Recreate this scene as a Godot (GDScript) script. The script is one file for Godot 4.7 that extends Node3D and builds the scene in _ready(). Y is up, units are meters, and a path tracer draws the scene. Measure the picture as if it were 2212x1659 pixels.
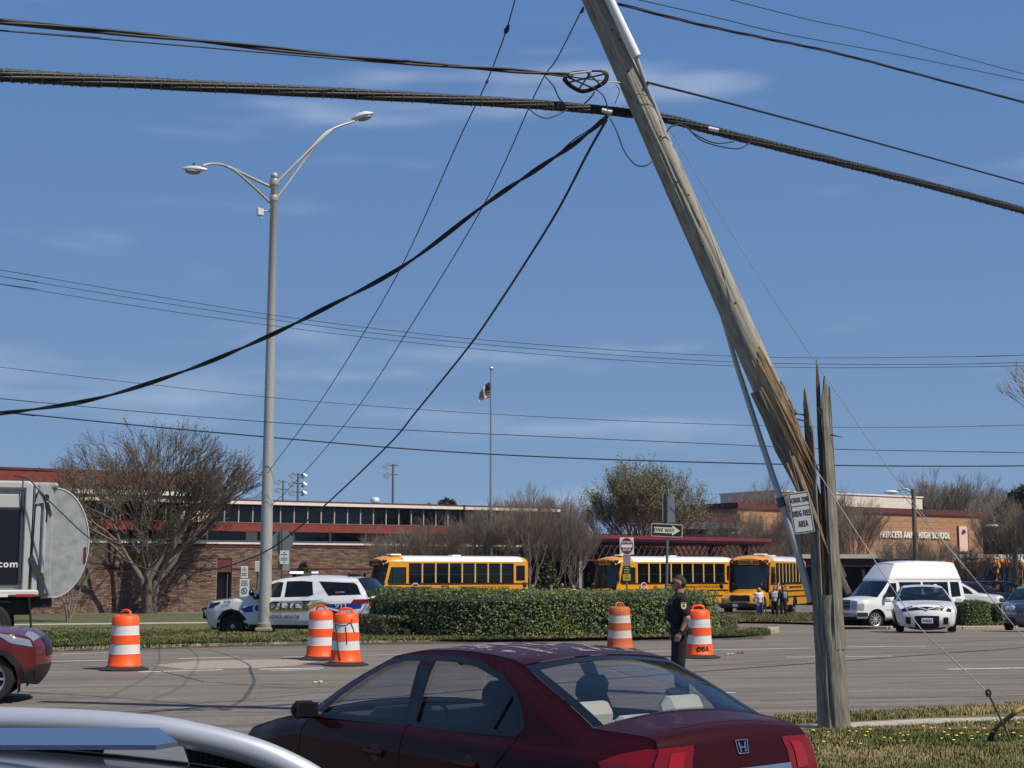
extends Node3D
# Metres, y up. The camera stands at the origin at eye height and looks along -z.
# Measured picture coordinates (2212 x 1659) are turned into places in the world by gp() (on a level) and dp() (at a distance).
const LENS := 3100.0
const EYE := 1.88
var pitch := atan(405.5 / LENS)
var taken := {}
var mats := {}
var rng := RandomNumberGenerator.new()

func ray(px: float, py: float) -> Vector3:
	return Vector3(px - 1106.0, 829.5 - py, -LENS).rotated(Vector3.RIGHT, pitch)
func gp(px: float, py: float, h := 0.0) -> Vector3:
	var r := ray(px, py)
	var t := (h - EYE) / r.y
	return Vector3(r.x * t, h, r.z * t)
func dp(px: float, py: float, d: float) -> Vector3:
	var r := ray(px, py)
	return Vector3(0, EYE, 0) + r * (-d / r.z)
func gx(px: float, d: float) -> float:
	var r := ray(px, 1235.0)
	return -r.x / r.z * d
# level of the ground: flat round the near road, falling a little towards the school
func gh(z: float, x := 50.0) -> float:
	var right := -0.42 * smoothstep(43.0, 60.0, -z)
	var left := -0.27 * smoothstep(41.5, 44.5, -z) - 0.15 * smoothstep(46.0, 62.0, -z)
	return lerpf(left, right, smoothstep(-2.0, 5.0, x))
func on_ground(x: float, d: float, up := 0.0) -> Vector3:
	return Vector3(x, gh(-d, x) + up, -d)

func numbered(s: String) -> String:
	if not taken.has(s):
		taken[s] = 0
		return s
	taken[s] += 1
	return "%s_%03d" % [s, taken[s]]

# ---------------------------------------------------------------- meshes
class MB:
	var v := PackedVector3Array()
	var n := PackedVector3Array()
	var c := PackedColorArray()
	var uv := PackedVector2Array()
	var ix := PackedInt32Array()
	var col := Color.WHITE
	var colored := false
	func vert(p: Vector3, nn: Vector3) -> int:
		v.append(p)
		n.append(nn)
		if colored:
			c.append(col)
		return v.size() - 1
	func vuv(p: Vector3, nn: Vector3, t: Vector2) -> int:
		uv.append(t)
		return vert(p, nn)
	# corners run counter-clockwise seen from outside
	func tri(a: Vector3, b: Vector3, d: Vector3) -> void:
		var nn := (b - a).cross(d - a).normalized()
		var i := vert(a, nn)
		vert(b, nn)
		vert(d, nn)
		ix.append_array([i, i + 2, i + 1])
	func quad(a: Vector3, b: Vector3, d: Vector3, e: Vector3) -> void:
		var nn := (d - a).cross(e - b).normalized()
		var i := vert(a, nn)
		vert(b, nn)
		vert(d, nn)
		vert(e, nn)
		ix.append_array([i, i + 2, i + 1, i, i + 3, i + 2])
	func itri(a: int, b: int, d: int) -> void:
		ix.append_array([a, d, b])
	func iquad(a: int, b: int, d: int, e: int) -> void:
		ix.append_array([a, d, b, a, e, d])
	func box(at: Vector3, size: Vector3, bs := Basis.IDENTITY) -> void:
		var h := size * 0.5
		var p := []
		for k in 8:
			p.append(at + bs * Vector3(h.x if k & 1 else -h.x, h.y if k & 2 else -h.y, h.z if k & 4 else -h.z))
		quad(p[4], p[5], p[7], p[6])
		quad(p[1], p[0], p[2], p[3])
		quad(p[5], p[1], p[3], p[7])
		quad(p[0], p[4], p[6], p[2])
		quad(p[6], p[7], p[3], p[2])
		quad(p[0], p[1], p[5], p[4])
	# box with chamfered edges
	func cbox(at: Vector3, size: Vector3, ch: float, bs := Basis.IDENTITY) -> void:
		var h := size * 0.5
		var q := [Vector2(-h.x + ch, -h.y), Vector2(h.x - ch, -h.y), Vector2(h.x, -h.y + ch), Vector2(h.x, h.y - ch), Vector2(h.x - ch, h.y), Vector2(-h.x + ch, h.y), Vector2(-h.x, h.y - ch), Vector2(-h.x, -h.y + ch)]
		var fx := (h.x - ch) / h.x
		var fy := (h.y - ch) / h.y
		var rows := []
		for zz in [[-h.z, 0], [-h.z + ch, 1], [h.z - ch, 1], [h.z, 0]]:
			var row := []
			for w in q:
				var s: Vector2 = w if zz[1] else Vector2(w.x * fx, w.y * fy)
				row.append(at + bs * Vector3(s.x, s.y, zz[0]))
			rows.append(row)
		for k in 3:
			for j in 8:
				var j2 := (j + 1) % 8
				quad(rows[k][j2], rows[k + 1][j2], rows[k + 1][j], rows[k][j])
		for j in range(1, 7):
			tri(rows[3][0], rows[3][j], rows[3][j + 1])
			tri(rows[0][0], rows[0][j + 1], rows[0][j])
	# tube along points with a radius each; few sides for twigs
	func tube(pts: PackedVector3Array, rad: PackedFloat32Array, sides := 8, caps := true) -> void:
		var m := pts.size()
		var t := (pts[1] - pts[0]).normalized()
		var a := t.cross(Vector3.UP if absf(t.y) < 0.9 else Vector3.RIGHT).normalized()
		var base := v.size()
		for k in m:
			var nt: Vector3 = (pts[mini(k + 1, m - 1)] - pts[maxi(k - 1, 0)])
			if nt.length_squared() > 1e-12:
				t = nt.normalized()
			a = (a - t * a.dot(t)).normalized()
			var b := t.cross(a)
			for j in sides:
				var an := TAU * j / sides
				var d := a * cos(an) + b * sin(an)
				vert(pts[k] + d * rad[k], d)
		for k in m - 1:
			for j in sides:
				var j2 := (j + 1) % sides
				iquad(base + k * sides + j, base + k * sides + j2, base + (k + 1) * sides + j2, base + (k + 1) * sides + j)
		if caps:
			for e in [0, m - 1]:
				var tt: Vector3 = (pts[1] - pts[0]).normalized() * -1.0 if e == 0 else (pts[m - 1] - pts[m - 2]).normalized()
				var i0 := v.size()
				for j in sides:
					vert(v[base + e * sides + j], tt)
				for j in range(1, sides - 1):
					if e == 0:
						itri(i0, i0 + j + 1, i0 + j)
					else:
						itri(i0, i0 + j, i0 + j + 1)
	func bar(p: Vector3, q: Vector3, r: float, sides := 8, r2 := -1.0) -> void:
		tube(PackedVector3Array([p, q]), PackedFloat32Array([r, r if r2 < 0 else r2]), sides)
	# profile of (radius, height) pairs turned round the y axis of basis/at
	func lathe(prof: PackedVector2Array, seg := 24, at := Vector3.ZERO, bs := Basis.IDENTITY, sharp := 0.7) -> void:
		for k in prof.size() - 1:
			var p := prof[k]
			var q := prof[k + 1]
			var d := (q - p).normalized()
			var nn := Vector2(d.y, -d.x)
			var n0 := nn
			var n1 := nn
			if k > 0:
				var e := (p - prof[k - 1]).normalized()
				if e.dot(d) > sharp:
					n0 = (nn + Vector2(e.y, -e.x)).normalized()
			if k < prof.size() - 2:
				var e := (prof[k + 2] - q).normalized()
				if e.dot(d) > sharp:
					n1 = (nn + Vector2(e.y, -e.x)).normalized()
			var i0 := v.size()
			for j in seg + 1:
				var an := TAU * j / seg
				var o := Vector3(cos(an), 0, -sin(an))
				vert(at + bs * (o * p.x + Vector3.UP * p.y), bs * (o * n0.x + Vector3.UP * n0.y))
				vert(at + bs * (o * q.x + Vector3.UP * q.y), bs * (o * n1.x + Vector3.UP * n1.y))
			for j in seg:
				var i := i0 + j * 2
				iquad(i, i + 2, i + 3, i + 1)
	# flat outline (x, y) with thickness along z
	func prism(poly: PackedVector2Array, depth: float, tr := Transform3D.IDENTITY) -> void:
		var p := poly
		if Geometry2D.is_polygon_clockwise(p):
			p = p.duplicate()
			p.reverse()
		var m := p.size()
		var tris := Geometry2D.triangulate_polygon(p)
		var nf := tr.basis * Vector3(0, 0, 1)
		for s in [1, -1]:
			var i0 := v.size()
			for q in p:
				vert(tr * Vector3(q.x, q.y, depth * 0.5 * s), nf * s)
			for k in range(0, tris.size(), 3):
				var a := p[tris[k]]
				var b := p[tris[k + 1]]
				var d := p[tris[k + 2]]
				var ccw := (b - a).cross(d - a) > 0.0
				if ccw == (s > 0):
					itri(i0 + tris[k], i0 + tris[k + 1], i0 + tris[k + 2])
				else:
					itri(i0 + tris[k], i0 + tris[k + 2], i0 + tris[k + 1])
		for k in m:
			var a := p[k]
			var b := p[(k + 1) % m]
			quad(tr * Vector3(a.x, a.y, -depth * 0.5), tr * Vector3(b.x, b.y, -depth * 0.5), tr * Vector3(b.x, b.y, depth * 0.5), tr * Vector3(a.x, a.y, depth * 0.5))
	func ball(at: Vector3, r: Vector3, seg := 12, rows := 8, bs := Basis.IDENTITY) -> void:
		var i0 := v.size()
		for k in rows + 1:
			var la := PI * k / rows - PI * 0.5
			for j in seg + 1:
				var lo := TAU * j / seg
				var d := Vector3(cos(la) * cos(lo), sin(la), -cos(la) * sin(lo))
				vert(at + bs * (d * r), bs * (d / r).normalized())
		for k in rows:
			for j in seg:
				var i := i0 + k * (seg + 1) + j
				iquad(i, i + 1, i + seg + 2, i + seg + 1)
	func grid(pts_: Array, w: int, flip := false) -> void:
		# pts row by row, w per row; normal from neighbours
		var pts := pts_
		if flip:
			pts = []
			for r in range(pts_.size() / w - 1, -1, -1):
				pts.append_array(pts_.slice(r * w, r * w + w))
		var h: int = pts.size() / w
		var i0 := v.size()
		for r in h:
			for k in w:
				var dx: Vector3 = pts[r * w + mini(k + 1, w - 1)] - pts[r * w + maxi(k - 1, 0)]
				var dy: Vector3 = pts[mini(r + 1, h - 1) * w + k] - pts[maxi(r - 1, 0) * w + k]
				vert(pts[r * w + k], dx.cross(dy).normalized())
		for r in h - 1:
			for k in w - 1:
				var i := i0 + r * w + k
				iquad(i, i + 1, i + w + 1, i + w)
	func mesh() -> ArrayMesh:
		var a := []
		a.resize(Mesh.ARRAY_MAX)
		a[Mesh.ARRAY_VERTEX] = v
		a[Mesh.ARRAY_NORMAL] = n
		if colored:
			a[Mesh.ARRAY_COLOR] = c
		if uv.size() == v.size() and uv.size() > 0:
			a[Mesh.ARRAY_TEX_UV] = uv
		a[Mesh.ARRAY_INDEX] = ix
		var m := ArrayMesh.new()
		m.add_surface_from_arrays(Mesh.PRIMITIVE_TRIANGLES, a)
		return m

# ---------------------------------------------------------------- nodes
func thing(called: String, label: String, category: String, at := Vector3.ZERO, turn := 0.0, group := "") -> Node3D:
	var o := Node3D.new()
	o.name = numbered(called)
	add_child(o)
	o.position = at
	o.rotation.y = turn
	tag(o, label, category, group)
	return o
func tag(o: Node3D, label: String, category: String, group := "") -> void:
	o.set_meta("label", label)
	o.set_meta("category", category)
	if group:
		o.set_meta("group", group)
func obj(called: String, mb, m: Material, parent: Node = self) -> MeshInstance3D:
	var o := MeshInstance3D.new()
	o.name = numbered(called) if parent == self else called
	o.mesh = mb.mesh() if mb is MB else mb
	o.material_override = m
	parent.add_child(o, true)
	return o
func struct(called: String, mb, m: Material) -> MeshInstance3D:
	var o := obj(called, mb, m)
	o.set_meta("kind", "structure")
	return o
func copy_of(o: Node3D, label: String, at: Vector3, turn: float) -> Node3D:
	var r: Node3D = o.duplicate()
	r.name = numbered(String(o.name).trim_suffix("_001"))
	add_child(r)
	r.position = at
	r.rotation.y = turn
	r.set_meta("label", label)
	return r

# ---------------------------------------------------------------- materials
func pm(hex: String, rough := 0.7, metal := 0.0) -> StandardMaterial3D:
	var key := "%s %s %s" % [hex, rough, metal]
	if not mats.has(key):
		var m := StandardMaterial3D.new()
		m.albedo_color = Color(hex)
		m.roughness = rough
		m.metallic = metal
		mats[key] = m
	return mats[key]
func paint(hex: String, rough := 0.32, metal := 0.0) -> StandardMaterial3D:
	var key := "paint %s %s %s" % [hex, rough, metal]
	if not mats.has(key):
		var m := StandardMaterial3D.new()
		m.albedo_color = Color(hex)
		m.roughness = rough
		m.metallic = metal
		m.clearcoat_enabled = true
		m.clearcoat = 0.8
		m.clearcoat_roughness = 0.06
		mats[key] = m
	return mats[key]
func pane_mat(hex: String, alpha: float) -> StandardMaterial3D:
	var key := "pane %s %s" % [hex, alpha]
	if not mats.has(key):
		var m := StandardMaterial3D.new()
		m.albedo_color = Color(Color(hex), alpha)
		m.transparency = BaseMaterial3D.TRANSPARENCY_ALPHA
		m.roughness = 0.03
		m.cull_mode = BaseMaterial3D.CULL_DISABLED
		mats[key] = m
	return mats[key]
func vc_mat(rough := 0.85) -> StandardMaterial3D:
	var key := "vc %s" % rough
	if not mats.has(key):
		var m := StandardMaterial3D.new()
		m.vertex_color_use_as_albedo = true
		m.roughness = rough
		mats[key] = m
	return mats[key]
func lin(hex: String) -> Color:
	return Color(hex).srgb_to_linear()
func lamp_mat(hex: String, energy: float, base := "ffffff") -> StandardMaterial3D:
	var m := StandardMaterial3D.new()
	m.albedo_color = Color(base)
	m.emission_enabled = true
	m.emission = Color(hex)
	m.emission_energy_multiplier = energy
	m.roughness = 0.3
	return m
# a seamless texture: noise through a colour ramp of [offset, hex]
func ntex(seed_: int, freq: float, ramp: Array, size := 512, oct := 4, stretch := 1.0, speck := 0.0) -> ImageTexture:
	var f := FastNoiseLite.new()
	f.seed = seed_
	f.noise_type = FastNoiseLite.TYPE_SIMPLEX_SMOOTH
	var rs := RandomNumberGenerator.new()
	rs.seed = seed_
	f.frequency = freq
	f.fractal_octaves = oct
	f.fractal_gain = 0.6
	var w := int(size / stretch)
	var im := f.get_seamless_image(w, size)
	if w != size:
		im.resize(size, size, Image.INTERPOLATE_CUBIC)
	im.convert(Image.FORMAT_L8)
	var g := Gradient.new()
	g.offsets = PackedFloat32Array(ramp.map(func(x): return x[0]))
	g.colors = PackedColorArray(ramp.map(func(x): return Color(x[1])))
	var lut := []
	for k in 256:
		lut.append(g.sample(k / 255.0))
	var src := im.get_data()
	var out := PackedByteArray()
	out.resize(size * size * 3)
	for k in size * size:
		var c: Color = lut[src[k]]
		if speck > 0.0:
			c = c * (1.0 + rs.randf_range(-speck, speck))
		out[k * 3] = clampi(c.r8, 0, 255)
		out[k * 3 + 1] = clampi(c.g8, 0, 255)
		out[k * 3 + 2] = clampi(c.b8, 0, 255)
	return ImageTexture.create_from_image(Image.create_from_data(size, size, false, Image.FORMAT_RGB8, out))
func tmat(tex: Texture2D, scale: float, rough := 0.9, bump: Texture2D = null, depth := 0.0, world := true) -> StandardMaterial3D:
	var m := StandardMaterial3D.new()
	m.albedo_texture = tex
	m.roughness = rough
	m.uv1_triplanar = true
	m.uv1_world_triplanar = world
	m.uv1_scale = Vector3.ONE * scale
	if bump:
		m.heightmap_enabled = true
		m.heightmap_texture = bump
		m.heightmap_scale = depth
	return m
func text_mesh(s: String, height: float, deep := 0.01, bold := true, narrow := 1.0) -> Mesh:
	var t := TextMesh.new()
	var f := SystemFont.new()
	f.font_names = PackedStringArray(["Droid Sans"])
	f.font_weight = 700 if bold else 400
	t.font = f
	t.font_size = 64
	t.pixel_size = height / (64.0 * 0.714)
	t.depth = deep
	t.text = s
	return t
func lettering(called: String, s: String, height: float, m: Material, parent: Node, at: Vector3, bs := Basis.IDENTITY, wide := 1.0, deep := 0.01) -> MeshInstance3D:
	var o := obj(called, text_mesh(s, height, deep), m, parent)
	o.transform = Transform3D(bs.scaled_local(Vector3(wide, 1, 1)), at)
	return o
func pv2(a: Array) -> PackedVector2Array:
	var r := PackedVector2Array()
	for k in range(0, a.size(), 2):
		r.append(Vector2(a[k], a[k + 1]))
	return r
func circle(x: float, y: float, r: float, k := 20) -> PackedVector2Array:
	var o := PackedVector2Array()
	for j in k:
		o.append(Vector2(x + r * cos(TAU * j / k), y + r * sin(TAU * j / k)))
	return o
const RED_AT := Vector2(-1.48, -11.4)   # nose of the dark red sedan
const RED_TURN := -52.6

func _ready() -> void:
	rng.seed = 2024
	# camera, sky, sun
	var cam := Camera3D.new()
	cam.name = "camera"
	cam.fov = rad_to_deg(2.0 * atan(829.5 / LENS))
	cam.near = 0.05
	cam.far = 2500.0
	cam.position = Vector3(0, EYE, 0)
	cam.rotation.x = pitch
	add_child(cam)
	cam.current = true
	make_sky()
	var sun := DirectionalLight3D.new()
	sun.name = "sun"
	sun.light_energy = 1.45
	sun.light_color = Color(1.0, 0.95, 0.87)
	sun.light_angular_distance = 0.5
	sun.shadow_enabled = true
	add_child(sun)
	sun.look_at_from_position(Vector3(0.55, 0.80, 0.34) * 100.0, Vector3.ZERO, Vector3.UP)
	make_textures()
	make_ground()
	make_school()
	make_grass()
	make_red_sedan()
	make_roof_rail_car()
	make_police_car()
	make_white_sedan()
	make_van()
	make_other_cars()
	make_buses()
	make_truck()
	make_trees()
	make_hedges()
	make_broken_pole()
	make_street_light()
	make_signs()
	make_far_poles()
	make_drums()
	make_wires()
	make_people()

# ---------------------------------------------------------------- setting
func curve_through(pts: Array, per := 8) -> PackedVector3Array:
	var o := PackedVector3Array()
	for k in pts.size() - 1:
		var a: Vector3 = pts[maxi(k - 1, 0)]
		var b: Vector3 = pts[k]
		var c: Vector3 = pts[k + 1]
		var d: Vector3 = pts[mini(k + 2, pts.size() - 1)]
		for j in per:
			o.append(b.cubic_interpolate(c, a, d, float(j) / per))
	o.append(pts[-1])
	return o
# flat sheet over the ground inside an outline of (x, z) points, raised by up
func ground_sheet(poly: PackedVector2Array, up: float, cell := 6.0, turn := 0.0) -> MB:
	var mb := MB.new()
	var box := Rect2(poly[0], Vector2.ZERO)
	for p in poly:
		box = box.expand(p)
	var nx := int(ceil(box.size.x / cell))
	var ny := int(ceil(box.size.y / cell))
	for i in nx:
		for j in ny:
			var o := box.position + Vector2(i, j) * cell
			var sq := PackedVector2Array([o, o + Vector2(cell, 0), o + Vector2(cell, cell), o + Vector2(0, cell)])
			for piece in Geometry2D.intersect_polygons(poly, sq):
				var t := Geometry2D.triangulate_polygon(piece)
				var i0 := mb.v.size()
				for p in piece:
					mb.vuv(Vector3(p.x, gh(p.y, p.x) + up, p.y), Vector3.UP, p.rotated(turn))
				for k in range(0, t.size(), 3):
					var a: Vector2 = piece[t[k]]
					var b: Vector2 = piece[t[k + 1]]
					var c: Vector2 = piece[t[k + 2]]
					if (b - a).cross(c - a) < 0:
						mb.itri(i0 + t[k], i0 + t[k + 1], i0 + t[k + 2])
					else:
						mb.itri(i0 + t[k], i0 + t[k + 2], i0 + t[k + 1])
	return mb
func xz(p: Vector3) -> Vector2:
	return Vector2(p.x, p.z)
# a kerb along a path: each stone a piece of its own
func kerb_line(called: String, path: PackedVector3Array, wide: float, high: float, stone: float, m: Array, label: String) -> Node3D:
	var k := thing(called, label, "kerb")
	var along := Curve3D.new()
	for p in path:
		along.add_point(p)
	var total := along.get_baked_length()
	var cnt := int(total / stone)
	for i in cnt:
		var a := along.sample_baked(total * i / cnt + 0.012)
		var b := along.sample_baked(total * (i + 1) / cnt - 0.012)
		var d := (b - a)
		d.y = 0
		var bs := Basis(d.normalized(), Vector3.UP, d.normalized().cross(Vector3.UP))
		var mb := MB.new()
		mb.cbox((a + b) * 0.5 + Vector3(0, high * 0.5 - 0.1 + rng.randf_range(-0.004, 0.004), 0), Vector3(d.length(), high + 0.2, wide), 0.02, bs)
		obj("kerb_stone", mb, m[i % m.size()], k)
	return k
func strip(a: Vector3, b: Vector3, wide: float, up: float, ragged := 0.0) -> MB:
	var mb := MB.new()
	var d := (b - a).normalized()
	var s := d.cross(Vector3.UP) * wide * 0.5
	var len_ := a.distance_to(b)
	var cnt := maxi(int(len_ / 0.25), 2)
	var last := []
	for i in cnt + 1:
		var p := a + d * len_ * i / cnt
		p.y = gh(p.z, p.x) + up
		var w0 := 1.0 + rng.randf_range(-ragged, ragged)
		var w1 := 1.0 + rng.randf_range(-ragged, ragged)
		var now := [p - s * w0, p + s * w1]
		if i > 0:
			mb.quad(last[0], last[1], now[1], now[0])
		last = now
	for k in mb.n.size():
		mb.n[k] = Vector3.UP
	return mb
func tuft_mesh(blades: int, high: float, spread: float, seed_: int, wide := 0.006) -> ArrayMesh:
	var r := RandomNumberGenerator.new()
	r.seed = seed_
	var mb := MB.new()
	for k in blades:
		var an := r.randf() * TAU
		var o := Vector3(r.randf_range(-spread, spread), 0, r.randf_range(-spread, spread))
		var lean := Vector3(cos(an), 0, sin(an)) * high * r.randf_range(0.2, 0.7)
		var s := Vector3(-sin(an), 0, cos(an)) * wide
		var h := high * r.randf_range(0.6, 1.1)
		var mid := o + lean * 0.4 + Vector3(0, h * 0.6, 0)
		var tip := o + lean + Vector3(0, h, 0)
		var i := mb.vert(o - s, Vector3(0, 0.9, 0.43))
		for p in [o + s, mid + s * 0.8, mid - s * 0.8, tip]:
			mb.vert(p, Vector3(0, 0.9, 0.43))
		# keep the lit side of every blade upwards
		if (s * 2.0).cross(mid - o).dot(Vector3(0, 0.9, 0.43)) > 0.0:
			mb.iquad(i, i + 1, i + 2, i + 3)
			mb.itri(i + 3, i + 2, i + 4)
		else:
			mb.iquad(i, i + 3, i + 2, i + 1)
			mb.itri(i + 3, i + 4, i + 2)
	return mb.mesh()
func scatter(called: String, mesh: Mesh, m: Material, places: Array, label: String, category: String, cols: Array) -> MultiMeshInstance3D:
	var mm := MultiMesh.new()
	mm.transform_format = MultiMesh.TRANSFORM_3D
	mm.use_colors = true
	mm.mesh = mesh
	mm.instance_count = places.size()
	for k in places.size():
		var s := rng.randf_range(0.65, 1.3)
		mm.set_instance_transform(k, Transform3D(Basis(Vector3.UP, rng.randf() * TAU).scaled(Vector3(s, s * rng.randf_range(0.7, 1.3), s)), places[k][0]))
		var c: Color = cols[places[k][1]]
		mm.set_instance_color(k, c * rng.randf_range(0.7, 1.25))
	var o := MultiMeshInstance3D.new()
	o.name = numbered(called)
	o.multimesh = mm
	o.material_override = m
	add_child(o)
	tag(o, label, category)
	o.set_meta("kind", "stuff")
	return o

func make_sky() -> void:
	var w := 2048
	var h := 1024
	var f := FastNoiseLite.new()
	f.seed = 11
	f.frequency = 0.9
	f.fractal_octaves = 5
	f.fractal_gain = 0.55
	var g := FastNoiseLite.new()
	g.seed = 29
	g.frequency = 1.3
	g.fractal_octaves = 2
	var out := PackedFloat32Array()
	out.resize(w * h * 3)
	var low := Color(0.228, 0.350, 0.50)
	var k := 0
	for y in h:
		var el := PI * (0.5 - (y + 0.5) / h)
		var up := clampf(el / (PI * 0.5), 0.0, 1.0)
		# pale at the horizon, deeper blue with height
		var c := low.lerp(Color(0.078, 0.178, 0.405), 1.0 - exp(-up * 8.5)).lerp(Color(0.042, 0.112, 0.33), smoothstep(0.2, 1.0, up))
		if el < 0.0:
			c = low.lerp(Color(0.16, 0.17, 0.16), smoothstep(0.0, 0.06, -el))
		var ce := cos(el)
		for x in w:
			var cl := 0.0
			if el > 0.02 and el < 1.2:
				var az := TAU * (x + 0.5) / w
				var n := f.get_noise_3d(cos(az) * ce * 3.0 + el * 2.5, el * 26.0, sin(az) * ce * 3.0)
				var wide := g.get_noise_3d(cos(az) * 2.0, el * 6.0, sin(az) * 2.0)
				cl = smoothstep(0.22, 0.85, n + wide * 0.4) * 0.32
			out[k] = c.r + (0.62 - c.r) * cl
			out[k + 1] = c.g + (0.70 - c.g) * cl
			out[k + 2] = c.b + (0.80 - c.b) * cl
			k += 3
	var im := Image.create_from_data(w, h, false, Image.FORMAT_RGBF, out.to_byte_array())
	var pano := PanoramaSkyMaterial.new()
	pano.panorama = ImageTexture.create_from_image(im)
	var sky := Sky.new()
	sky.sky_material = pano
	var env := Environment.new()
	env.background_mode = Environment.BG_SKY
	env.sky = sky
	env.tonemap_mode = Environment.TONE_MAPPER_LINEAR
	env.tonemap_exposure = 1.12
	env.sdfgi_enabled = true
	env.ssao_enabled = true
	env.ssil_enabled = true
	env.fog_enabled = true
	env.fog_density = 0.0001
	env.fog_light_color = Color(0.72, 0.8, 0.9)
	var we := WorldEnvironment.new()
	we.name = "world_environment"
	we.environment = env
	add_child(we)

var tx := {}
func make_textures() -> void:
	tx.asphalt = ntex(3, 0.012, [[0.0, "63605c"], [0.35, "72706c"], [0.55, "7a7875"], [1.0, "8a8782"]], 1024, 6, 1.0, 0.12)
	tx.grain = ntex(4, 0.16, [[0.0, "000000"], [1.0, "ffffff"]], 512, 3)
	tx.streak = ntex(5, 0.02, [[0.0, "5b5956"], [0.35, "726f6c"], [0.55, "7d7a76"], [0.75, "85827d"], [1.0, "918d87"]], 1024, 5, 8.0, 0.16)
	tx.soil = ntex(6, 0.02, [[0.0, "4a4030"], [0.4, "5d5640"], [0.55, "5a5d3c"], [0.75, "6f6a4c"], [1.0, "857a5c"]], 512, 6)
	tx.lawn = ntex(7, 0.015, [[0.0, "36401f"], [0.4, "465129"], [0.6, "565a33"], [0.8, "6b6645"], [1.0, "80744f"]], 512, 6)
	tx.concrete = ntex(8, 0.02, [[0.0, "8f887b"], [0.5, "a9a294"], [1.0, "bdb6a8"]], 512, 6)
	tx.wood = ntex(9, 0.035, [[0.0, "504f4a"], [0.35, "72716b"], [0.55, "86867f"], [0.8, "989890"], [1.0, "a9a99f"]], 512, 5, 14.0)
	tx.heart = ntex(10, 0.03, [[0.0, "6d4a2f"], [0.4, "93693f"], [0.7, "b48a5a"], [1.0, "d0ad7c"]], 512, 5, 14.0)
	tx.bark = ntex(12, 0.04, [[0.0, "4b423a"], [0.5, "6e6257"], [1.0, "938676"]], 256, 4, 4.0)
	tx.roughwall = ntex(13, 0.03, [[0.0, "c9c4b8"], [0.5, "dcd8cf"], [1.0, "e6e3db"]], 256, 4)

func asphalt_mat(tex: Texture2D, scale: Vector2) -> StandardMaterial3D:
	var m := StandardMaterial3D.new()
	m.albedo_texture = tex
	m.albedo_color = Color("e4ddd4")
	m.roughness = 0.92
	m.uv1_scale = Vector3(scale.x, scale.y, 1)
	m.texture_repeat = true
	m.heightmap_enabled = true
	m.heightmap_texture = tx.grain
	m.heightmap_scale = 0.4
	return m

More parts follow.
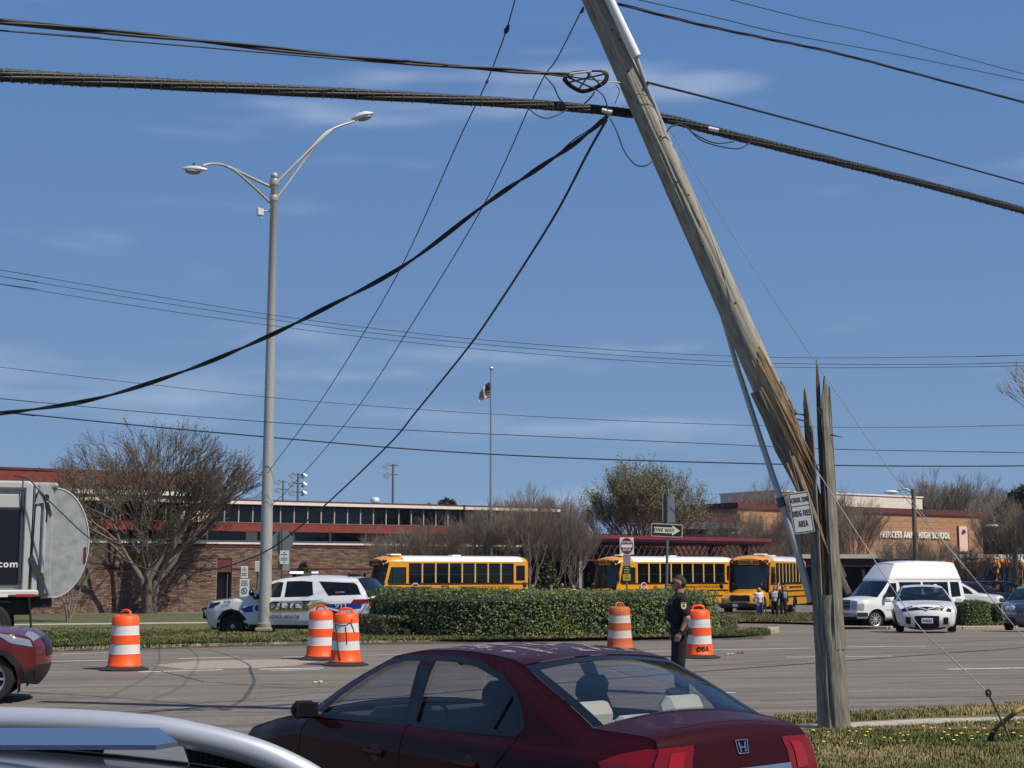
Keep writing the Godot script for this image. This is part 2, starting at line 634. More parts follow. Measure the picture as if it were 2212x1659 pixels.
func make_ground() -> void:
	# everything under the rest
	var g := ground_sheet(PackedVector2Array([Vector2(-700, 60), Vector2(700, 60), Vector2(700, -900), Vector2(-700, -900)]), -0.05, 40.0)
	struct("ground", g, tmat(tx.lawn, 0.05))
	# the road and the drives of the school
	var road := ground_sheet(PackedVector2Array([Vector2(-160, -9), Vector2(160, -9), Vector2(160, -62), Vector2(-160, -62)]), 0.0, 3.0, 0.2)
	struct("road", road, asphalt_mat(tx.streak, Vector2(0.05, 0.11)))
	var lot := ground_sheet(PackedVector2Array([Vector2(-60, -62), Vector2(160, -62), Vector2(160, -150), Vector2(-60, -150)]), 0.0, 8.0)
	struct("bus_loop", lot, asphalt_mat(tx.asphalt, Vector2(0.1, 0.1)))

	# near verge, with the car park it borders
	var vp := PackedVector2Array()
	for p in [[-900, 1690], [560, 1609], [1700, 1549], [1850, 1541], [2030, 1534], [2212, 1522], [2700, 1500]]:
		vp.append(xz(gp(p[0], p[1], 0.0)))
	vp.append_array([Vector2(60, -2), Vector2(-60, -2)])
	struct("verge", ground_sheet(vp, 0.004, 3.0), tmat(tx.soil, 0.35))
	struct("car_park", ground_sheet(PackedVector2Array([Vector2(-40, 20), Vector2(2.3, 20), Vector2(2.3, -9.2), Vector2(1.2, -12.6), Vector2(-40, -12.6)]), 0.008, 3.0), asphalt_mat(tx.asphalt, Vector2(0.13, 0.13)))
	var wp := PackedVector2Array()
	for p in [[1500, 1581], [1600, 1573], [1730, 1567], [1870, 1559], [2004, 1552], [2300, 1546], [2300, 1558], [2004, 1565], [1870, 1570], [1769, 1575], [1600, 1586], [1500, 1594]]:
		wp.append(xz(gp(p[0], p[1], 0.012)))
	struct("path", ground_sheet(wp, 0.012, 2.0), tmat(tx.concrete, 0.6))

	# median lawn up to the school wall
	var front := []
	for p in [[45, 1407], [90, 1405], [300, 1399], [560, 1392], [800, 1387], [1100, 1382], [1400, 1378], [1560, 1375], [1640, 1371], [1668, 1366], [1672, 1362]]:
		front.append(gp(p[0], p[1], 0.0))
	var lawn := PackedVector2Array()
	for p in front:
		lawn.append(xz(p))
	var inner := []
	for p in [[1664, 1357], [1600, 1353], [1300, 1350], [1000, 1349], [850, 1347]]:
		inner.append(gp(p[0], p[1], -0.1))
		lawn.append(xz(inner[-1]))
	lawn.append_array([Vector2(gx(800, 62), -62), Vector2(-9, -80), Vector2(-22, -75.4), Vector2(-45, -62), Vector2(gx(20, 52), -52), Vector2(gx(30, 40), -40)])
	struct("median_lawn", ground_sheet(lawn, 0.11, 2.0), tmat(tx.lawn, 0.3))
	var ks := [tmat(tx.concrete, 0.5), tmat(ntex(14, 0.03, [[0.0, "857b68"], [0.5, "a0977f"], [1.0, "b5ad97"]], 256, 5), 0.7)]
	var fp := PackedVector3Array()
	for p in curve_through(front, 6):
		fp.append(p + Vector3(0, gh(p.z, p.x), 0))
	kerb_line("kerb", fp, 0.34, 0.15, 3.0, ks, "weathered concrete kerb along the grass median with the long hedge")
	# bare bed at the tip of the median
	var bed := PackedVector2Array()
	for p in [[1535, 1362], [1600, 1356], [1655, 1358], [1660, 1364], [1600, 1370], [1535, 1372]]:
		bed.append(xz(gp(p[0], p[1], 0.1)))
	struct("soil_bed", ground_sheet(bed, 0.122, 2.0), tmat(ntex(15, 0.03, [[0.0, "3b3126"], [0.5, "57493a"], [1.0, "7a6a55"]], 256, 5), 0.8))
	# pale path across the lawn in front of the school wall
	struct("concrete_path", strip(on_ground(-50, 51.0), on_ground(gx(455, 63), 63), 1.6, 0.118), tmat(tx.concrete, 0.6))
	var slab := PackedVector2Array()
	for p in [[625, 1360], [690, 1354], [760, 1354], [760, 1366], [640, 1366]]:
		slab.append(xz(gp(p[0], p[1], 0.1)))
	struct("concrete_pad", ground_sheet(slab, 0.125, 2.0), tmat(tx.concrete, 0.7))

	# grass island in the bus loop, seen between hedge and broken pole
	var isl := PackedVector2Array()
	for p in [[1480, 1343], [1640, 1344], [1760, 1347], [1860, 1341], [1860, 1331], [1700, 1328], [1480, 1328]]:
		isl.append(xz(gp(p[0], p[1], -0.36)))
	struct("grass_island", ground_sheet(isl, 0.1, 3.0), tmat(tx.soil, 0.3))
	# lawn in front of the car park on the far side
	var far := []
	for p in [[1790, 1354], [1815, 1356], [2000, 1356], [2220, 1354], [2500, 1351]]:
		far.append(gp(p[0], p[1], -0.33))
	var fl := PackedVector2Array()
	for p in far:
		fl.append(xz(p))
	fl.append_array([Vector2(60, -64), Vector2(gx(1815, 63), -63)])
	struct("far_lawn", ground_sheet(fl, 0.1, 3.0), tmat(tx.soil, 0.3))
	var fk := PackedVector3Array()
	for p in curve_through(far, 6):
		fk.append(Vector3(p.x, gh(p.z, p.x), p.z))
	kerb_line("kerb", fk, 0.2, 0.13, 3.0, [ks[1]], "pale kerb behind the white sedan below the low hedges")

	# painted lines, worn at the edges
	var white := tmat(ntex(16, 0.05, [[0.0, "8e8a84"], [0.3, "c4c1ba"], [1.0, "dedcd6"]], 256, 5), 0.7, 0.8)
	for l in [[-150, 1434, 70, 1431, 0.13], [110, 1429, 300, 1425.5, 0.13], [385, 1423, 515, 1419.5, 0.13], [610, 1420, 690, 1417, 0.1], [780, 1416, 960, 1412, 0.1], [300, 1452, 480, 1447, 0.16], [560, 1446, 700, 1443, 0.2], [585, 1449, 690, 1446.5, 0.1], [1360, 1408, 1750, 1400, 0.12], [1830, 1398, 2000, 1396, 0.12], [1700, 1420, 1930, 1417.5, 0.11], [2048, 1446, 2330, 1441, 0.16], [1560, 1497, 1590, 1496.5, 0.1], [1660, 1347.5, 1750, 1352, 0.15], [130, 1413, 290, 1408.5, 0.1], [840, 1374, 840.1, 1373, 0.05]]:
		var o := struct("lane_line", strip(gp(l[0], l[1]), gp(l[2], l[3]), l[4], 0.004, 0.2), white)
		o.set_meta("label", "worn white line painted on the road")
	# sealed cracks and tyre marks
	var tar := pm("3f3d3b", 0.75)
	for l in [[1640, 1514, 2260, 1502, 0.03], [340, 1448, 440, 1473, 0.03], [440, 1473, 660, 1489, 0.03], [560, 1477, 640, 1481, 0.035], [1100, 1480, 1760, 1466, 0.012], [110, 1432, 260, 1446, 0.025], [500, 1412, 620, 1424, 0.02], [1480, 1545, 1650, 1541, 0.02], [-200, 1478, 760, 1462, 0.014], [1580, 1436, 2260, 1428, 0.014], [1560, 1466, 2260, 1457, 0.018], [1900, 1380, 2240, 1378, 0.02], [520, 1500, 980, 1488, 0.015]]:
		struct("sealed_crack", strip(gp(l[0], l[1]), gp(l[2], l[3]), l[4], 0.006, 0.5), tar)
	# dug-up patch of brighter stone beside the drums
	var patch := PackedVector2Array()
	for p in [[330, 1437], [420, 1428], [620, 1424], [690, 1428], [640, 1438], [560, 1443], [400, 1446]]:
		patch.append(xz(gp(p[0], p[1])))
	struct("road_patch", ground_sheet(patch, 0.003, 1.0), tmat(ntex(17, 0.05, [[0.0, "7b7167"], [0.5, "968b80"], [1.0, "aaa095"]], 256, 6), 0.8))

func make_grass() -> void:
	var m := vc_mat(0.9)
	var cols := [lin("4d5a2c"), lin("5f6238"), lin("7c734e"), lin("3f4f24"), lin("8f8560"), lin("61533c")]
	var noise := FastNoiseLite.new()
	noise.seed = 5
	noise.frequency = 0.35
	var near := []
	# near verge: patches of green and straw
	while near.size() < 60000:
		var p := gp(rng.randf_range(1500, 2620), rng.randf_range(1515, 1720), 0.004)
		var q := ground_px(p)
		var edge: float = 1549.0 + (q.x - 1700.0) * -0.053 + noise.get_noise_2d(p.x * 6.0, 0) * 4.0
		if q.y < edge or p.x < 2.35 and p.z > -9.3 or p.x < 1.3 and p.z > -12.7:
			continue
		var walk: float = 1570.0 - (q.x - 1700.0) * 0.05
		if q.x < 2300 and q.y > walk - 5.0 and q.y < walk + 15.0:
			continue
		var n := noise.get_noise_2d(p.x, p.z) + rng.randf_range(-0.35, 0.35)
		if q.y < walk:
			n -= 0.25
		near.append([p, 4 if n < -0.5 else 2 if n < -0.15 else 1 if n < 0.1 else 0 if n < 0.4 else 3])
	scatter("verge_grass", tuft_mesh(5, 0.05, 0.05, 1, 0.0045), m, near, "short patchy green and straw grass on the near verge", "grass", cols)
	var mid := []
	while mid.size() < 70000:
		var p := gp(rng.randf_range(-60, 1660), rng.randf_range(1338, 1404), 0.11)
		if p.z < -78:
			continue
		var q := ground_px(p)
		var edge := 1404.0 - q.x * 0.0245 if q.x < 560 else 1390.5 - (q.x - 560.0) * 0.0135
		if q.y > edge - 3.0 or q.x > 760 and q.y < 1352 + rng.randf() * 8.0 or q.x < 40:
			continue
		p.y = gh(p.z, p.x) + 0.11
		var n := noise.get_noise_2d(p.x * 0.5, p.z * 0.5) + rng.randf_range(-0.3, 0.3) - (0.3 if q.y < 1352 else 0.0)
		mid.append([p, 2 if n < -0.35 else 1 if n < -0.1 else 0 if n < 0.1 else 3])
	scatter("median_grass", tuft_mesh(5, 0.075, 0.1, 2, 0.008), m, mid, "rough spring grass on the median in front of the police car", "grass", cols)
	var far := []
	while far.size() < 14000:
		var p := on_ground(rng.randf_range(8, 24), rng.randf_range(54, 78), 0.1)
		var q := ground_px(p)
		if not (q.x > 1490 and q.x < 1850 and q.y > 1328.5 and q.y < 1343) and not (q.x > 1815 and q.y > 1334 and q.y < 1351):
			continue
		far.append([p, [0, 1, 2, 2, 5][rng.randi() % 5]])
	scatter("far_grass", tuft_mesh(5, 0.14, 0.15, 3, 0.012), m, far, "thin dry grass on the islands around the bus loop", "grass", cols)
	# dandelions: each a flower on a stalk
	var stalk := pm("5d6b35", 0.8)
	var petal := pm("e8d04a", 0.8)
	var fm := MB.new()
	fm.lathe(pv2([0.0, 0.0, 0.012, 0.004, 0.02, 0.014, 0.013, 0.02, 0.0, 0.022]), 9)
	var fmesh := fm.mesh()
	var sm := MB.new()
	sm.bar(Vector3.ZERO, Vector3(0.004, 0.075, 0), 0.003, 5)
	var smesh := sm.mesh()
	for p in [[1758, 1594], [1790, 1597], [1835, 1596], [1849, 1596], [1862, 1591], [1875, 1597], [1869, 1606], [1880, 1592], [1911, 1610], [1925, 1612], [1933, 1603], [1944, 1600], [1952, 1605], [1961, 1604], [1995, 1585], [2012, 1589], [2019, 1587], [2040, 1598], [2048, 1604], [2051, 1590], [2066, 1606], [2078, 1601], [2086, 1589], [2099, 1606], [2113, 1598], [2126, 1590], [2132, 1603], [2146, 1597], [2160, 1604], [2174, 1592], [2190, 1600], [2205, 1607], [1780, 1620], [1832, 1622], [1842, 1619], [1860, 1624], [1952, 1617], [2035, 1612], [2060, 1616], [2100, 1613], [2150, 1572], [2090, 1570], [2200, 1576]]:
		var f := thing("dandelion", "small yellow dandelion in bloom in the verge beside the lying pipe", "flower", gp(p[0], p[1], 0.004), rng.randf() * TAU, "dandelions in the near verge")
		var s := rng.randf_range(0.65, 1.1)
		obj("stem", smesh, stalk, f)
		var b := obj("bloom", fmesh, petal, f)
		b.position = Vector3(0.004, 0.072, 0)
		b.scale = Vector3.ONE * s

func ground_px(p: Vector3) -> Vector2:
	var c := (p - Vector3(0, EYE, 0)).rotated(Vector3.RIGHT, -pitch)
	return Vector2(1106.0 - c.x / c.z * LENS, 829.5 + c.y / c.z * LENS)

# ---------------------------------------------------------------- school
func wall_panel(mb: MB, o: Vector3, u: Vector3, n: Vector3, t0: float, t1: float, h0: float, h1: float, thick: float, out := 0.0) -> void:
	mb.box(o + u * (t0 + t1) * 0.5 + Vector3(0, (h0 + h1) * 0.5, 0) + n * (out - thick * 0.5), Vector3(t1 - t0, h1 - h0, thick), Basis(u, Vector3.UP, n))
func make_school() -> void:
	var u := Vector3(0.86, 0, -0.51).normalized()
	var n := Vector3(0.51, 0, 0.86).normalized()
	var o := Vector3(-24.6, -0.42, -80.6)
	var maroon := tmat(ntex(18, 0.02, [[0.0, "6a2b27"], [0.5, "7b3530"], [1.0, "88403a"]], 256, 4), 0.4, 0.8)
	var darkred := tmat(ntex(19, 0.02, [[0.0, "4c2323"], [0.5, "5a2c2b"], [1.0, "683634"]], 256, 4), 0.4, 0.8)
	var white := tmat(tx.roughwall, 0.3, 0.7)
	var mortar := tmat(ntex(20, 0.03, [[0.0, "6d6258"], [1.0, "8a7f74"]], 256, 4), 1.0)
	var glass := pm("0c0e10", 0.06)
	glass.metallic_specular = 0.5
	var frame := pm("a39c92", 0.6)
	var b := thing("school_building", "long low brick school block with a dark red band and a row of upper windows", "building", o)
	b.scale = Vector3.ONE * 1.06
	var mb := MB.new()
	wall_panel(mb, Vector3.ZERO, u, n, -30, 8.0, 0, 3.54, 0.4)
	wall_panel(mb, Vector3.ZERO, u, n, 8.85, 17.85, 0, 3.54, 0.4)
	wall_panel(mb, Vector3.ZERO, u, n, 8.0, 8.85, 2.9, 3.54, 0.4)
	obj("wall", mb, mortar, b)
	# bricks: the ones by the sunlit right half singly, the rest as one part
	var cols := [lin("765f53"), lin("6f584d"), lin("806a5d"), lin("644f46"), lin("887265"), lin("725c51"), lin("5e4a41")]
	var rest := MB.new()
	rest.colored = true
	var bmesh := []
	for k in cols.size():
		var one := MB.new()
		one.box(Vector3.ZERO, Vector3(0.288, 0.072, 0.05), Basis(u, Vector3.UP, n))
		bmesh.append(one.mesh())
	var bmat := []
	for c in cols:
		var m := StandardMaterial3D.new()
		m.albedo_color = c.linear_to_srgb()
		m.roughness = 0.9
		bmat.append(m)
	var singles := 0
	for row in 41:
		var y := 0.05 + row * 0.085
		for k in 160:
			var t := -30.0 + k * 0.3 + (0.15 if row % 2 else 0.0)
			if t > 17.7 or t > 7.85 and t < 9.0 and y < 2.9 or t < -8:
				continue
			var ci := rng.randi() % cols.size()
			var p := u * t + Vector3(0, y, 0) + n * (rng.randf_range(-0.006, 0.006))
			# a raised panel pattern: every few courses some bricks stand proud
			if (k / 3 + row / 4) % 4 == 0:
				p += n * 0.012
			if singles < 300 and t > 13.6 and t < 17.6 and row > 14 and row < 38:
				var s := obj("brick", bmesh[ci], bmat[ci], b)
				s.position = p
				singles += 1
			else:
				rest.col = cols[ci] * rng.randf_range(0.85, 1.15)
				rest.box(p, Vector3(0.288, 0.072, 0.05), Basis(u, Vector3.UP, n))
	var bricks := obj("brickwork", rest, vc_mat(0.9), b)
	bricks.set_meta("kind", "stuff")
	# ledge course, dark bands, sills and the lower roof edge
	mb = MB.new()
	wall_panel(mb, Vector3.ZERO, u, n, -30, 8.0, 2.3, 2.38, 0.1, 0.05)
	wall_panel(mb, Vector3.ZERO, u, n, 8.85, 17.85, 2.3, 2.38, 0.1, 0.05)
	obj("ledge", mb, darkred, b)
	mb = MB.new()
	wall_panel(mb, Vector3.ZERO, u, n, -30, 31, 3.54, 3.70, 0.6, 0.06)
	obj("band", mb, darkred, b)
	mb = MB.new()
	wall_panel(mb, Vector3.ZERO, u, n, -30, 30, 3.70, 3.91, 0.7, 0.12)
	obj("sill", mb, white, b)
	mb = MB.new()
	wall_panel(mb, Vector3.ZERO, u, n, -30, 31, 4.40, 4.82, 6.0, 0.55)
	obj("roof_edge", mb, maroon, b)
	mb = MB.new()
	wall_panel(mb, Vector3.ZERO, u, n, -30, 31, 4.82, 4.90, 6.0, 0.3)
	obj("roof_trim", mb, darkred, b)
	# strip of low windows: panes in white frames, some blocked with white boards
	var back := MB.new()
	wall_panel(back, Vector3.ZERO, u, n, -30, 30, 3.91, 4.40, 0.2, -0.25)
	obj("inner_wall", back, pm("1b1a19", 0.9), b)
	var t := -9.0
	var k := 0
	while t < 19.0:
		var w := 2.25
		if k % 5 == 4:
			w = 0.62
			mb = MB.new()
			wall_panel(mb, Vector3.ZERO, u, n, t, t + w, 3.91, 4.40, 0.1, 0.0)
			obj("board", mb, white, b)
		else:
			mb = MB.new()
			wall_panel(mb, Vector3.ZERO, u, n, t + 0.04, t + w - 0.04, 3.93, 4.385, 0.02, -0.06)
			var g := obj("window", mb, glass, b)
			mb = MB.new()
			wall_panel(mb, Vector3.ZERO, u, n, t - 0.05, t + 0.045, 3.91, 4.40, 0.12, 0.02)
			obj("mullion", mb, white, g)
		t += w
		k += 1
	# upper row, a little behind
	var so := n * -0.9
	mb = MB.new()
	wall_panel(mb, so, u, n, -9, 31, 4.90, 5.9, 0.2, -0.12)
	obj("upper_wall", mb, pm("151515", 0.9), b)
	mb = MB.new()
	wall_panel(mb, so, u, n, -14, 31, 5.90, 5.97, 0.5, 0.14)
	obj("upper_trim", mb, darkred, b)
	mb = MB.new()
	wall_panel(mb, so, u, n, -14, 31, 5.97, 6.14, 8.0, 0.3)
	obj("fascia", mb, white, b)
	mb = MB.new()
	wall_panel(mb, so, u, n, -14, 31, 6.14, 6.24, 8.0, 0.26)
	obj("roof_cap", mb, darkred, b)
	t = -9.0
	k = 0
	while t < 30.5:
		mb = MB.new()
		wall_panel(mb, so, u, n, t + 0.03, t + 0.81, 4.96, 5.86, 0.02, -0.01)
		var boarded := k > 17 and k < 20
		if boarded:
			wall_panel(mb, so, u, n, t + 0.03, t + 0.81, 4.96, 5.25, 0.02, 0.03)
		var g := obj("window", mb, white if boarded else glass, b)
		mb = MB.new()
		wall_panel(mb, so, u, n, t - 0.035, t + 0.035, 4.90, 5.90, 0.08, 0.05)
		obj("mullion", mb, frame, g)
		t += 0.84
		k += 1
	mb = MB.new()
	wall_panel(mb, so, u, n, -9, 31, 4.90, 4.955, 0.1, 0.06)
	obj("upper_sill", mb, frame, b)
	# doorway with a red panel over it
	mb = MB.new()
	wall_panel(mb, Vector3.ZERO, u, n, 8.0, 8.85, 0, 2.9, 0.05, -0.3)
	obj("door", mb, pm("131214", 0.3), b)
	mb = MB.new()
	wall_panel(mb, Vector3.ZERO, u, n, 8.02, 8.83, 2.15, 2.9, 0.05, -0.02)
	obj("door_panel", mb, darkred, b)
	mb = MB.new()
	wall_panel(mb, Vector3.ZERO, u, n, 8.62, 8.68, 0, 2.15, 0.06, -0.1)
	obj("door_frame", mb, pm("4b4845", 0.6), b)
	# red column and dark recessed front behind the buses
	mb = MB.new()
	wall_panel(mb, Vector3.ZERO, u, n, 17.87, 19.1, 2.35, 3.54, 0.35, -0.02)
	obj("column_panel", mb, maroon, b)
	mb = MB.new()
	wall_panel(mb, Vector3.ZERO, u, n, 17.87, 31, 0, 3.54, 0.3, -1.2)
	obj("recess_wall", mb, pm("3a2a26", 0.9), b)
	for i in 4:
		mb = MB.new()
		wall_panel(mb, Vector3.ZERO, u, n, 19.5 + i * 2.4, 21.3 + i * 2.4, 0.4, 2.8, 0.04, -1.15)
		obj("window", mb, glass, b)
	# tall hall block behind
	var hall := thing("school_hall", "taller dark red school block with a white band behind the bare tree", "building", Vector3(-22.5, -0.42, -98))
	hall.scale = Vector3.ONE * 1.06
	for q in [[0.0, 4.0, "wall", darkred, 0.0], [6.2, 7.0, "wall", darkred, 0.0], [7.0, 7.5, "white_band", white, 0.08], [7.5, 8.3, "roof_edge", maroon, 0.25], [8.3, 8.45, "roof_cap", darkred, 0.3], [4.0, 6.2, "wall", darkred, 0.0]]:
		mb = MB.new()
		wall_panel(mb, Vector3.ZERO, u, n, -40, 0.6, q[0], q[1], 10.0, q[4])
		obj(q[2], mb, q[3], hall)
	# roof vents
	var vent := thing("roof_vent", "white round vent cap on the school roof above the upper windows", "vent", dp(810, 1101, 95))
	mb = MB.new()
	mb.lathe(pv2([0.3, -0.1, 0.3, 0.28, 0.2, 0.3, 0.2, 0.5, 0.3, 0.52, 0.3, 0.7, 0.22, 0.8, 0.0, 0.84]), 14)
	obj("cap", mb, pm("d8dcdf", 0.4, 0.3), vent)
	mb = MB.new()
	mb.lathe(pv2([0.42, -0.4, 0.42, -0.1, 0.28, -0.05]), 14)
	obj("curb", mb, pm("b9bcbd", 0.6), vent)
	vent = thing("roof_vent", "wide pale vent hood on the school roof beside the flagpole", "vent", dp(1000, 1103, 101))
	mb = MB.new()
	mb.lathe(pv2([0.5, -0.6, 0.5, 0.0, 0.85, 0.05, 0.8, 0.2, 0.0, 0.32]), 14)
	obj("hood", mb, pm("b8b6ae", 0.6), vent)
	make_canopy(darkred, maroon)
	make_name_block(darkred, white)
	# low flat building behind the tree with dark red roof and white band
	var w := thing("school_wing", "low school wing with dark red roof edge and white band above the canopy", "building", dp(1514, 1235, 135) + Vector3(0, -2.3, 0))
	mb = MB.new()
	mb.box(Vector3(2, 2.9, -4), Vector3(24, 5.8, 8))
	obj("wall", mb, pm("7a5040", 0.9), w)
	mb = MB.new()
	mb.box(Vector3(-0.5, 6.6, -3.8), Vector3(8, 0.65, 8))
	obj("white_band", mb, white, w)
	mb = MB.new()
	mb.box(Vector3(-0.5, 6.1, -4.1), Vector3(7.9, 0.5, 8))
	mb.box(Vector3(-0.5, 7.3, -3.6), Vector3(8.3, 0.75, 8.4))
	obj("roof_edge", mb, darkred, w)
	mb = MB.new()
	mb.box(Vector3(7.4, 5.9, -3.9), Vector3(9, 0.22, 8.6))
	obj("roof_trim", mb, white, w)

func make_canopy(darkred: Material, maroon: Material) -> void:
	# entrance canopy: red roof on lattice trusses and posts
	var a := dp(1240, 1235, 92)
	var bq := dp(1655, 1235, 104)
	a.y = -0.42
	bq.y = -0.42
	var u := (bq - a).normalized()
	var n := Vector3(-u.z, 0, u.x)
	var len_ := a.distance_to(bq)
	var roofmat := tmat(ntex(21, 0.02, [[0.0, "641c2a"], [0.5, "702233"], [1.0, "7c2c3c"]], 256, 4), 0.4, 0.6)
	var c := thing("entrance_canopy", "dark red flat entrance canopy on a lattice truss behind the buses", "canopy", a)
	var mb := MB.new()
	wall_panel(mb, Vector3.ZERO, u, n, -0.2, len_ + 0.2, 4.42, 4.66, 12.0, 0.4)
	obj("roof", mb, roofmat, c)
	mb = MB.new()
	wall_panel(mb, Vector3.ZERO, u, n, -0.1, len_ + 0.1, 4.26, 4.42, 11.6, 0.25)
	obj("roof_trim", mb, pm("7d474f", 0.6), c)
	var chord := pm("3f2228", 0.7)
	for depth in [0.1, -3.6]:
		mb = MB.new()
		wall_panel(mb, Vector3.ZERO, u, n, 0.2, len_ - 0.2, 4.16, 4.26, 0.1, depth)
		wall_panel(mb, Vector3.ZERO, u, n, 0.9, len_ - 0.9, 2.98, 3.08, 0.1, depth)
		var truss := obj("truss", mb, chord, c)
		for k in int(len_ / 0.55) - 1:
			var t := 0.3 + k * 0.55
			for s in [-1, 1]:
				mb = MB.new()
				var p: Vector3 = u * (t + 0.5) + n * (depth - 0.05)
				mb.bar(p - u * 0.42 * s + Vector3(0, 3.04, 0), p + u * 0.42 * s + Vector3(0, 4.2, 0), 0.045, 4)
				obj("lattice_bar", mb, chord, truss)
	for q in [[1.0, -0.4], [1.9, -4.2], [6.0, -4.2], [len_ - 1.6, -0.4], [len_ - 1.0, -4.2]]:
		mb = MB.new()
		wall_panel(mb, Vector3.ZERO, u, n, q[0] - 0.16, q[0] + 0.16, 0, 4.2, 0.32, q[1])
		obj("post", mb, pm("3a2b2a", 0.8), c)
	mb = MB.new()
	wall_panel(mb, Vector3.ZERO, u, n, 0.62, 0.84, 0, 2.95, 0.22, -0.2)
	obj("post", mb, pm("8a857c", 0.8), c)
	# dark hall front under the canopy
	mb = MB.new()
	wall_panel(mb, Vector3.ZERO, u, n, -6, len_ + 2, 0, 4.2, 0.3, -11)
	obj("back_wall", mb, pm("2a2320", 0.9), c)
	# lean plate of low covered walk running to the second building
	var w0 := dp(1880, 1235, 100)
	var wk := thing("covered_walk", "dark covered walk with a pale roof edge behind the white van", "canopy", Vector3(w0.x, -0.42, -100))
	mb = MB.new()
	mb.box(Vector3(7, 3.35, -2), Vector3(24, 0.28, 5))
	obj("roof", mb, pm("b9b5ac", 0.7), wk)
	mb = MB.new()
	mb.box(Vector3(7, 2.95, -2.1), Vector3(23.8, 0.5, 4.8))
	obj("roof_edge", mb, chord, wk)
	for k in 8:
		mb = MB.new()
		mb.box(Vector3(-3.5 + k * 3, 1.35, 0.1), Vector3(0.16, 2.7, 0.16))
		obj("post", mb, chord, wk)
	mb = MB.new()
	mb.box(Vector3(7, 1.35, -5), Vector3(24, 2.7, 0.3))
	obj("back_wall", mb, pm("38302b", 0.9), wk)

func make_name_block(darkred: Material, white: Material) -> void:
	# brick auditorium with the school name
	var d0 := 142.0
	var p0 := dp(1790, 1235, d0)
	var u := Vector3(0.82, 0, -0.57).normalized()
	var n := Vector3(0.57, 0, 0.82).normalized()
	var o := Vector3(p0.x, -0.42, -d0)
	# where the right edge falls
	var t_end := 0.0
	while ground_px(o + u * t_end + Vector3(0, 2.3, 0)).x < 2126.0:
		t_end += 0.05
	var tb := ntex(22, 0.02, [[0.0, "86634a"], [0.35, "9c7556"], [0.6, "a88162"], [1.0, "b89376"]], 512, 5)
	var b := thing("auditorium", "tan brick auditorium with white lettering and a pale picture panel", "building", o)
	var mb := MB.new()
	wall_panel(mb, Vector3.ZERO, u, n, -12, t_end, 0, 8.2, 14)
	obj("wall", mb, tmat(tb, 0.25), b)
	mb = MB.new()
	wall_panel(mb, Vector3.ZERO, u, n, -12.2, t_end + 0.2, 8.2, 8.75, 14.4, 0.2)
	obj("roof_edge", mb, darkred, b)
	mb = MB.new()
	wall_panel(mb, Vector3.ZERO, u, n, -3, t_end * 0.80, 8.75, 10.25, 8, -4)
	obj("upper_block", mb, tmat(ntex(23, 0.02, [[0.0, "c3bfb0"], [0.5, "d0ccbe"], [1.0, "d9d6ca"]], 256, 4), 0.3), b)
	mb = MB.new()
	wall_panel(mb, Vector3.ZERO, u, n, -3.1, t_end * 0.80 + 0.1, 10.25, 10.4, 8.2, -3.9)
	obj("upper_cap", mb, white, b)
	# faint courses: real grooved bands of darker brick
	for k in 12:
		mb = MB.new()
		wall_panel(mb, Vector3.ZERO, u, n, -12, t_end, 0.6 + k * 0.62, 0.64 + k * 0.62, 0.03, 0.012)
		obj("brick_course", mb, pm("8f6c50", 0.9), b)
	var bs := Basis(u, Vector3.UP, n)
	var tl := 0.0
	while ground_px(o + u * tl + Vector3(0, 2.3, 0)).x < 1900.0:
		tl += 0.05
	var tr := tl
	while ground_px(o + u * tr + Vector3(0, 2.3, 0)).x < 2052.0:
		tr += 0.05
	var word := obj("lettering", text_mesh("PRINCESS ANNE HIGH SCHOOL", 0.62, 0.12), pm("ebebe6", 0.5), b)
	var wide := word.mesh.get_aabb().size.x
	word.transform = Transform3D(bs.scaled_local(Vector3((tr - tl) / wide, 1, 1)), u * (tl + tr) * 0.5 + n * 0.1 + Vector3(0, 5.95 + 0.1, 0))
	var tp := tr
	while ground_px(o + u * tp + Vector3(0, 2.3, 0)).x < 2081.0:
		tp += 0.05
	mb = MB.new()
	wall_panel(mb, Vector3.ZERO, u, n, tp - 0.75, tp + 0.75, 4.45, 7.1, 0.15, 0.15)
	var panel := obj("picture_panel", mb, pm("dcb9ac", 0.7), b)
	mb = MB.new()
	for e in [[-0.8, -0.73, 4.4, 7.15], [0.73, 0.8, 4.4, 7.15]]:
		wall_panel(mb, Vector3.ZERO, u, n, tp + e[0], tp + e[1], e[2], e[3], 0.2, 0.2)
	wall_panel(mb, Vector3.ZERO, u, n, tp - 0.8, tp + 0.8, 4.34, 4.45, 0.2, 0.2)
	obj("panel_frame", mb, pm("6e4a3c", 0.7), panel)
	mb = MB.new()
	mb.prism(pv2([-0.32, 0.0, -0.05, 0.42, 0.28, 0.36, 0.4, 0.1, 0.12, -0.02, 0.0, -0.12]), 0.04, Transform3D(bs, u * tp + n * 0.18 + Vector3(0, 6.35, 0)))
	obj("panel_print", mb, pm("2f3260", 0.7), panel)

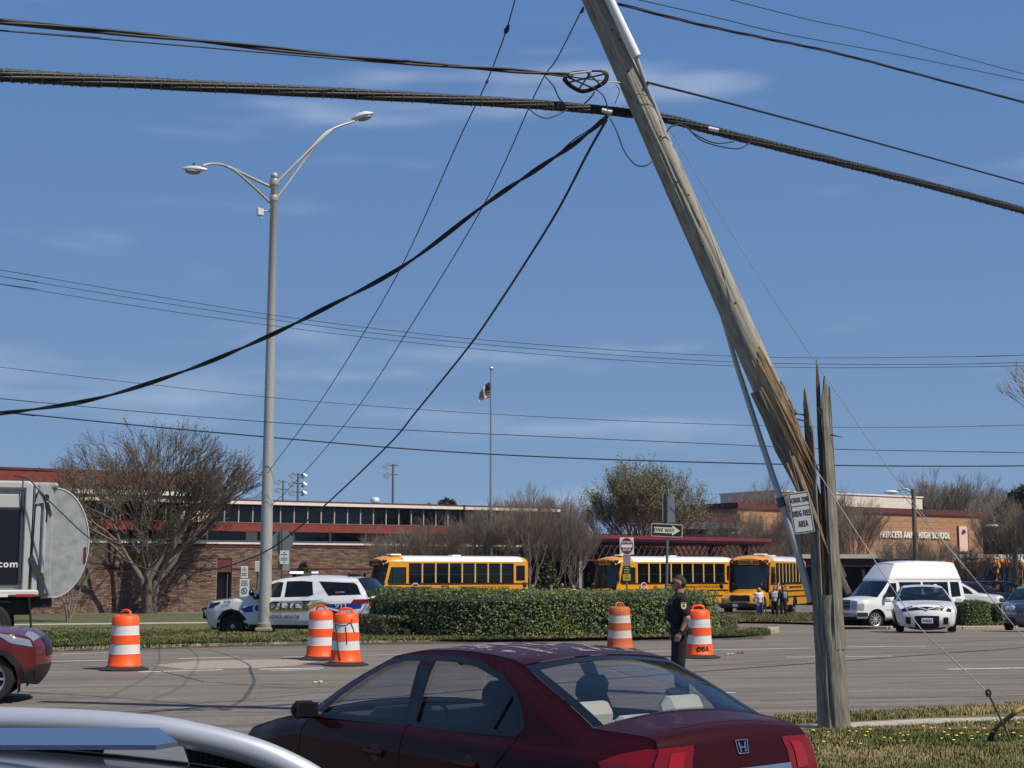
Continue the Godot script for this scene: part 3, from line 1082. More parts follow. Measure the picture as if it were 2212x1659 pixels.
# ---------------------------------------------------------------- vehicles
# A car is drawn from its side view: x runs from the nose (0) to the tail, y up, +z is the car's left side.
class Car:
	var raw := PackedVector2Array()    # outline over the top, from under the nose to under the tail
	var c := PackedVector2Array()      # the same, smoothed
	var of := PackedFloat32Array()     # index on raw of each smoothed point
	var sec: Array                     # [height, half width] pairs
	var plan: Array                    # [x, factor] pairs
	var r := 0.07                      # rounding of the shoulders
	var bulge := PackedFloat32Array()
	var per := 4
	func setup(pts: Array, sec_: Array, plan_: Array, r_: float) -> void:
		sec = sec_
		plan = plan_
		r = r_
		for p in pts:
			raw.append(Vector2(p[0], p[1]))
			bulge.append(p[2])
		var m := raw.size()
		for k in m - 1:
			for j in per:
				c.append(raw[k].cubic_interpolate(raw[k + 1], raw[maxi(k - 1, 0)], raw[mini(k + 2, m - 1)], float(j) / per) if raw[k].distance_to(raw[k + 1]) > 0.02 else raw[k].lerp(raw[k + 1], float(j) / per))
				of.append(k + float(j) / per)
		c.append(raw[m - 1])
		of.append(m - 1)
	static func lookup(a: Array, x: float, smooth: bool) -> float:
		if x <= a[0][0]:
			return a[0][1]
		for k in range(1, a.size()):
			if x <= a[k][0]:
				var t: float = (x - a[k - 1][0]) / (a[k][0] - a[k - 1][0])
				if smooth:
					t = t * t * (3.0 - 2.0 * t)
				return lerpf(a[k - 1][1], a[k][1], t)
		return a[-1][1]
	func z(x: float, y: float) -> float:
		var w := lookup(sec, y, false) * lookup(plan, x, true)
		var p := Vector2(x, y)
		var d2 := r * r
		for k in c.size() - 1:
			var a := c[k]
			if absf(a.x - x) > r + 0.25 or absf(a.y - y) > r + 0.25:
				continue
			var ab := c[k + 1] - a
			var t := clampf((p - a).dot(ab) / maxf(ab.length_squared(), 1e-9), 0.0, 1.0)
			d2 = minf(d2, p.distance_squared_to(a + ab * t))
		if d2 < r * r:
			var q := 1.0 - sqrt(d2) / r
			w -= r * 0.5 * q * q
		return w
	# pressed side panel: the outline (x, y) carried onto the flank, out = distance it stands proud
	func side(mb: MB, poly: PackedVector2Array, holes: Array, s: float, cell := 0.07, out := 0.0) -> void:
		var box := Rect2(poly[0], Vector2.ZERO)
		for p in poly:
			box = box.expand(p)
		var nx := int(ceil(box.size.x / cell))
		var ny := int(ceil(box.size.y / cell))
		for i in nx:
			for j in ny:
				var o := box.position + Vector2(i, j) * cell
				var parts := Geometry2D.intersect_polygons(poly, PackedVector2Array([o, o + Vector2(cell, 0), o + Vector2(cell, cell), o + Vector2(0, cell)]))
				for h in holes:
					var left: Array[PackedVector2Array] = []
					for q in parts:
						left.append_array(Geometry2D.clip_polygons(q, h))
					parts = left
				for q in parts:
					if q.size() < 3 or Geometry2D.is_polygon_clockwise(q) and parts.size() > 1:
						continue
					var t := Geometry2D.triangulate_polygon(q)
					var i0 := mb.v.size()
					for p in q:
						var zz := z(p.x, p.y)
						var e := 0.025
						var nn := Vector3(-(z(p.x + e, p.y) - z(p.x - e, p.y)) / (2 * e), -(z(p.x, p.y + e) - z(p.x, p.y - e)) / (2 * e), 1.0).normalized()
						mb.vert(Vector3(p.x + nn.x * out, p.y + nn.y * out, (zz + nn.z * out) * s), Vector3(nn.x, nn.y, nn.z * s))
					for k in range(0, t.size(), 3):
						var ccw := (q[t[k + 1]] - q[t[k]]).cross(q[t[k + 2]] - q[t[k]]) > 0.0
						if ccw == (s > 0):
							mb.itri(i0 + t[k], i0 + t[k + 1], i0 + t[k + 2])
						else:
							mb.itri(i0 + t[k], i0 + t[k + 2], i0 + t[k + 1])
	func at(f: float, u: float, out := 0.0) -> Vector3:
		# f: place along raw, u: -1 right .. 1 left
		var k := clampi(int(floor(f * per)), 0, c.size() - 2)
		var t := clampf(f * per - k, 0.0, 1.0)
		var p := c[k].lerp(c[k + 1], t)
		var d := (c[mini(k + 2, c.size() - 1)] - c[maxi(k - 1, 0)]).normalized()
		var nn := Vector2(-d.y, d.x)
		var kb := clampi(int(f), 0, bulge.size() - 2)
		var b := lerpf(bulge[kb], bulge[kb + 1], clampf(f - kb, 0, 1)) * (1.0 - u * u) + out
		return Vector3(p.x + nn.x * b, p.y + nn.y * b, z(p.x, p.y) * u)
	# skin across the car between two places on the outline
	func wrap(mb: MB, f0: float, f1: float, u0 := -1.0, u1 := 1.0, out := 0.0, cols := 14) -> void:
		var rows := maxi(int(ceil((f1 - f0) * per)), 1)
		var i0 := mb.v.size()
		for a in rows + 1:
			var f := lerpf(f0, f1, float(a) / rows)
			for b in cols + 1:
				var u := lerpf(u0, u1, float(b) / cols)
				var e := 0.06
				var du := at(f, minf(u + e, 1.0), out) - at(f, maxf(u - e, -1.0), out)
				var df := at(minf(f + 0.13, raw.size() - 1.0), u, out) - at(maxf(f - 0.13, 0.0), u, out)
				mb.vert(at(f, u, out), du.cross(df).normalized())
		for a in rows:
			for b in cols:
				var i := i0 + a * (cols + 1) + b
				mb.iquad(i, i + 1, i + cols + 2, i + cols + 1)
	# the whole side outline, closed along the sill
	func flank(sill: float) -> PackedVector2Array:
		var o := PackedVector2Array(c)
		for k in range(o.size()):
			o[k].y = maxf(o[k].y, sill)
		return o

func rounded_arch(x: float, r: float, y: float) -> PackedVector2Array:
	var o := PackedVector2Array([Vector2(x - r, -0.2)])
	for k in 17:
		var a := PI - PI * k / 16.0
		o.append(Vector2(x + r * cos(a), y + r * sin(a)))
	o.append(Vector2(x + r, -0.2))
	return o

var wheel_meshes := {}
func wheel(parent: Node3D, x: float, z: float, r: float, wide: float, style: String, rim_hex := "b9bcc0") -> void:
	var s := signf(z)
	var key := "%s %s %s" % [r, wide, style]
	if not wheel_meshes.has(key):
		var bs := Basis(Vector3.RIGHT, PI / 2)   # lathe axis y -> z
		var rr := r * (0.60 if style == "truck" or style == "bus" else 0.68)
		var ty := MB.new()
		ty.lathe(pv2([rr, -wide * 0.5, r * 0.93, -wide * 0.5, r, -wide * 0.38, r, wide * 0.38, r * 0.93, wide * 0.5, rr * 1.04, wide * 0.5, rr, wide * 0.42, rr, -wide * 0.5]), 28, Vector3.ZERO, bs)
		var rim := MB.new()
		if style == "steel":
			rim.lathe(pv2([rr, wide * 0.42, rr * 0.96, wide * 0.36, rr * 0.8, wide * 0.30, rr * 0.45, wide * 0.34, 0.0, wide * 0.34]), 24, Vector3.ZERO, bs)
		elif style == "truck" or style == "bus":
			rim.lathe(pv2([rr, wide * 0.44, rr * 0.95, wide * 0.40, rr * 0.86, wide * 0.12, rr * 0.55, wide * 0.10, rr * 0.45, wide * 0.25, 0.0, wide * 0.28]), 24, Vector3.ZERO, bs)
			for k in 8:
				rim.ball(Vector3(rr * 0.66 * cos(TAU * k / 8), rr * 0.66 * sin(TAU * k / 8), wide * 0.13), Vector3.ONE * rr * 0.06, 6, 4)
		else:
			rim.lathe(pv2([rr, wide * 0.44, rr * 0.94, wide * 0.42, rr * 0.88, wide * 0.30]), 24, Vector3.ZERO, bs)
			var cnt := 5 if style == "five" else 10
			for k in cnt:
				var a := TAU * k / cnt
				var p := MB.new()
				rim.box(Vector3(cos(a), sin(a), 0) * rr * 0.5 + Vector3(0, 0, wide * 0.33), Vector3(rr * 0.86, rr * (0.22 if cnt == 5 else 0.12), wide * 0.12), Basis(Vector3(0, 0, 1), a))
			rim.lathe(pv2([rr * 0.22, wide * 0.3, rr * 0.2, wide * 0.42, 0.0, wide * 0.44]), 16, Vector3.ZERO, bs)
		var hub := MB.new()
		hub.lathe(pv2([rr * 0.9, -wide * 0.1, rr * 0.9, wide * 0.2, 0.0, wide * 0.2]), 20, Vector3.ZERO, bs)
		if style == "steel":
			hub.lathe(pv2([rr * 0.26, wide * 0.34, rr * 0.24, wide * 0.46, rr * 0.1, wide * 0.5, 0.0, wide * 0.5]), 14, Vector3.ZERO, bs)
		wheel_meshes[key] = [ty.mesh(), rim.mesh(), hub.mesh()]
	var w := Node3D.new()
	w.name = "wheel"
	parent.add_child(w, true)
	w.position = Vector3(x, r, z - s * wide * 0.5)
	if s < 0:
		w.rotation.y = PI
	obj("tyre", wheel_meshes[key][0], pm("1c1c1d", 0.85), w)
	obj("rim", wheel_meshes[key][1], pm(rim_hex, 0.35, 0.7) if style != "steel" else pm("161617", 0.5), w)
	obj("hub", wheel_meshes[key][2], pm("c5c8ca", 0.25, 0.9) if style == "steel" else pm("222222", 0.7), w)

# Common build: painted shell with real openings, glass, lamps, wheels, a dark cabin inside
func build_car(root: Node3D, d: Dictionary) -> Car:
	var car := Car.new()
	car.setup(d.outline, d.section, d.plan, d.get("round", 0.07))
	var body: Material = d.paint
	var glass: Material = d.get("glass", pane_mat("10161a", 0.62))
	var cell: float = d.get("cell", 0.1)
	var sill: float = d.sill
	var holes := []
	for g in d.windows:
		holes.append(pv2(g))
	for w in d.wheels:
		holes.append(rounded_arch(w[0], w[1] * 1.13, w[1]))
	for s in [1.0, -1.0]:
		var shell := MB.new()
		car.side(shell, car.flank(sill), holes + d.get("cuts", []), s, cell)
		obj("side_panel", shell, body, root)
		for g in d.windows:
			var gm := MB.new()
			var poly := pv2(g)
			car.side(gm, poly, [], s, cell, -0.006)
			obj("side_window", gm, glass, root)
			# rubber frame round the pane
			if d.get("trim", true):
				var fr := MB.new()
				var inner := Geometry2D.offset_polygon(poly, -0.022)
				if inner.size() > 0:
					car.side(fr, poly, [inner[0]], s, 0.09, 0.003)
					obj("window_trim", fr, pm("101010", 0.5), root)
		# dark well inside each arch
		var well := MB.new()
		for w in d.wheels:
			var a: PackedVector2Array = rounded_arch(w[0], w[1] * 1.16, w[1])
			for k in a.size() - 1:
				var p := a[k]
				var q := a[k + 1]
				var zz: float = car.z(clampf(w[0], 0.3, d.length - 0.3), w[1]) - 0.03
				well.quad(Vector3(p.x, maxf(p.y, 0.15), zz * s), Vector3(q.x, maxf(q.y, 0.15), zz * s), Vector3(q.x, maxf(q.y, 0.15), (zz - 0.4) * s), Vector3(p.x, maxf(p.y, 0.15), (zz - 0.4) * s))
		obj("wheel_well", well, pm("0b0b0b", 0.95), root)
	for q in d.skins:   # [name, from, to, material]
		var mb := MB.new()
		car.wrap(mb, q[1], q[2])
		obj(q[0], mb, q[3], root)
	for w in d.wheels:
		for s in [1.0, -1.0]:
			wheel(root, w[0], s * (car.z(clampf(w[0], 0.3, d.length - 0.3), w[1]) - 0.015), w[1], w[2], d.get("wheel_style", "five"), d.get("rim", "b9bcc0"))
	# floor, seats and dash seen through the glass
	var fl := MB.new()
	var hw: float = d.section[1][1] - 0.1
	fl.box(Vector3(d.length * 0.5, sill + 0.06, 0), Vector3(d.length - 0.5, 0.08, hw * 2.0 - 0.1))
	obj("floor_pan", fl, pm("111111", 0.9), root)
	return car

func rr_poly(x0: float, y0: float, x1: float, y1: float, r: float) -> PackedVector2Array:
	var o := PackedVector2Array()
	for q in [[x1 - r, y1 - r, 0], [x0 + r, y1 - r, 1], [x0 + r, y0 + r, 2], [x1 - r, y0 + r, 3]]:
		for k in 5:
			var a: float = PI * 0.5 * (q[2] + k / 4.0)
			o.append(Vector2(q[0] + r * cos(a), q[1] + r * sin(a)))
	return o

# ---------------------------------------------------------------- dark red sedan in the foreground
func make_red_sedan() -> void:
	var at := RED_AT
	var root := thing("parked_sedan", "dark red four-door sedan seen from behind with peeling clear coat on its roof", "car", Vector3(at.x, 0.008, at.y), deg_to_rad(RED_TURN))
	var red := paint("2e0810", 0.5, 0.0)
	red.clearcoat = 0.3
	red.clearcoat_roughness = 0.03
	red.metallic_specular = 0.15
	var car := Car.new()
	#            x     y     bulge
	var outline := [[0.12, 0.2, 0.10], [0.03, 0.34, 0.14], [0.0, 0.5, 0.16], [0.05, 0.64, 0.16], [0.22, 0.73, 0.10], [0.6, 0.82, 0.05], [0.96, 0.89, 0.04], [1.10, 0.92, 0.05], [1.12, 0.927, 0.06], [1.50, 1.14, 0.06], [1.86, 1.300, 0.045], [1.98, 1.338, 0.04], [2.3, 1.380, 0.028], [2.7, 1.392, 0.026], [3.1, 1.370, 0.028], [3.27, 1.342, 0.035], [3.30, 1.332, 0.045], [3.66, 1.19, 0.07], [3.97, 1.055, 0.07], [4.0, 1.044, 0.06], [4.17, 1.034, 0.045], [4.33, 1.02, 0.04], [4.39, 0.995, 0.04], [4.415, 0.93, 0.045], [4.43, 0.8, 0.05], [4.44, 0.68, 0.06], [4.48, 0.6, 0.07], [4.48, 0.42, 0.07], [4.40, 0.24, 0.05]]
	car.setup(outline, [[0.2, 0.82], [0.35, 0.86], [0.62, 0.885], [0.80, 0.872], [0.90, 0.845], [0.935, 0.805], [1.36, 0.615], [1.45, 0.58]], [[0.0, 0.80], [0.35, 0.92], [0.9, 0.985], [1.6, 1.0], [3.4, 1.0], [4.0, 0.935], [4.45, 0.79]], 0.13)
	var wf := pv2([1.36, 0.92, 2.40, 0.945, 2.37, 1.09, 2.34, 1.24, 2.31, 1.332, 2.15, 1.325, 1.96, 1.285, 1.78, 1.205, 1.56, 1.08])
	var wr := pv2([2.50, 0.948, 3.24, 0.966, 3.50, 0.975, 3.54, 1.01, 3.49, 1.09, 3.38, 1.18, 3.18, 1.27, 2.92, 1.325, 2.66, 1.342, 2.46, 1.338, 2.47, 1.18])
	# gaps between the doors are real slots
	var cuts := []
	var slot := func(pts: Array, w: float) -> void:
		for k in range(0, pts.size() - 2, 2):
			var a := Vector2(pts[k], pts[k + 1])
			var b := Vector2(pts[k + 2], pts[k + 3])
			var sdir := (b - a).normalized().orthogonal() * w * 0.5
			var e := (b - a).normalized() * w * 0.4
			cuts.append(PackedVector2Array([a - sdir - e, b - sdir + e, b + sdir + e, a + sdir - e]))
	slot.call([1.28, 0.90, 1.22, 0.80, 1.20, 0.3], 0.008)
	slot.call([2.445, 0.94, 2.46, 0.6, 2.42, 0.3], 0.008)
	slot.call([3.53, 0.97, 3.47, 0.86, 3.30, 0.68, 3.16, 0.42], 0.008)
	slot.call([1.30, 0.318, 3.1, 0.318], 0.008)
	# fuel door
	var fd := rr_poly(3.66, 0.70, 3.86, 0.88, 0.05)
	cuts.append_array(Geometry2D.clip_polygons(Geometry2D.offset_polygon(fd, 0.004)[0], fd).slice(0, 0))
	var holes := [wf, wr, rounded_arch(0.93, 0.37, 0.315), rounded_arch(3.63, 0.37, 0.315)]
	# tail lamp cut into the corner
	var lampside: PackedVector2Array = Geometry2D.intersect_polygons(car.flank(0.22), pv2([4.16, 0.89, 4.25, 0.935, 4.37, 0.965, 4.6, 0.955, 4.6, 0.755, 4.34, 0.75, 4.25, 0.79]))[0]
	var glass := pane_mat("1d2726", 0.26)
	for s in [1.0, -1.0]:
		var mb := MB.new()
		var hs: Array = holes + cuts + [lampside]
		car.side(mb, car.flank(0.22), hs, s, 0.035)
		obj("side_panel", mb, red, root)
		mb = MB.new()
		car.side(mb, pv2([1.1, 0.26, 3.7, 0.26, 3.7, 0.92, 1.1, 0.9]), [rounded_arch(0.93, 0.4, 0.315), rounded_arch(3.63, 0.4, 0.315)], s, 0.15, -0.03)
		obj("door_jamb", mb, pm("070606", 0.95), root)
		for w in [wf, wr]:
			mb = MB.new()
			car.side(mb, w, [], s, 0.08, -0.012)
			var g := obj("side_window", mb, glass, root)
			mb = MB.new()
			car.side(mb, Geometry2D.offset_polygon(w, 0.012)[0], [Geometry2D.offset_polygon(w, -0.018)[0]], s, 0.08, 0.003)
			obj("window_seal", mb, pm("0d0d0e", 0.45), g)
		# black division in the rear door glass and bright belt strip
		mb = MB.new()
		car.side(mb, pv2([3.24, 0.967, 3.275, 0.968, 3.35, 1.175, 3.32, 1.19]), [], s, 0.08, 0.001)
		obj("window_bar", mb, pm("0d0d0e", 0.5), root)
		mb = MB.new()
		car.side(mb, pv2([2.32, 1.33, 2.385, 1.09, 2.41, 0.947, 2.49, 0.948, 2.465, 1.1, 2.45, 1.336]), [], s, 0.08, 0.002)
		obj("pillar", mb, pm("0b0b0c", 0.35), root)
		for hx in [[2.16, 0.762], [3.14, 0.785]]:
			mb = MB.new()
			var zz := car.z(hx[0], hx[1])
			var cup := MB.new()
			car.side(cup, circle(hx[0] + 0.02, hx[1], 0.055, 18), [], s, 0.2, 0.001)
			obj("handle_recess", cup, pm("220a0e", 0.5), root)
			mb.cbox(Vector3(hx[0], hx[1], (zz + 0.022) * s), Vector3(0.21, 0.028, 0.03), 0.01)
			mb.cbox(Vector3(hx[0] + 0.085, hx[1] - 0.002, (zz + 0.012) * s), Vector3(0.045, 0.045, 0.03), 0.01)
			obj("door_handle", mb, red, root)
		mb = MB.new()
		car.side(mb, lampside, [], s, 0.04, 0.004)
		var lampmat := pm("6e0d11", 0.1)
		var lamp := obj("tail_lamp", mb, lampmat, root)
		mb = MB.new()
		car.wrap(mb, 22.55, 24.45, 0.60 if s > 0 else -1.0, 1.0 if s > 0 else -0.60, 0.004, 10)
		obj("lens", mb, lampmat, lamp)
		mb = MB.new()
		car.wrap(mb, 22.9, 24.0, 0.70 if s > 0 else -0.86, 0.86 if s > 0 else -0.70, 0.009, 6)
		obj("reflector", mb, pm("8c1518", 0.08), lamp)
		# door mirror
		mb = MB.new()
		mb.cbox(Vector3(1.38, 0.965, 0.935 * s), Vector3(0.10, 0.115, 0.17), 0.035, Basis(Vector3.UP, -0.15 * s))
		var mirror := obj("mirror", mb, red, root)
		mb = MB.new()
		mb.cbox(Vector3(1.38, 0.925, 0.855 * s), Vector3(0.08, 0.04, 0.1), 0.012)
		obj("mirror_arm", mb, pm("160b0d", 0.5), mirror)
		mb = MB.new()
		mb.cbox(Vector3(1.436, 0.967, 0.937 * s), Vector3(0.012, 0.095, 0.148), 0.004, Basis(Vector3.UP, -0.15 * s))
		obj("mirror_glass", mb, pm("4a5054", 0.05, 0.9), mirror)
		for w in [0.93, 3.63]:
			wheel(root, w, s * 0.86, 0.315, 0.2, "ten")
		mb = MB.new()
		for w in [0.93, 3.63]:
			var a := rounded_arch(w, 0.375, 0.315)
			for k in a.size() - 1:
				mb.quad(Vector3(a[k].x, maxf(a[k].y, 0.2), 0.84 * s), Vector3(a[k + 1].x, maxf(a[k + 1].y, 0.2), 0.84 * s), Vector3(a[k + 1].x, maxf(a[k + 1].y, 0.2), 0.5 * s), Vector3(a[k].x, maxf(a[k].y, 0.2), 0.5 * s))
		obj("wheel_well", mb, pm("0a0a0a", 0.95), root)
	for q in [["front_bumper", 0.0, 4.0, red], ["hood", 4.0, 7.2, red], ["windshield", 8.0, 10.9, glass], ["roof", 11.0, 15.9, red], ["rear_window", 16.15, 18.75, glass], ["trunk_lid", 19.0, 24.6, red], ["rear_bumper", 24.66, 28.0, red]]:
		var mb := MB.new()
		car.wrap(mb, q[1], q[2], -1.0, 1.0, 0.0, 18)
		obj(q[0], mb, q[3], root)
	for q in [["cowl", 7.2, 8.0], ["windshield_header", 10.9, 11.0], ["rear_window_header", 15.9, 16.15], ["rear_window_base", 18.75, 19.0]]:
		var mb := MB.new()
		car.wrap(mb, q[1], q[2], -1.0, 1.0, -0.004, 12)
		obj(q[0], mb, pm("0d0d0e", 0.3), root)
	# black frit border of the rear window
	var fr := MB.new()
	car.wrap(fr, 16.1, 18.8, 0.90, 1.0, 0.002, 3)
	car.wrap(fr, 16.1, 18.8, -1.0, -0.90, 0.002, 3)
	car.wrap(fr, 16.1, 16.28, -0.9, 0.9, 0.002, 12)
	obj("window_border", fr, pm("0c0c0d", 0.25), root)
	# trunk spoiler edge, chrome strip, emblem
	var mb := MB.new()
	car.wrap(mb, 23.75, 24.15, -0.60, 0.60, 0.012, 12)
	obj("chrome_strip", mb, pm("c9ccd0", 0.12, 1.0), root)
	var chrome := pm("d6d9dc", 0.12, 1.0)
	var face := func(f: float) -> Transform3D:
		var p := car.at(f, 0.0, 0.006)
		var d := (car.at(f + 0.1, 0.0) - car.at(f - 0.1, 0.0)).normalized()
		# x of the emblem along the car's left-right, y up the panel
		return Transform3D(Basis(Vector3(0, 0, -1), -d, Vector3(0, 0, -1).cross(-d)), p)
	var tr: Transform3D = face.call(22.95)
	var em := MB.new()
	var ring := func(o: PackedVector2Array, w: float) -> void:
		var inner := Geometry2D.offset_polygon(o, -w)[0]
		for k in o.size():
			var k2 := (k + 1) % o.size()
			em.prism(PackedVector2Array([o[k], o[k2], inner[k2 % inner.size()], inner[k % inner.size()]]), 0.008, tr)
	var hr := pv2([-0.036, -0.034, 0.036, -0.034, 0.044, 0.036, -0.044, 0.036])
	for k in 4:
		var a := hr[k]
		var b := hr[(k + 1) % 4]
		em.bar(tr * Vector3(a.x, a.y, 0), tr * Vector3(b.x, b.y, 0), 0.0035, 6)
	em.bar(tr * Vector3(-0.016, -0.026, 0), tr * Vector3(-0.024, 0.028, 0), 0.0052, 6)
	em.bar(tr * Vector3(0.016, -0.026, 0), tr * Vector3(0.024, 0.028, 0), 0.0052, 6)
	em.bar(tr * Vector3(-0.018, -0.002, 0), tr * Vector3(0.018, -0.002, 0), 0.005, 6)
	obj("emblem", em, chrome, root)
	# chalky patches of failed clear coat, as thin flakes on the roof
	var flake := MB.new()
	var nf := FastNoiseLite.new()
	nf.seed = 8
	nf.frequency = 1.7
	nf.fractal_octaves = 4
	nf.fractal_gain = 0.65
	for i in 160:
		for j in 200:
			var f := lerpf(11.3, 14.3, i / 160.0)
			var u := lerpf(-0.95, 0.9, j / 200.0)
			var v := nf.get_noise_2d(f * 0.8, u * 2.6)
			var edge := 1.0 - absf(u + 0.1) * 0.5
			if v * edge + (0.10 if f < 12.9 else -0.05) > 0.12:
				var df := 3.0 / 160.0
				var du := 1.85 / 200.0
				flake.quad(car.at(f, u, 0.002), car.at(f, u + du, 0.002), car.at(f + df, u + du, 0.002), car.at(f + df, u, 0.002))
	if flake.v.size() > 0:
		obj("peeled_patch", flake, pm("8a7a80", 0.8), root)
	# cabin
	var dark := pm("1d1d1f", 0.85)
	var grey := pm("9a9a94", 0.9)
	mb = MB.new()
	mb.box(Vector3(2.3, 0.32, 0), Vector3(3.0, 0.06, 1.5))
	obj("floor_pan", mb, dark, root)
	mb = MB.new()
	mb.cbox(Vector3(1.55, 0.80, 0), Vector3(0.5, 0.26, 1.45), 0.08)
	mb.cbox(Vector3(1.72, 0.93, 0.37), Vector3(0.24, 0.1, 0.42), 0.04)
	obj("dashboard", mb, pm("2b2b2c", 0.8), root)
	mb = MB.new()
	var ringp := PackedVector3Array()
	var rads := PackedFloat32Array()
	for k in 25:
		var a := TAU * k / 24
		ringp.append(Vector3(1.96 + 0.09 * sin(a), 0.88 + 0.165 * sin(a) * 0.9, 0.37 + 0.185 * cos(a)))
		rads.append(0.014)
	mb.tube(ringp, rads, 6, false)
	mb.bar(Vector3(1.96, 0.88, 0.2), Vector3(1.96, 0.88, 0.54), 0.02, 6)
	obj("steering_wheel", mb, pm("161617", 0.6), root)
	for s in [0.37, -0.37]:
		mb = MB.new()
		mb.cbox(Vector3(2.35, 0.50, s), Vector3(0.52, 0.16, 0.5), 0.06)
		mb.cbox(Vector3(2.68, 0.76, s), Vector3(0.16, 0.60, 0.46), 0.06, Basis(Vector3(0, 0, 1), -0.22))
		mb.cbox(Vector3(2.80, 1.13, s), Vector3(0.11, 0.17, 0.27), 0.05, Basis(Vector3(0, 0, 1), -0.2))
		mb.bar(Vector3(2.76, 1.0, s - 0.06), Vector3(2.79, 1.12, s - 0.06), 0.008, 6)
		mb.bar(Vector3(2.76, 1.0, s + 0.06), Vector3(2.79, 1.12, s + 0.06), 0.008, 6)
		obj("front_seat", mb, pm("26282b", 0.9), root)
	mb = MB.new()
	mb.cbox(Vector3(3.15, 0.50, 0), Vector3(0.5, 0.16, 1.3), 0.06)
	mb.cbox(Vector3(3.45, 0.75, 0), Vector3(0.16, 0.50, 1.32), 0.06, Basis(Vector3(0, 0, 1), -0.3))
	obj("rear_seat", mb, pm("5f615f", 0.9), root)
	for s in [0.36, 0.0, -0.36]:
		mb = MB.new()
		mb.cbox(Vector3(3.62, 1.045 if s else 1.0, s), Vector3(0.14, 0.19 if s else 0.09, 0.33), 0.05, Basis(Vector3(0, 0, 1), -0.2))
		obj("headrest", mb, pm("c4c6bc", 0.95), root)
	mb = MB.new()
	mb.cbox(Vector3(3.78, 0.955, 0), Vector3(0.44, 0.03, 1.22), 0.01)
	obj("parcel_shelf", mb, pm("a9aba2", 0.95), root)
	mb = MB.new()
	mb.tube(PackedVector3Array([Vector3(3.78, 0.985, -0.05), Vector3(3.76, 1.025, -0.03), Vector3(3.75, 1.03, 0.12), Vector3(3.76, 1.025, 0.26), Vector3(3.78, 0.985, 0.28)]), PackedFloat32Array([0.014, 0.014, 0.014, 0.014, 0.014]), 6)
	obj("brake_lamp_housing", mb, pm("b5b8b0", 0.8), root)
	mb = MB.new()
	mb.cbox(Vector3(2.0, 1.29, 0), Vector3(0.04, 0.07, 0.24), 0.015)
	obj("inner_mirror", mb, dark, root)
	mb = MB.new()
	mb.box(Vector3(3.9, 0.80, 0), Vector3(0.9, 0.3, 1.2))
	mb.box(Vector3(0.75, 0.55, 0), Vector3(1.2, 0.4, 1.2))
	obj("inner_shell", mb, pm("0a0a0a", 0.95), root)

func seats(root: Node3D, xs: Array, y: float, hw: float, hex := "26272a") -> void:
	for x in xs:
		for s in [1.0, -1.0]:
			var mb := MB.new()
			mb.cbox(Vector3(x, y - 0.02, s * hw * 0.5), Vector3(0.16, 0.62, 0.46), 0.06, Basis(Vector3(0, 0, 1), -0.2))
			mb.cbox(Vector3(x + 0.1, y + 0.37, s * hw * 0.5), Vector3(0.1, 0.18, 0.26), 0.04, Basis(Vector3(0, 0, 1), -0.2))
			obj("seat", mb, pm(hex, 0.9), root)

func suv_data(l: float, h: float, body: Material) -> Dictionary:
	var k := l / 4.6
	var v := h / 1.68
	var o := []
	for p in [[0.10, 0.28, 0.10], [0.02, 0.45, 0.14], [0.0, 0.62, 0.16], [0.02, 0.80, 0.16], [0.10, 0.93, 0.12], [0.3, 1.0, 0.07], [0.85, 1.07, 0.05], [1.18, 1.12, 0.05], [1.20, 1.13, 0.06], [1.55, 1.36, 0.07], [1.86, 1.54, 0.06], [1.95, 1.575, 0.05], [2.3, 1.64, 0.04], [2.9, 1.68, 0.04], [3.6, 1.655, 0.04], [4.1, 1.60, 0.04], [4.20, 1.57, 0.04], [4.23, 1.55, 0.05], [4.40, 1.28, 0.08], [4.50, 1.06, 0.08], [4.51, 1.04, 0.07], [4.56, 0.85, 0.07], [4.60, 0.70, 0.08], [4.58, 0.45, 0.08], [4.48, 0.3, 0.06]]:
		o.append([p[0] * k, p[1] * v, p[2]])
	var win := []
	for g in [[1.50, 1.10, 2.42, 1.125, 2.40, 1.50, 2.15, 1.52, 1.95, 1.46, 1.72, 1.32], [2.52, 1.13, 3.38, 1.15, 3.42, 1.22, 3.33, 1.52, 3.0, 1.55, 2.50, 1.535], [3.52, 1.16, 4.15, 1.24, 4.06, 1.42, 3.95, 1.47, 3.46, 1.52]]:
		var q := []
		for i in range(0, g.size(), 2):
			q.append(g[i] * k)
			q.append(g[i + 1] * v)
		win.append(q)
	return {"length": l, "outline": o, "section": [[0.28, 0.82], [0.45, 0.90], [0.8, 0.92], [1.05 * v, 0.885], [1.12 * v, 0.85], [1.6 * v, 0.66], [1.75 * v, 0.6]], "plan": [[0.0, 0.80], [0.4 * k, 0.93], [1.0 * k, 0.99], [3.6 * k, 1.0], [4.2 * k, 0.96], [4.6 * k, 0.86]], "round": 0.09, "paint": body, "sill": 0.28, "windows": win, "wheels": [[0.88 * k, 0.355, 0.23], [3.55 * k, 0.355, 0.23]], "skins": [["front_bumper", 0.0, 4.2, body], ["hood", 4.2, 7.4, body], ["cowl", 7.4, 8.0, pm("0d0d0e", 0.5)], ["windshield", 8.0, 11.0, pane_mat("10161a", 0.62)], ["roof", 11.0, 16.4, body], ["rear_window", 17.0, 19.6, pane_mat("0c1012", 0.75)], ["spoiler", 16.4, 17.0, body], ["tailgate", 19.6, 22.0, body], ["rear_bumper", 22.0, 24.0, body]]}

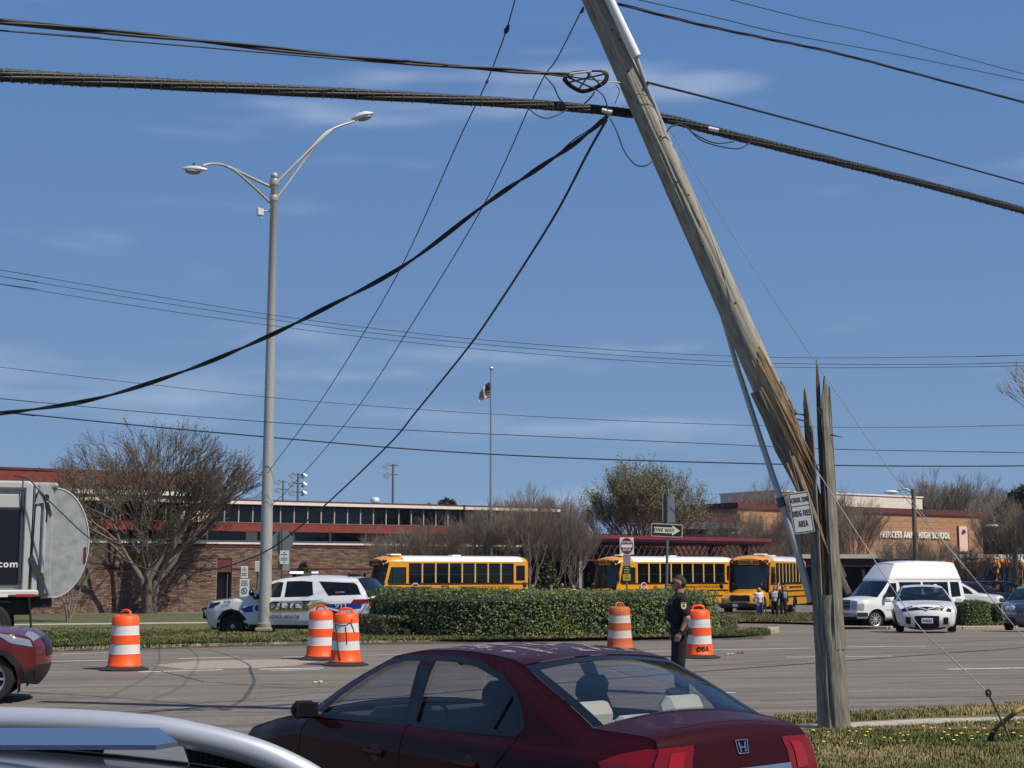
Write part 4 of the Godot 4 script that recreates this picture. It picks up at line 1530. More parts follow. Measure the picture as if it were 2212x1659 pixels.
func lamp_pair(root: Node3D, car: Car, called: String, f0: float, f1: float, u0: float, u1: float, m: Material, out := 0.006) -> void:
	for s in [1.0, -1.0]:
		var mb := MB.new()
		car.wrap(mb, f0, f1, u0 if s > 0 else -u1, u1 if s > 0 else -u0, out, 6)
		obj(called, mb, m, root)
func mirrors(root: Node3D, x: float, y: float, z: float, m: Material, k := 1.0) -> void:
	for s in [1.0, -1.0]:
		var mb := MB.new()
		mb.cbox(Vector3(x, y, (z + 0.13) * s), Vector3(0.11, 0.15, 0.2) * k, 0.035)
		mb.cbox(Vector3(x, y - 0.03, (z + 0.02) * s), Vector3(0.07, 0.04, 0.14), 0.012)
		obj("mirror", mb, m, root)
func decal(root: Node3D, car: Car, called: String, poly: Array, m: Material, out := 0.004, both := true) -> void:
	for s in [1.0, -1.0] if both else [1.0]:
		var mb := MB.new()
		car.side(mb, pv2(poly), [], s, 0.12, out)
		obj(called, mb, m, root)

func make_police_car() -> void:
	var root := thing("police_car", "white police utility vehicle with blue and gold stripe parked on the median grass", "police car", on_ground(-9.1, 45.1, 0.11), deg_to_rad(-18.0))
	root.scale = Vector3.ONE * 1.08
	var white := paint("e4e6e8", 0.3)
	var black := pm("101113", 0.4)
	var glass := pane_mat("0a0d10", 0.78)
	var d := {"length": 5.05, "outline": [[0.14, 0.30, 0.10], [0.05, 0.45, 0.14], [0.02, 0.65, 0.16], [0.03, 0.86, 0.16], [0.10, 0.99, 0.12], [0.3, 1.06, 0.07], [0.9, 1.13, 0.05], [1.30, 1.18, 0.05], [1.32, 1.19, 0.06], [1.70, 1.42, 0.07], [2.02, 1.60, 0.06], [2.12, 1.645, 0.05], [2.5, 1.715, 0.04], [3.1, 1.755, 0.04], [3.8, 1.745, 0.04], [4.5, 1.70, 0.04], [4.62, 1.68, 0.04], [4.64, 1.665, 0.05], [4.86, 1.40, 0.08], [4.98, 1.20, 0.08], [5.0, 1.18, 0.07], [5.03, 1.0, 0.07], [5.06, 0.75, 0.08], [5.04, 0.48, 0.08], [4.92, 0.34, 0.06]], "section": [[0.30, 0.86], [0.5, 0.96], [0.85, 0.985], [1.1, 0.95], [1.19, 0.915], [1.66, 0.72], [1.8, 0.66]], "plan": [[0.0, 0.80], [0.4, 0.93], [1.0, 0.99], [3.9, 1.0], [4.6, 0.96], [5.05, 0.87]], "round": 0.09, "paint": white, "sill": 0.32, "windows": [[1.62, 1.17, 2.42, 1.19, 2.42, 1.60, 2.25, 1.605, 2.08, 1.55, 1.85, 1.40], [2.54, 1.19, 3.26, 1.21, 3.40, 1.26, 3.30, 1.615, 3.0, 1.635, 2.52, 1.625], [3.86, 1.235, 4.80, 1.27, 4.66, 1.52, 4.55, 1.585, 3.50, 1.625]], "wheels": [[0.93, 0.37, 0.25], [3.95, 0.37, 0.25]], "wheel_style": "steel", "glass": glass, "skins": [["front_bumper", 0.0, 4.2, white], ["hood", 4.2, 7.4, white], ["cowl", 7.4, 8.0, black], ["windshield", 8.0, 11.0, glass], ["roof", 11.0, 15.3, white], ["spoiler", 15.3, 17.0, black], ["rear_window", 17.0, 19.6, glass], ["tailgate", 19.6, 22.0, white], ["rear_bumper", 22.0, 24.0, white]], "cell": 0.09}
	var car := build_car(root, d)
	seats(root, [2.3, 3.3], 0.95, 0.8)
	decal(root, car, "arch_trim", [0.40, 0.34, 0.47, 0.60, 0.66, 0.80, 0.93, 0.87, 1.20, 0.80, 1.39, 0.60, 1.46, 0.34, 1.37, 0.34, 1.31, 0.55, 1.15, 0.72, 0.93, 0.79, 0.71, 0.72, 0.55, 0.55, 0.49, 0.34], black)
	decal(root, car, "arch_trim", [3.42, 0.34, 3.49, 0.60, 3.68, 0.80, 3.95, 0.87, 4.22, 0.80, 4.41, 0.60, 4.48, 0.34, 4.39, 0.34, 4.33, 0.55, 4.17, 0.72, 3.95, 0.79, 3.73, 0.72, 3.57, 0.55, 3.51, 0.34], black)
	decal(root, car, "sill_trim", [1.44, 0.33, 3.44, 0.33, 3.40, 0.44, 1.48, 0.44], black)
	var blue := pm("23308c", 0.4)
	var gold := pm("a88a45", 0.4)
	decal(root, car, "blue_stripe", [1.22, 0.87, 1.62, 0.97, 2.10, 0.97, 2.05, 0.80, 1.36, 0.77], blue)
	decal(root, car, "gold_stripe", [1.95, 0.80, 3.30, 0.83, 3.62, 0.99, 4.0, 1.01, 3.7, 1.09, 3.42, 1.04, 3.2, 0.90, 2.0, 0.86], gold)
	decal(root, car, "grey_stripe", [2.1, 1.03, 3.4, 1.06, 3.75, 1.14, 3.3, 1.11, 2.2, 1.08], pm("9a9ca0", 0.4))
	decal(root, car, "blue_stripe", [3.72, 1.0, 4.86, 1.05, 4.84, 0.90, 4.3, 0.86, 3.9, 0.94], blue, 0.006)
	for s in [1.0]:
		var zz := car.z(2.9, 0.92) + 0.012
		lettering("marking", "POLICE", 0.17, pm("5a5348", 0.5), root, Vector3(2.56, 0.955, zz), Basis(Vector3(0, 1, 0), 0.0), 1.9, 0.006)
		lettering("marking", "VIRGINIA BEACH", 0.085, pm("6c6f75", 0.5), root, Vector3(2.45, 0.66, car.z(2.4, 0.66) + 0.01), Basis.IDENTITY, 1.25, 0.006)
		lettering("marking", "911", 0.12, pm("d8d9dc", 0.5), root, Vector3(4.28, 0.975, car.z(4.2, 0.97) + 0.0125), Basis(Vector3.UP, 0.06), 1.3, 0.006)
		lettering("marking", "379", 0.075, pm("3a3c40", 0.5), root, Vector3(0.78, 1.035, car.z(0.78, 1.03) + 0.02), Basis(Vector3.UP, -0.1), 1.4, 0.006)
		var seal := MB.new()
		car.side(seal, circle(1.72, 0.88, 0.12, 20), [circle(1.75, 0.89, 0.085, 16)], 1.0, 0.1, 0.008)
		obj("seal", seal, pm("d9dadc", 0.4), root)
	lamp_pair(root, car, "headlamp", 3.3, 4.1, 0.66, 1.0, pm("1b1c1f", 0.1))
	lamp_pair(root, car, "tail_lamp", 20.2, 21.2, 0.62, 1.0, pm("7c1216", 0.15))
	decal(root, car, "tail_lamp", [4.55, 1.03, 4.62, 1.14, 5.02, 1.15, 5.02, 1.03], pm("7c1216", 0.15), 0.008)
	decal(root, car, "headlamp", [0.12, 0.86, 0.20, 1.0, 0.52, 1.05, 0.56, 1.02, 0.30, 0.88], pm("1b1c1f", 0.1), 0.006)
	mirrors(root, 1.72, 1.2, 0.9, black)
	for x in [[2.28, 1.05], [3.22, 1.08]]:
		for s in [1.0, -1.0]:
			var mb := MB.new()
			mb.cbox(Vector3(x[0], x[1], (car.z(x[0], x[1]) + 0.02) * s), Vector3(0.24, 0.035, 0.035), 0.01)
			obj("door_handle", mb, black, root)
	for x in [2.47, 3.48]:
		decal(root, car, "door_gap", [x, 0.46, x + 0.008, 0.46, x + 0.012, 1.17, x + 0.004, 1.17], pm("3a3c3e", 0.8), 0.002)
	# push bar
	var mb := MB.new()
	for s in [0.36, -0.36]:
		mb.tube(PackedVector3Array([Vector3(-0.05, 0.36, s), Vector3(-0.16, 0.55, s), Vector3(-0.15, 0.86, s), Vector3(-0.05, 1.02, s)]), PackedFloat32Array([0.04, 0.045, 0.045, 0.04]), 8)
	mb.bar(Vector3(-0.15, 0.6, -0.5), Vector3(-0.15, 0.6, 0.5), 0.045, 8)
	mb.bar(Vector3(-0.14, 0.85, -0.5), Vector3(-0.14, 0.85, 0.5), 0.04, 8)
	mb.tube(PackedVector3Array([Vector3(-0.14, 0.85, 0.5), Vector3(-0.1, 0.84, 0.75), Vector3(0.02, 0.72, 0.86), Vector3(-0.08, 0.6, 0.7), Vector3(-0.15, 0.6, 0.5)]), PackedFloat32Array([0.03, 0.03, 0.03, 0.03, 0.03]), 8)
	obj("push_bar", mb, black, root)
	# light bar with lit modules
	mb = MB.new()
	mb.cbox(Vector3(2.62, 1.86, 0), Vector3(0.3, 0.1, 1.25), 0.04)
	mb.box(Vector3(2.62, 1.79, 0.45), Vector3(0.12, 0.1, 0.08))
	mb.box(Vector3(2.62, 1.79, -0.45), Vector3(0.12, 0.1, 0.08))
	var lb := obj("light_bar", mb, pm("15171c", 0.3), root)
	var lit := lamp_mat("b9ccff", 2.4)
	var lit2 := lamp_mat("2d4bff", 1.6)
	for q in [[0.64, lit], [-0.64, lit2]]:
		mb = MB.new()
		mb.cbox(Vector3(2.78, 1.865, q[0] * 0.7), Vector3(0.03, 0.05, 0.34), 0.01)
		mb.cbox(Vector3(2.68, 1.865, q[0]), Vector3(0.26, 0.05, 0.03), 0.01)
		obj("light_module", mb, q[1], lb)
	for q in [[4.1, 1.33, "ff5a48"], [4.24, 1.335, "a9b4ff"]]:
		mb = MB.new()
		mb.cbox(Vector3(q[0], q[1], car.z(q[0], q[1]) - 0.03), Vector3(0.13, 0.035, 0.02), 0.006)
		obj("window_light", mb, lamp_mat(q[2], 1.3), root)
	mb = MB.new()
	mb.bar(Vector3(4.2, 1.74, 0.3), Vector3(4.2, 1.86, 0.3), 0.03, 8)
	mb.cbox(Vector3(4.3, 1.79, 0.1), Vector3(0.4, 0.06, 0.2), 0.02)
	obj("antenna", mb, black, root)
	mb = MB.new()
	mb.ball(Vector3(1.55, 1.30, 0.98), Vector3(0.07, 0.09, 0.09), 12, 8)
	mb.bar(Vector3(1.68, 1.26, 0.9), Vector3(1.55, 1.30, 0.98), 0.02, 6)
	obj("spotlight", mb, pm("202124", 0.25), root)

func make_white_sedan() -> void:
	var root := thing("white_sedan", "white sedan facing the viewer with a V-shaped grille beside the white van", "car", on_ground(13.1, 45.9, 0.0), 1.339)
	root.scale = Vector3(1.0, 1.0, 1.09)
	var white := paint("dfe2e4", 0.3)
	var black := pm("0e0f10", 0.35)
	var glass := pane_mat("12191c", 0.6)
	var d := {"length": 4.88, "outline": [[0.16, 0.16, 0.10], [0.05, 0.28, 0.16], [0.0, 0.45, 0.2], [0.04, 0.62, 0.2], [0.12, 0.72, 0.18], [0.35, 0.80, 0.10], [0.8, 0.88, 0.06], [1.28, 0.95, 0.05], [1.30, 0.96, 0.06], [1.70, 1.18, 0.07], [2.02, 1.345, 0.06], [2.12, 1.38, 0.05], [2.5, 1.43, 0.04], [3.0, 1.44, 0.04], [3.4, 1.41, 0.04], [3.5, 1.39, 0.04], [3.52, 1.38, 0.05], [3.9, 1.21, 0.08], [4.25, 1.08, 0.08], [4.27, 1.07, 0.06], [4.7, 1.04, 0.05], [4.80, 0.98, 0.06], [4.87, 0.75, 0.08], [4.86, 0.45, 0.08], [4.75, 0.25, 0.06]], "section": [[0.16, 0.80], [0.3, 0.88], [0.65, 0.92], [0.9, 0.88], [0.97, 0.835], [1.38, 0.62], [1.5, 0.58]], "plan": [[0.0, 0.78], [0.3, 0.90], [0.9, 0.98], [1.5, 1.0], [3.8, 1.0], [4.3, 0.95], [4.88, 0.82]], "round": 0.09, "paint": white, "sill": 0.2, "windows": [[1.60, 0.955, 2.55, 0.98, 2.50, 1.355, 2.25, 1.35, 2.02, 1.27, 1.80, 1.12], [2.65, 0.985, 3.55, 1.0, 3.78, 1.05, 3.5, 1.25, 3.2, 1.34, 2.62, 1.365]], "wheels": [[0.95, 0.335, 0.23], [3.78, 0.335, 0.23]], "glass": glass, "skins": [["front_bumper", 0.0, 4.6, white], ["hood", 4.6, 7.5, white], ["cowl", 7.5, 8.0, black], ["windshield", 8.0, 11.0, glass], ["roof", 11.0, 15.9, white], ["rear_window", 16.2, 18.7, glass], ["trunk_lid", 18.7, 21.0, white], ["rear_bumper", 21.0, 24.0, white]]}
	var car := build_car(root, d)
	seats(root, [2.5, 3.5], 0.75, 0.75)
	var mb := MB.new()
	mb.cbox(Vector3(1.75, 0.86, 0), Vector3(0.5, 0.2, 1.4), 0.06)
	obj("dashboard", mb, pm("171718", 0.8), root)
	# black upper grille with the V bar, wide lower grille, corner vents
	mb = MB.new()
	car.wrap(mb, 3.15, 3.6, -0.56, 0.56, 0.006, 12)
	obj("upper_grille", mb, black, root)
	mb = MB.new()
	var v := PackedVector3Array()
	var rad := PackedFloat32Array()
	for k in 13:
		var u := lerpf(-0.78, 0.78, k / 12.0)
		v.append(car.at(3.5 - 0.45 * maxf(0.0, 1.0 - absf(u) / 0.35) + absf(u) * 0.3, u, 0.012))
		rad.append(0.022)
	mb.tube(v, rad, 6)
	obj("grille_bar", mb, pm("cfd2d5", 0.3), root)
	mb = MB.new()
	mb.ball(car.at(3.35, 0.0, 0.015), Vector3(0.02, 0.05, 0.075), 12, 8)
	obj("badge", mb, pm("2a2c2e", 0.2, 0.6), root)
	mb = MB.new()
	car.wrap(mb, 0.7, 2.3, -0.52, 0.52, 0.007, 12)
	obj("lower_grille", mb, black, root)
	lamp_pair(root, car, "corner_vent", 1.1, 2.2, 0.70, 0.92, black)
	lamp_pair(root, car, "headlamp", 3.2, 4.1, 0.56, 1.0, pm("23262a", 0.08))
	mb = MB.new()
	mb.ball(car.at(3.7, 0.76, 0.01), Vector3(0.03, 0.035, 0.06), 10, 6)
	obj("turn_light", mb, lamp_mat("ffd08a", 1.2), root)
	mb = MB.new()
	var pp := car.at(1.75, 0.0, 0.03)
	mb.cbox(pp, Vector3(0.012, 0.16, 0.32), 0.004)
	var plate := obj("number_plate", mb, pm("c9cdd2", 0.5), root)
	mb = MB.new()
	for k in 6:
		mb.box(pp + Vector3(-0.008, -0.005, -0.11 + k * 0.044), Vector3(0.004, 0.07, 0.025))
	obj("plate_print", mb, pm("4d5a78", 0.6), plate)
	mirrors(root, 1.62, 1.0, 0.9, white)
	mb = MB.new()
	car.wrap(mb, 0.0, 0.6, -0.8, 0.8, 0.008, 12)
	obj("chin", mb, black, root)

func make_van() -> void:
	var root := thing("passenger_van", "white high-roof passenger van with dark windows waiting behind the white sedan", "van", on_ground(13.55, 59.4, 0.0), deg_to_rad(24.0))
	var white := paint("e6e7e8", 0.35)
	var black := pm("121314", 0.4)
	var glass := pane_mat("0b0e10", 0.8)
	var d := {"length": 5.6, "outline": [[0.14, 0.38, 0.06], [0.06, 0.5, 0.08], [0.06, 0.62, 0.08], [0.08, 0.80, 0.08], [0.10, 1.05, 0.08], [0.16, 1.12, 0.06], [0.5, 1.18, 0.05], [1.0, 1.26, 0.05], [1.02, 1.27, 0.06], [1.35, 1.58, 0.07], [1.62, 1.86, 0.06], [1.66, 1.90, 0.05], [1.68, 1.98, 0.05], [1.95, 2.35, 0.05], [2.14, 2.58, 0.05], [2.25, 2.65, 0.04], [3.2, 2.72, 0.04], [4.9, 2.70, 0.04], [5.22, 2.66, 0.04], [5.30, 2.60, 0.05], [5.44, 2.0, 0.05], [5.48, 1.85, 0.05], [5.58, 1.1, 0.05], [5.62, 0.55, 0.06], [5.5, 0.4, 0.05]], "section": [[0.38, 0.90], [0.5, 0.97], [0.95, 1.0], [1.2, 0.97], [1.95, 0.87], [1.99, 0.88], [2.05, 0.86], [2.55, 0.68], [2.75, 0.62]], "plan": [[0.0, 0.84], [0.4, 0.93], [1.0, 0.99], [4.9, 1.0], [5.6, 0.96]], "round": 0.07, "paint": white, "sill": 0.42, "windows": [[1.30, 1.26, 2.0, 1.28, 2.02, 1.84, 1.72, 1.84], [2.20, 1.25, 3.28, 1.25, 3.28, 1.88, 2.16, 1.88], [3.38, 1.25, 4.68, 1.25, 4.68, 1.88, 3.38, 1.88], [4.80, 1.25, 5.32, 1.28, 5.28, 1.88, 4.80, 1.88]], "wheels": [[0.95, 0.38, 0.24], [4.35, 0.38, 0.24]], "glass": glass, "wheel_style": "ten", "rim": "d4d6d8", "skins": [["front_bumper", 0.0, 2.0, pm("2a2c2e", 0.4)], ["front_panel", 2.0, 5.0, white], ["hood", 5.0, 7.6, white], ["cowl", 7.6, 8.0, black], ["windshield", 8.0, 10.8, pane_mat("10171a", 0.6)], ["visor", 10.8, 12.0, white], ["raised_roof_front", 12.0, 14.6, white], ["roof", 14.6, 19.0, white], ["rear_panel", 19.0, 24.0, white]], "cell": 0.12}
	var car := build_car(root, d)
	seats(root, [2.0, 2.9, 3.8], 1.15, 0.85)
	var mb := MB.new()
	car.wrap(mb, 2.7, 4.7, -0.52, 0.52, 0.012, 10)
	var gr := obj("grille", mb, pm("2e3032", 0.3), root)
	for k in 3:
		mb = MB.new()
		car.wrap(mb, 2.85 + k * 0.65, 3.02 + k * 0.65, -0.5, 0.5, 0.02, 8)
		obj("grille_bar", mb, pm("8d9094", 0.25, 0.8), gr)
	lamp_pair(root, car, "headlamp", 2.8, 4.8, 0.58, 0.97, pm("aab0a8", 0.08, 0.2))
	mb = MB.new()
	car.wrap(mb, 1.1, 2.0, -1.0, 1.0, 0.03, 12)
	obj("chrome_bumper", mb, pm("9ea2a6", 0.15, 1.0), root)
	decal(root, car, "headlamp", [0.08, 0.76, 0.10, 1.02, 0.34, 1.02, 0.34, 0.76], pm("aab0a8", 0.08, 0.2), 0.01)
	decal(root, car, "bumper_wrap", [0.04, 0.5, 0.04, 0.66, 0.52, 0.66, 0.52, 0.5], pm("2a2c2e", 0.4), 0.02)
	mirrors(root, 1.38, 1.32, 0.95, black, 1.3)
	for x in [2.10, 3.33]:
		decal(root, car, "door_gap", [x, 0.45, x + 0.01, 0.45, x + 0.01, 1.95, x, 1.95], pm("8d8f90", 0.8), 0.002)
	decal(root, car, "side_moulding", [1.4, 0.74, 3.8, 0.74, 3.8, 0.78, 1.4, 0.78], pm("b9bbbc", 0.5), 0.006)
	decal(root, car, "roof_seam", [2.0, 1.965, 5.4, 1.965, 5.4, 1.995, 2.0, 1.995], pm("a9abac", 0.6), 0.006)
	# round white emblem on the dark side window
	mb = MB.new()
	car.side(mb, circle(4.02, 1.62, 0.17, 20), [circle(4.02, 1.60, 0.12, 16)], 1.0, 0.1, 0.006)
	car.side(mb, pv2([3.94, 1.56, 4.0, 1.52, 4.08, 1.55, 4.11, 1.65, 4.03, 1.7, 3.96, 1.66]), [], 1.0, 0.1, 0.006)
	car.side(mb, pv2([3.78, 1.32, 4.3, 1.32, 4.3, 1.335, 3.78, 1.335]), [], 1.0, 0.2, 0.006)
	obj("window_emblem", mb, pm("d9dcdd", 0.5), root)

func make_other_cars() -> void:
	# red utility car at the edge, nose to the right
	var red := paint("5a0c14", 0.35, 0.1)
	var r := thing("red_suv", "bright red utility car with alloy wheels driving in at the edge of the road", "car", gp(103, 1522) + Vector3(-0.42, 0, -0.9), PI + 0.22)
	r.position.y = 0.0
	var d := suv_data(4.6, 1.66, red)
	d.wheel_style = "ten"
	d.wheels[0][0] = 0.64
	var car := build_car(r, d)
	seats(r, [2.3, 3.2], 0.9, 0.75)
	lamp_pair(r, car, "headlamp", 3.6, 4.5, 0.6, 0.99, pm("8f98a3", 0.06, 0.4))
	decal(r, car, "headlamp", [0.05, 0.80, 0.10, 0.90, 0.50, 1.0, 0.52, 0.97, 0.34, 0.86], pm("8f98a3", 0.06, 0.4), 0.008)
	decal(r, car, "arch_trim", [0.12, 0.3, 0.18, 0.55, 0.36, 0.74, 0.64, 0.81, 0.92, 0.74, 1.10, 0.55, 1.16, 0.3, 1.09, 0.3, 1.03, 0.5, 0.86, 0.68, 0.64, 0.745, 0.42, 0.68, 0.25, 0.5, 0.19, 0.3], pm("151516", 0.6), 0.006)
	decal(r, car, "bumper_trim", [0.0, 0.29, 0.0, 0.5, 0.1, 0.5, 0.16, 0.44, 0.14, 0.29], pm("1a1a1b", 0.6), 0.006)
	var mb := MB.new()
	car.wrap(mb, 0.0, 1.6, -1.0, 1.0, 0.006, 12)
	obj("bumper_trim", mb, pm("1a1a1b", 0.6), r)
	mb = MB.new()
	car.wrap(mb, 2.2, 3.5, -0.55, 0.55, 0.006, 10)
	obj("grille", mb, pm("141516", 0.3), r)
	mirrors(r, 1.55, 1.12, 0.87, red)

	# grey saloon at the right edge
	var grey := paint("5d6670", 0.3, 0.5)
	var gs := thing("grey_sedan", "blue-grey sedan with round headlamps and an egg-crate grille cut by the edge", "car", Vector3(gx(2212, 48.5), gh(-48.5), -48.5), deg_to_rad(62.0))
	d = suv_data(4.9, 1.48, grey)
	car = build_car(gs, d)
	seats(gs, [2.4, 3.4], 0.75, 0.75)
	mb = MB.new()
	car.wrap(mb, 2.0, 4.0, -0.42, 0.42, 0.01, 8)
	var gr := obj("grille", mb, pm("2d3d52", 0.25), gs)
	mb = MB.new()
	for k in 6:
		mb.bar(car.at(2.1, -0.4 + k * 0.16, 0.018), car.at(3.9, -0.4 + k * 0.16, 0.018), 0.012, 5)
	for k in 4:
		mb.bar(car.at(2.2 + k * 0.55, -0.42, 0.018), car.at(2.2 + k * 0.55, 0.42, 0.04), 0.012, 5)
	obj("grille_bar", mb, pm("9aa7b5", 0.2, 0.9), gr)
	for s in [1.0, -1.0]:
		mb = MB.new()
		mb.ball(car.at(3.2, 0.62 * s, 0.0), Vector3(0.05, 0.11, 0.11), 14, 10)
		mb.ball(car.at(3.25, 0.84 * s, 0.0), Vector3(0.05, 0.085, 0.085), 14, 10)
		obj("headlamp", mb, pm("b4bcc4", 0.08, 0.3), gs)
		mb = MB.new()
		car.wrap(mb, 0.7, 1.5, 0.5 if s > 0 else -0.85, 0.85 if s > 0 else -0.5, 0.008, 5)
		obj("fog_vent", mb, pm("1b1d20", 0.5), gs)
	mirrors(gs, 1.6, 1.0, 0.87, grey)

	# parked cars beyond the low hedges
	var wp := paint("dcdedd", 0.35)
	var sv := thing("parked_suv", "boxy white utility car parked beyond the low hedge", "car", on_ground(gx(2162, 76), 76), PI - 0.25)
	d = suv_data(4.5, 1.75, wp)
	build_car(sv, d)
	var dk := paint("1d2436", 0.3, 0.3)
	var mv := thing("parked_minivan", "dark blue minivan parked behind the grey sedan beyond the hedge", "car", on_ground(gx(2205, 79), 79), PI - 0.3)
	build_car(mv, suv_data(5.1, 1.75, dk))
	var w2 := thing("parked_suv", "white utility car parked in the row behind the boxy white one", "car", on_ground(gx(2120, 86), 86), PI + 0.1)
	build_car(w2, suv_data(4.6, 1.95, wp))
	var d3 := thing("parked_minivan", "almost black minivan parked at the far edge beyond the hedge", "car", on_ground(gx(2270, 83), 83), PI - 0.2)
	build_car(d3, suv_data(5.0, 1.75, paint("14161a", 0.3, 0.3)))

func make_roof_rail_car() -> void:
	# nearest car: only its roof with the silver rail rises into view
	var grey := paint("3c3f42", 0.32, 0.5)
	var at := Vector3(1.6, 0.008, -2.2)
	var root := thing("rail_car", "dark grey utility car in the foreground with a silver roof rail", "car", at, PI)
	var d := suv_data(4.6, 1.555, grey)
	d.cell = 0.08
	var car := build_car(root, d)
	seats(root, [2.3, 3.2], 0.9, 0.75)
	var silver := pm("c9cdd3", 0.36, 0.55)
	# sunroof glass between the rails
	var mb := MB.new()
	mb.prism(pv2([2.20, 0.0, 2.17, 0.025, 2.23, 0.14, 3.2, 0.14, 3.2, 0.0]), 0.008, Transform3D(Basis(Vector3.RIGHT, PI / 2 - 0.1), Vector3(0, 1.578, 0.28)))
	obj("sunroof", mb, pm("5f7391", 0.06, 0.55), root)
	for s in [1.0, -1.0]:
		# local coordinates: the rail stands on feet along the roof edge
		var pts := []
		var off := 0.0
		for q in RAIL:
			pts.append(Vector3(q[0], q[1], 0.60 * s))
		var line := curve_through(pts, 8)
		mb = MB.new()
		var prev := []
		for k in line.size():
			var p := line[k]
			var t := (line[mini(k + 1, line.size() - 1)] - line[maxi(k - 1, 0)]).normalized()
			var up := Vector3(0, 0, 1).cross(t).normalized()
			if up.y < 0:
				up = -up
			var ring := []
			for a in 12:
				var an := TAU * a / 12
				var e := Vector2(cos(an), sin(an))
				e = e / pow(pow(absf(e.x), 3.0) + pow(absf(e.y), 3.0), 1.0 / 3.0)
				ring.append([p + up * e.y * 0.026 + Vector3(0, 0, 1) * e.x * 0.017, up * e.y + Vector3(0, 0, 1) * e.x])
			if k > 0:
				for a in 12:
					var b := (a + 1) % 12
					var i := mb.vert(prev[a][0], prev[a][1].normalized())
					mb.vert(prev[b][0], prev[b][1].normalized())
					mb.vert(ring[b][0], ring[b][1].normalized())
					mb.vert(ring[a][0], ring[a][1].normalized())
					mb.iquad(i, i + 3, i + 2, i + 1)
			prev = ring
		var rail := obj("roof_rail", mb, silver, root)
		for x in [2.30, 3.0, 3.7]:
			mb = MB.new()
			mb.prism(pv2([-0.09, -0.05, 0.09, -0.05, 0.06, 0.02, -0.07, 0.02]), 0.026, Transform3D(Basis.IDENTITY, Vector3(x, 1.545, 0.60 * s)))
			obj("rail_foot", mb, silver, rail)
		# black trim that closes the gap under the rail
		mb = MB.new()
		for k in line.size() - 1:
			var a := line[k]
			var b := line[k + 1]
			mb.box((a + b) * 0.5 + Vector3(0, -0.05, 0.014 * s), Vector3(absf(b.x - a.x) + 0.002, 0.09, 0.012))
		obj("rail_trim", mb, pm("0b0b0c", 0.7), rail)
		mb = MB.new()
		car.wrap(mb, 11.1, 16.2, 0.86 if s > 0 else -0.99, 0.99 if s > 0 else -0.86, 0.006, 3)
		obj("roof_groove", mb, pm("0c0c0d", 0.6), root)
	mirrors(root, 1.55, 1.08, 0.87, grey)
const RAIL := [[1.94, 1.44], [1.97, 1.475], [2.03, 1.508], [2.10, 1.535], [2.19, 1.558], [2.30, 1.576], [2.5, 1.588], [2.9, 1.594], [3.4, 1.590], [3.9, 1.57], [4.1, 1.48]]

